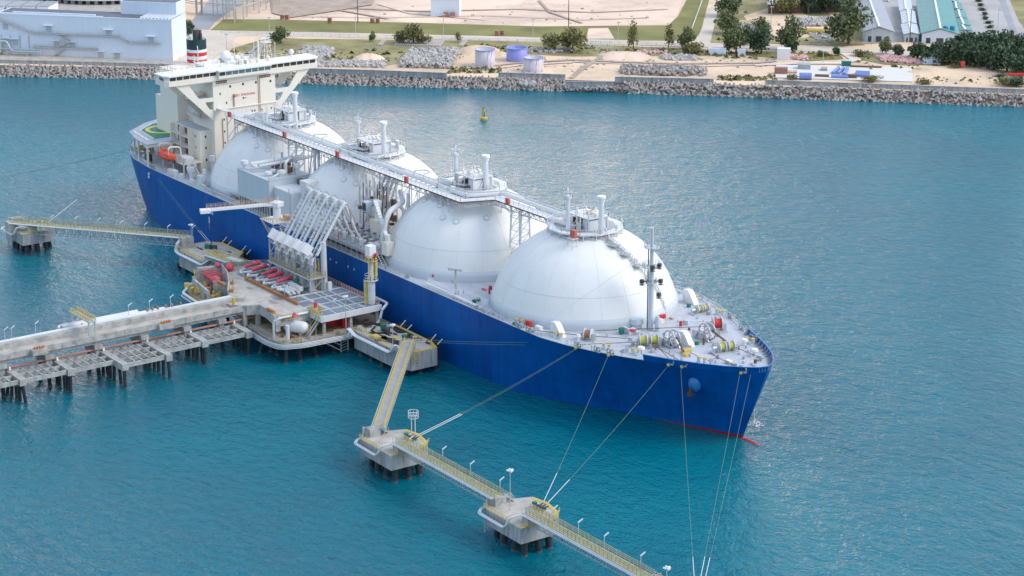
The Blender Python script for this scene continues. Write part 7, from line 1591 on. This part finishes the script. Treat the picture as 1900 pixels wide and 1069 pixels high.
piperack('white steel pipe bridge crossing the road behind the white building', [(330, 20), (370, 26), (430, 30)], 8); piperack('pipe bridge running from the road crossing to the top edge', [(425, 38), (470, 24), (520, 0)], 9, 6); piperack('square steel pipe tower beside the grass at the road crossing', [(428, 40), (445, 38)], 11, 7)
# warehouses at the right: quads given by their ground corners
def shed(label, ql, qr, tl, h, roofm, wallm, rise=1.6, name='warehouse', over=.6):
    """ql, qr: front ground corners, tl: back left ground corner (photo px)"""
    a, c, t_ = (Vector((P(*q, ZG).x, P(*q, ZG).y, 0)) for q in (ql, qr, tl)); w_ = c-a; dp = t_-a; o = thing(name, label, 'warehouse', ((a+c).x/2, (a+c).y/2, ZG))
    z = Vector((0, 0, ZG)); H = Vector((0, 0, ZG+h)); Rr = Vector((0, 0, ZG+h+rise)); m_ = a+w_*.5
    mb = MB(); mb.add([a+z, c+z, c+dp+z, a+dp+z, a+H, c+H, c+dp+H, a+dp+H, m_+Rr, m_+dp+Rr], [(0, 1, 5, 8, 4), (1, 2, 6, 5), (3, 0, 4, 7), (2, 3, 7, 9, 6)]); mb.build('wall', M[wallm], o)
    e = w_.normalized()*over; f = dp.normalized()*over; up_ = Vector((0, 0, .12))
    mb = MB(); mb.add([a-e-f+H+up_*0, m_-f+Rr+up_, m_+dp+f+Rr+up_, a+dp-e+f+H, c+e-f+H, c+dp+e+f+H], [(0, 1, 2, 3), (1, 4, 5, 2)]); mb.add([v-Vector((0, 0, .2)) for v in (a-e-f+H, m_-f+Rr, m_+dp+f+Rr, a+dp-e+f+H, c+e-f+H, c+dp+e+f+H)], [(3, 2, 1, 0), (2, 5, 4, 1)])
    r_ = mb.build('roof', M[roofm], o); mb = MB(); mb.bar(m_-f+Rr+up_*2, m_+dp+f+Rr+up_*2, .9, .2); mb.build('ridge', M['bridge_white'], r_)
    mb = MB(); n_ = int(dp.length/6)
    for i in range(n_): q = a+dp*((i+.5)/n_); mb.bar(q+H-e*.9, q.lerp(q+w_*.5, 1)+Rr+up_*1.5, .1, .06)
    mb.build('roof_seams', M['skirt_grey'], r_)
    fr = MB(); dn = -dp.normalized()*.05
    for q, ww in ((.18, .12), (.5, .2), (.82, .12)): p0 = a+w_*(q-ww/2)+dn; p1 = a+w_*(q+ww/2)+dn; fr.add([p0+z, p1+z, p1+z+Vector((0, 0, h*.55)), p0+z+Vector((0, 0, h*.55))], [(0, 1, 2, 3)])
    fr.build('door', M['dark_steel'], o); return o
shed('large grey roofed warehouse next to the big round tree', (1604, 78), (1656, 79), (1585, 16), 4.6, 'grey_roof', 'house_grey', 2.0)
shed('large teal roofed warehouse with white gable wall', (1710, 80), (1777, 82), (1700, 12), 4.2, 'teal_roof', 'cladding', 2.2)
for i, (a, b_, c, d_, e, f) in enumerate(((1678, 78, 1704, 78, 1673, 60), (1675, 58, 1698, 58, 1672, 35), (1670, 34, 1690, 34, 1668, 14))): shed('narrow grey lean-to roof between the two warehouses, %s' % ('nearest the road', 'middle one', 'farthest back')[i], (a, b_), (c, d_), (e, f), 3.4, 'skirt_grey', 'house_grey', .6, 'lean_to_shed')
for i, (a, b_, c, d_, e, f) in enumerate(((1778, 70, 1802, 70, 1773, 62), (1776, 60, 1798, 60, 1771, 48), (1769, 46, 1792, 46, 1766, 33), (1764, 30, 1784, 30, 1762, 18), (1760, 16, 1776, 16, 1758, 6))): shed('small teal roofed annex beside the teal warehouse, number %s from the road' % ('one', 'two', 'three', 'four', 'five')[i], (a, b_), (c, d_), (e, f), 3.0, 'teal_roof', 'house_grey', .5, 'annex_shed')
shed('brown walled long house at the top edge between the trees', (1425, 26), (1590, 22), (1428, 6), 4.2, 'skirt_grey', 'rusty_steel', 1.4, 'long_house')
for i, (a, b_) in enumerate(((1753, 78), (1766, 78))):
    p = P(a, b_, ZG); t = thing('water_tank', 'blue water tank on a stand in front of the teal warehouse, the %s one' % ('left', 'right')[i], 'water tank', (p.x, p.y, ZG)); mb = MB(); mb.cyl((p.x, p.y, ZG+4.2), (p.x, p.y, ZG+6.6), 1.1, n=14); mb.sphere((p.x, p.y, ZG+6.6), 1.1, 10, .4); mb.build('tank_body', M['clutter_blue'] if False else mat('water_tank_blue', (.03, .22, .42), .4), t); mb = MB()
    for sx in (-.8, .8):
        for sy in (-.8, .8): mb.bar((p.x+sx, p.y+sy, ZG), (p.x+sx, p.y+sy, ZG+4.2), .2)
    mb.bb(p.x-1.2, p.x+1.2, p.y-1.2, p.y+1.2, ZG+4.0, ZG+4.2); mb.build('stand', M['steel_grey'], t)
wb = P(828, 27, ZG); t = thing('white_hut', 'plain white square building standing alone in the big yard at the top', 'building', (wb.x, wb.y, ZG)); cc, dd_ = Vector((wb.x, wb.y, 0)), math.atan2(RGT.y, RGT.x)
mb = MB(); mb.box((wb.x, wb.y, ZG+3.9), (12.8, 11, 7.8), dd_-.06); mb.build('wall', M['cladding'], t); mb = MB(); mb.box((wb.x, wb.y, ZG+7.9), (13.2, 11.4, .3), dd_-.06); mb.build('roof', M['bridge_white'], t)
q = P(829, 28, ZG); mb = MB(); mb.box((q.x+4.2, q.y-3.4, ZG+1.1), (2.0, 1.6, 2.2), dd_); mb.box((q.x+6.3, q.y-1.0, ZG+1.1), (2.0, 1.6, 2.2), dd_); mb.build('outdoor_unit', M['brown_pipe'], t)
# red hydrant cabinets along the grass
for i, (a, b_) in enumerate(((524, 36), (533, 36), (612, 43), (691, 43), (701, 43), (922, 66), (932, 65))):
    p = P(a, b_, ZG); mb = MB(); mb.box((p.x, p.y, ZG+1), (1.6, 1.2, 2.0 if i != 2 else 2.8), .6); mb.build('fire_cabinet', M['brown_pipe'], None, 'small red fire cabinet beside the yard grass, number %s along it' % ('one', 'two', 'three', 'four', 'five', 'six', 'seven')[i], 'fire cabinet', 'red fire cabinets by the yard')
# fences and poles
def fence(pxs, h, m, label, step=4):
    mb = MB(); rail(mb, [P(a, b_, ZG) for a, b_ in pxs], h, step, .12, 2); mb.build('fence', M[m], None, label, 'fence')
fence([(1140, 90), (1330, 95), (1440, 99)], 1.6, 'concrete', 'grey fence along the sea side of the road'); fence([(410, 62), (960, 78), (1270, 86)], 1.2, 'galvanised', 'thin wire fence along the far side of the road'); fence([(1080, 88), (1136, 90)], 2.6, 'cladding', 'pale panel fence behind the sand yard', 1.2); fence([(1282, 62), (1303, 4)], 1.4, 'bridge_white', 'white pipe fence climbing beside the grass to the top edge', 6)
for i, (a, b_, h_, lb_) in enumerate(((664, 43, 17, 'tall grey lighting mast in the yard left of the white building'), (1055, 52, 20, 'tall thin lighting mast in the middle of the big yard'), (660, 62, 9, 'lower lamp pole by the road under the left lighting mast'), (823, 66, 9, 'lamp pole by the road below the white building'), (989, 70, 8, 'lamp pole by the road left of the tall middle mast'), (1147, 76, 8, 'lamp pole by the road right of the sandy track'), (1617, 84, 10, 'pole in front of the grey warehouse'), (1688, 78, 14, 'tall pole between the two warehouses'), (1850, 70, 12, 'pole on the concrete yard at the right'), (1527, 118, 5, 'thin post behind the white pad'), (1490, 118, 5, 'thin post at the left of the white pad'), (500, 62, 7, 'lamp pole near the pipe bridge'), (421, 104, 9, 'lamp pole on the promenade behind the ship bridge'), (1430, 60, 11, 'pole among the trees at the road corner'))):
    p = P(a, b_, ZG); t = thing('lighting_mast' if h_ > 12 else 'lamp_pole', lb_, 'pole', (p.x, p.y, ZG)); mb = MB(); mb.cyl((p.x, p.y, ZG), (p.x, p.y, ZG+h_), .22 if h_ > 12 else .14, .12, 7); mb.build('mast', M['dark_steel' if h_ > 12 else 'galvanised'], t); mb = MB(); mb.box((p.x+.3, p.y, ZG+h_), (1.6, .5, .35), .8); mb.build('lamp_head', M['galvanised'], t)
for i, (a, b_, cl, lb_) in enumerate(((1641, 3, 'bridge_white', 'white parked car at the top edge between the warehouses'), (1692, 76, 'steel_grey', 'grey parked car under the lean-to by the road'), (1886, 76, 'bridge_white', 'white parked car on the concrete yard at the right'))):
    p = P(a, b_, ZG); t = thing('parked_car', lb_, 'car', (p.x, p.y, ZG)); d0 = Vector((.8, .6, 0)); s0_ = Vector((-.6, .8, 0)); mb = MB()
    pr = [(-2.2, .35), (-2.2, .85), (-1.3, .95), (-.7, 1.45), (.9, 1.45), (1.5, .95), (2.2, .8), (2.2, .35)]; vs = [p+d0*x_+s0_*(.85*sg)+Vector((0, 0, z_)) for sg in (-1, 1) for x_, z_ in pr]; k = len(pr); mb.add(vs, [tuple(range(k)), tuple(range(2*k-1, k-1, -1))]+[(i_, i_+k, (i_+1) % k+k, (i_+1) % k) for i_ in range(k)]); mb.build('body', M[cl], t)
    mb = MB(); pr = [(-1.2, .98), (-.7, 1.38), (.85, 1.38), (1.4, .98)]; vs = [p+d0*x_+s0_*(.88*sg)+Vector((0, 0, z_)) for sg in (-1, 1) for x_, z_ in pr]; mb.add(vs, [(0, 1, 2, 3), (7, 6, 5, 4), (0, 4, 5, 1), (2, 6, 7, 3)]); mb.build('window', M['window_blue'], t)
    for x_ in (-1.4, 1.4):
        for sg in (-.8, .8): mb = MB(); c_ = p+d0*x_+s0_*sg+Vector((0, 0, .35)); mb.cyl(c_-s0_*.12, c_+s0_*.12, .35, n=12); mb.build('wheel', M['black_rubber'], t)

# ------------------------------------------------------------------ trees
def tree_proto(kind, leafm, seed, sq=1.0, n_=1300, spread=1.0):
    r = random.Random(seed); t = thing(kind, 'tree', 'tree', (0, 0, 0)); tk_ = MB(); H = 4.0
    tk_.cyl((0, 0, -.2), (.1, .1, 2.2), .3, .2, 7); lobes = []
    for i in range(9):
        a = r.random()*6.3; rr = (.7+1.5*r.random())*spread; zc = 1.7+r.random()*3.6*sq; c = (rr*math.cos(a), rr*math.sin(a), zc); lobes.append((c, 1.2+r.random()*1.1)); tk_.bar((.1, .1, 1.8+r.random()*.6), c, .12)
    lobes.append(((0, 0, 5.2*sq+.8), 1.7)); tk_.build('trunk', M['bark'], t)
    cr = MB()
    for i in range(n_):
        c, R_ = lobes[r.randrange(len(lobes))]; v = Vector((r.gauss(0, 1), r.gauss(0, 1), r.gauss(0, .8))).normalized()*R_*(r.random()**.35); p = Vector(c)+v; s_ = .22+r.random()*.26
        u_ = Vector((r.gauss(0, 1), r.gauss(0, 1), r.gauss(0, 1))).normalized(); w_ = u_.cross(Vector((r.gauss(0, 1), r.gauss(0, 1), r.gauss(0, 1)))).normalized(); cr.add([p-u_*s_, p+w_*s_*.7, p+u_*s_, p-w_*s_*.7], [(0, 1, 2, 3)])
    cr.build('crown', M[leafm], t); return t
TP = {'d': tree_proto('broadleaf_tree', 'leaf_dark', 1, .9, 1500, 1.2), 'm': tree_proto('broadleaf_tree', 'leaf_mid', 2, 1.0, 1500), 'o': tree_proto('small_tree', 'leaf_olive', 3, 1.2, 500, .8), 'b': tree_proto('bush', 'leaf_olive', 4, .45, 800, 1.5), 'g': tree_proto('bush', 'leaf_dark', 5, .5, 900, 1.4)}
used = set()
words = {'d': 'dark green tree', 'm': 'mid green tree', 'o': 'thin olive tree', 'b': 'olive bush', 'g': 'dark green bush'}
trees = [  # px x, px y of foot, pixel width, kind, where
 (1574, 82, 62, 'm', 'the big round one beside the grey warehouse', 1.05), (1467, 92, 40, 'm', 'left of the yellow pipe', 1.2), (1470, 97, 22, 'd', 'low at the roadside under the left of the yellow pipe', .9), (1350, 30, 44, 'm', 'at the top of the row beside the side road', .9), (1346, 62, 36, 'm', 'second in the row beside the side road', .9), (1366, 100, 40, 'm', 'third in the row beside the side road, at its foot', 1.1), (1384, 82, 30, 'm', 'behind the lowest tree of the side road row', .9), (1413, 100, 40, 'd', 'right of the side road row, in front of the fence', 1), (1412, 62, 26, 'm', 'in the gap behind the side road row', .9),
 (1275, 90, 28, 'm', 'standing on the road edge left of the side road', 1.1), (1240, 90, 22, 'o', 'leafless looking, left of the side road', 1.4), (1175, 94, 24, 'o', 'leafless looking, right of the sandy track', 1.6), (1273, 98, 16, 'm', 'tiny one at the foot of the roadside tree', .8), (350, 66, 20, 'd', 'alone beside the white building corner', 1.2), (521, 80, 30, 'm', 'behind the ship bridge roof at the road', .8), (692, 78, 12, 'm', 'alone on the grass left of the bushes', 1.3), (850, 79, 14, 'o', 'alone on the grass right of the bushes', 1.0),
 (1644, 101, 22, 'm', 'young one in front of the lean-to sheds', 1.1), (1665, 106, 22, 'd', 'round one right of the young tree', .9), (1702, 112, 34, 'd', 'first of the dark line at the right', .8), (1735, 112, 30, 'd', 'second of the dark line at the right', .9), (1762, 118, 38, 'd', 'third of the dark line at the right', 1), (1790, 106, 38, 'd', 'behind the third of the dark line', 1), (1800, 124, 40, 'd', 'fourth of the dark line at the right', 1), (1832, 112, 44, 'd', 'fifth of the dark line at the right', 1), (1850, 130, 40, 'd', 'sixth of the dark line at the right', 1), (1876, 120, 44, 'd', 'seventh of the dark line at the right', 1), (1898, 136, 40, 'd', 'last of the dark line, at the right edge', 1), (1716, 118, 26, 'g', 'under the first trees of the dark line', 1.1), (1748, 120, 34, 'g', 'under the third tree of the dark line', 1.1), (1778, 124, 40, 'g', 'between the third and fourth trees of the dark line', 1.3), (1816, 128, 44, 'g', 'under the fourth tree of the dark line', 1.3), (1842, 132, 44, 'g', 'under the fifth tree of the dark line', 1.2), (1868, 134, 44, 'g', 'under the seventh tree of the dark line', 1.2), (1892, 142, 40, 'g', 'under the last tree of the dark line', 1.1), (1812, 110, 40, 'd', 'back row one behind the fourth tree of the dark line', 1), (1866, 108, 42, 'd', 'back row one behind the sixth tree of the dark line', 1), (1893, 112, 40, 'd', 'back row one behind the last tree of the dark line', 1), (1550, 104, 12, 'd', 'lone small one on the grass behind the white pad', 1.2),
 (748, 82, 26, 'b', 'left one of the group above the white beams', 1), (768, 81, 34, 'b', 'middle one of the group above the white beams', 1.2), (785, 83, 22, 'b', 'right one of the group above the white beams', 1), (1030, 94, 30, 'b', 'left of the pair behind the storage tanks', 1.2), (1062, 96, 40, 'b', 'right of the pair behind the storage tanks', 1.2), (1290, 100, 30, 'b', 'at the foot of the roadside tree', .8), (1500, 26, 44, 'g', 'left under the long brown house', 1.3), (1535, 26, 40, 'g', 'middle under the long brown house', 1.3), (1568, 22, 40, 'g', 'right under the long brown house', 1.6), (1452, 26, 34, 'b', 'left end under the long brown house', 1.2),
 (1620, 152, 26, 'b', 'low one on the wall edge in front of the white pad', .5), (1711, 156, 20, 'b', 'low one on the wall edge right of the white pad', .5), (1467, 148, 18, 'b', 'low one at the left front corner of the white pad', .6), (1886, 160, 30, 'g', 'at the right edge by the small red shelter', .6), (1862, 158, 30, 'b', 'left of the small red shelter', .5), (1818, 124, 26, 'g', 'in the yard in front of the dark tree line', .7), (1770, 128, 20, 'b', 'small one in front of the dark tree line', .5), (1856, 146, 18, 'g', 'tiny one on the sand near the right edge', .5), (1600, 106, 24, 'b', 'grey one at the left end of the pink blocks', .6), (1525, 106, 16, 'b', 'on the grass left of the lone small tree', .8)]
for i in range(9): trees.append((1814+i*3.9, 4+i*8.2, 12, 'g', 'number %s down the narrow hedge strip at the right' % ('one', 'two', 'three', 'four', 'five', 'six', 'seven', 'eight', 'nine')[i], .6))
for (a, b_, wpx, k, where, hs) in trees:
    p = P(a, b_, ZG); dist = (p-CAM).length; w_ = wpx/FPX*dist; sc = w_/5.6; lbl = words[k]+' '+where; rz = rnd.random()*6
    if k not in used: used.add(k); o = TP[k]; o.location = p; o.scale = (sc, sc, sc*hs); o.rotation_euler = (0, 0, rz); o['label'] = lbl
    else: o = dup(TP[k], tuple(p), rz, lbl, (sc, sc, sc*hs))
    o['group'] = 'trees and bushes on the shore'; o['category'] = 'bush' if k in 'bg' else 'tree'
rs = P(1886, 150, ZG); t = thing('shelter', 'small shelter with dark red roof at the right edge of the shore', 'shelter', (rs.x, rs.y, ZG)); mb = MB(); mb.box((rs.x, rs.y, ZG+2.6), (6.5, 3, .4), R(54)); mb.build('roof', M['red_paint'], t); mb = MB(); 
for a in ((-2.5, 0), (2.5, 0)): mb.bar((rs.x+a[0]*.6, rs.y+a[0]*.8, ZG), (rs.x+a[0]*.6, rs.y+a[0]*.8, ZG+2.5), .25)
mb.build('post', M['concrete'], t)

# tyre tracks, weeds and small debris that break up the bare ground
mk('track', (.40, .31, .24), .95, var=.2, scale=.2); mk('pale_track', (.68, .58, .48), .95, var=.1, scale=.1)
def track(name, pxs, w_, m):
    zz[0] += .012; pts = [Vector((*P2(a, b_, ZG), zz[0])) for a, b_ in pxs]; mb = MB(); L0 = []; 
    for i, p in enumerate(pts):
        d = (pts[min(i+1, len(pts)-1)]-pts[max(0, i-1)]).normalized(); n__ = Vector((-d.y, d.x, 0)); k = w_*(.7+.6*rnd.random()); L0.append((p-n__*k, p+n__*k))
    for (a, b_), (c, d) in zip(L0, L0[1:]): mb.add([a, b_, d, c], [(0, 1, 2, 3)])
    mb.build(name, M[m], kind='structure')
for pts, w_, m in (([(870, 128), (960, 118), (1060, 112), (1160, 116), (1260, 119), (1400, 118), (1440, 114)], 1.2, 'track'), ([(880, 132), (970, 122), (1070, 116), (1180, 120), (1300, 124), (1430, 120)], .7, 'pale_track'), ([(1120, 96), (1110, 110), (1080, 128), (1060, 146)], 1.0, 'track'), ([(1570, 100), (1588, 112), (1560, 118), (1480, 118), (1400, 122)], 2.0, 'pale_track'), ([(1700, 128), (1760, 134), (1850, 132), (1900, 138)], 1.1, 'track'),
    ([(520, 20), (640, 16), (780, 22), (960, 18), (1100, 24), (1240, 18)], .8, 'track'), ([(560, 32), (700, 34), (900, 30), (1080, 38), (1200, 34)], .6, 'track'), ([(700, 8), (760, 26), (900, 38)], .6, 'pale_track'), ([(600, 0), (630, 20), (720, 36)], .9, 'track'), ([(1000, 2), (1020, 24), (1080, 44)], .6, 'track')): track('wheel_track', pts, w_, m)
patch('dark_ground', [(500, -8), (700, -8), (690, 10), (620, 22), (540, 34), (505, 26)], 'track')
def sprinkle(name, boxes, n_, s0, s1, m, label, cat):
    mb = MB()
    for _ in range(n_):
        x0, y0, x1, y1 = boxes[rnd.randrange(len(boxes))]; a, b_ = x0+(x1-x0)*rnd.random(), y0+(y1-y0)*rnd.random(); p = P(a, b_, ZG); s_ = s0+(s1-s0)*rnd.random()**2
        if m.startswith('leaf'):
            for q in range(4): u_ = rnd.random()*6.3; mb.add([p+Vector((s_*math.cos(u_), s_*math.sin(u_), 0)), p+Vector((0, 0, s_*.9)), p+Vector((-s_*math.sin(u_)*.8, s_*math.cos(u_)*.8, .1))], [(0, 1, 2)])
        else: mb.box((p.x, p.y, p.z+s_*.3), (s_*1.4, s_, s_*.7), rnd.random()*3)
    mb.build(name, M[m], None, label, cat, None, 'stuff')
sprinkle('weeds', [(430, 92, 720, 112), (860, 84, 1130, 100), (1130, 92, 1330, 104), (1330, 98, 1560, 110), (1590, 102, 1900, 130), (1320, 20, 1600, 84), (830, 126, 930, 136), (1330, 142, 1440, 150), (1700, 146, 1900, 158), (560, 98, 860, 116)], 1500, .3, 1.6, 'leaf_olive', 'scattered weeds and low scrub on the shore', 'weeds')
sprinkle('debris', [(860, 104, 1140, 134), (1140, 108, 1440, 126), (520, 2, 1240, 44), (1440, 34, 1600, 74), (1700, 124, 1900, 150), (440, 96, 560, 112)], 420, .25, .9, 'block', 'scattered stones and debris on the bare ground', 'debris')
# ------------------------------------------------------------------ water
m, nt, b = newmat('sea_water'); N = nt.nodes.new; L = nt.links.new
geo = N('ShaderNodeNewGeometry')
def nz_(scale, sx, sy, rot, det=3, rough=.5, dist=0):
    mp = N('ShaderNodeMapping'); mp.inputs['Rotation'].default_value = (0, 0, rot); mp.inputs['Scale'].default_value = (sx, sy, 1); L(geo.outputs['Position'], mp.inputs['Vector'])
    n = N('ShaderNodeTexNoise'); n.inputs['Scale'].default_value = scale; n.inputs['Detail'].default_value = det; n.inputs['Roughness'].default_value = rough; n.inputs['Distortion'].default_value = dist; L(mp.outputs[0], n.inputs['Vector']); return n
RO = -math.atan2(RGT.y, RGT.x)
a = nz_(.50, .62, 1, RO+.2, 4, .6, .5); c = nz_(.17, .6, 1, RO-.25, 2, .5, .3); d_ = nz_(1.5, .7, 1, RO+.1, 3, .6); big = nz_(.012, .6, 1, RO+.3, 4, .6, .8)
m1 = N('ShaderNodeMath'); m1.operation = 'MULTIPLY'; m1.inputs[1].default_value = 1.1; L(c.outputs['Fac'], m1.inputs[0])
m2 = N('ShaderNodeMath'); m2.operation = 'ADD'; L(a.outputs['Fac'], m2.inputs[0]); L(m1.outputs[0], m2.inputs[1])
m3 = N('ShaderNodeMath'); m3.operation = 'MULTIPLY_ADD'; m3.inputs[1].default_value = .42; L(d_.outputs['Fac'], m3.inputs[0]); L(m2.outputs[0], m3.inputs[2])
st = N('ShaderNodeMapRange'); st.inputs['From Min'].default_value = .3; st.inputs['From Max'].default_value = .7; st.inputs['To Min'].default_value = .55; st.inputs['To Max'].default_value = 1.15; L(big.outputs['Fac'], st.inputs['Value'])
bp = N('ShaderNodeBump'); bp.inputs['Distance'].default_value = WAVE; L(m3.outputs[0], bp.inputs['Height']); L(st.outputs[0], bp.inputs['Strength']); L(bp.outputs[0], b.inputs['Normal'])
cr = N('ShaderNodeValToRGB'); cr.color_ramp.elements[0].position = .35; cr.color_ramp.elements[1].position = .65; cr.color_ramp.elements[0].color = WC0; cr.color_ramp.elements[1].color = WC1; L(big.outputs['Fac'], cr.inputs['Fac'])
L(cr.outputs['Color'], b.inputs['Base Color']); b.inputs['Roughness'].default_value = .12; b.inputs['IOR'].default_value = 1.333; b.inputs['Specular Tint'].default_value = (.32, .86, 1, 1)
M['sea_water'] = m
mb = MB(); mb.add([(-5200, -3200, 0), (1500, -3200, 0), (1500, 4200, 0), (-5200, 4200, 0)], [(0, 1, 2, 3)]); mb.build('water', m, kind='structure')
# foam where the cooling water falls at the stem
mk('foam', (.8, .84, .85), .6)
FX, FY = P2(1400, 787, 0)
fo = tag(MB().cyl((FX-.6, FY-.4, 10), (FX-.2, FY-.2, 4), .03, .05, 5).cyl((FX-.2, FY-.2, 4), (FX, FY, .1), .05, .1, 5).build('falling_water', M['foam']), 'thin jet of cooling water falling beside the stem of the ship', 'water jet')
mb = MB()
for i in range(90):
    a_ = rnd.random()*6.3; r_ = rnd.random()**.7*2.4; x, y = FX+r_*math.cos(a_)*.9, FY+r_*math.sin(a_)*.8; s_ = .06+.22*rnd.random(); mb.add([(x+s_*math.cos(q)*1.4, y+s_*math.sin(q), .03) for q in (0, 1.2, 2.3, 3.4, 4.6, 5.5)], [tuple(range(6))])
tag(mb.build('foam', M['foam']), 'patch of white foam on the water beside the stem', 'foam', None, 'stuff')

# ------------------------------------------------------------------ light
SUN_EL, SUN_AZ = R(42), math.atan2(.72, .69)     # azimuth measured in the scene from +x towards +y
w = bpy.data.worlds.new('World'); S.world = w; w.use_nodes = True; wn = w.node_tree; bg = wn.nodes['Background']
sky = wn.nodes.new('ShaderNodeTexSky'); sky.sky_type = 'NISHITA'; sky.sun_disc = False; sky.sun_elevation = SUN_EL; sky.sun_rotation = PI/2-SUN_AZ
sky.air_density = 1.0; sky.dust_density = SKY_DUST; sky.ozone_density = 1.0
cm_ = wn.nodes.new('ShaderNodeMix'); cm_.data_type = 'RGBA'; cm_.inputs['Factor'].default_value = CMIX; cm_.inputs['B'].default_value = CLOUD   # thin even cloud over the clear sky
wn.links.new(sky.outputs[0], cm_.inputs['A']); 
# warm glow added to the low sky for a pale sheen on far water
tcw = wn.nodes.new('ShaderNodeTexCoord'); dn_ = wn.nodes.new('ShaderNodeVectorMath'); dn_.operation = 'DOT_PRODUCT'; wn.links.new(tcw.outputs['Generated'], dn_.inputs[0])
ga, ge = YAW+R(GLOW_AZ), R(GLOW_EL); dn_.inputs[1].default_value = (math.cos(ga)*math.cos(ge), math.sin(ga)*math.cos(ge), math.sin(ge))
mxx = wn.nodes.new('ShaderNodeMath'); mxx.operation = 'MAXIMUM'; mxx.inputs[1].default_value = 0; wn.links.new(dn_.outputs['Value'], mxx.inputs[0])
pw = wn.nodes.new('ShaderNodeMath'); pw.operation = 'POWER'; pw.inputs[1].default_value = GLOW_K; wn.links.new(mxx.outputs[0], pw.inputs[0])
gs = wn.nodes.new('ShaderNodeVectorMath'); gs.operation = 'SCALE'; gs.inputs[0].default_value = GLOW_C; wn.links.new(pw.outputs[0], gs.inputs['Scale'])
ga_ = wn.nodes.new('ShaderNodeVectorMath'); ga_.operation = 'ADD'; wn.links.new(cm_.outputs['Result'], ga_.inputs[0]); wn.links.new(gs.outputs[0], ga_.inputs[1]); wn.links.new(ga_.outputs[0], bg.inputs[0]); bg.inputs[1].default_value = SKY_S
sd_ = bpy.data.lights.new('sun', 'SUN'); sun = bpy.data.objects.new('sun', sd_); COL.objects.link(sun); sd_.energy = SUN_E; sd_.angle = R(SUN_ANG); sd_.color = (1, .92, .82)
dv_ = Vector((math.cos(SUN_EL)*math.cos(SUN_AZ), math.cos(SUN_EL)*math.sin(SUN_AZ), math.sin(SUN_EL))); sun.rotation_euler = dv_.to_track_quat('Z', 'Y').to_euler()
if HAZE > 0:
    hm = bpy.data.materials.new('haze'); hm.use_nodes = True; hn = hm.node_tree; hn.nodes.remove(hn.nodes['Principled BSDF']); pv = hn.nodes.new('ShaderNodeVolumePrincipled'); pv.inputs['Color'].default_value = (1, .93, .86, 1); pv.inputs['Density'].default_value = HAZE; pv.inputs['Anisotropy'].default_value = .7; hn.links.new(pv.outputs[0], hn.nodes['Material Output'].inputs['Volume'])
    mb = MB(); mb.bb(-5300, 1600, -3300, 4300, -3.5, 190); mb.build('haze', hm, kind='stuff')
vs_ = S.view_settings; S.display_settings.display_device = 'sRGB'; vs_.view_transform = 'Standard'; vs_.look = 'None'; vs_.gamma = 1; vs_.exposure = EXPO
S.cycles.use_denoising = True; S.cycles.max_bounces = 6; S.cycles.diffuse_bounces = 3; S.cycles.glossy_bounces = 3; S.cycles.volume_bounces = 1; S.cycles.transmission_bounces = 2; S.cycles.caustics_reflective = False; S.cycles.caustics_refractive = False
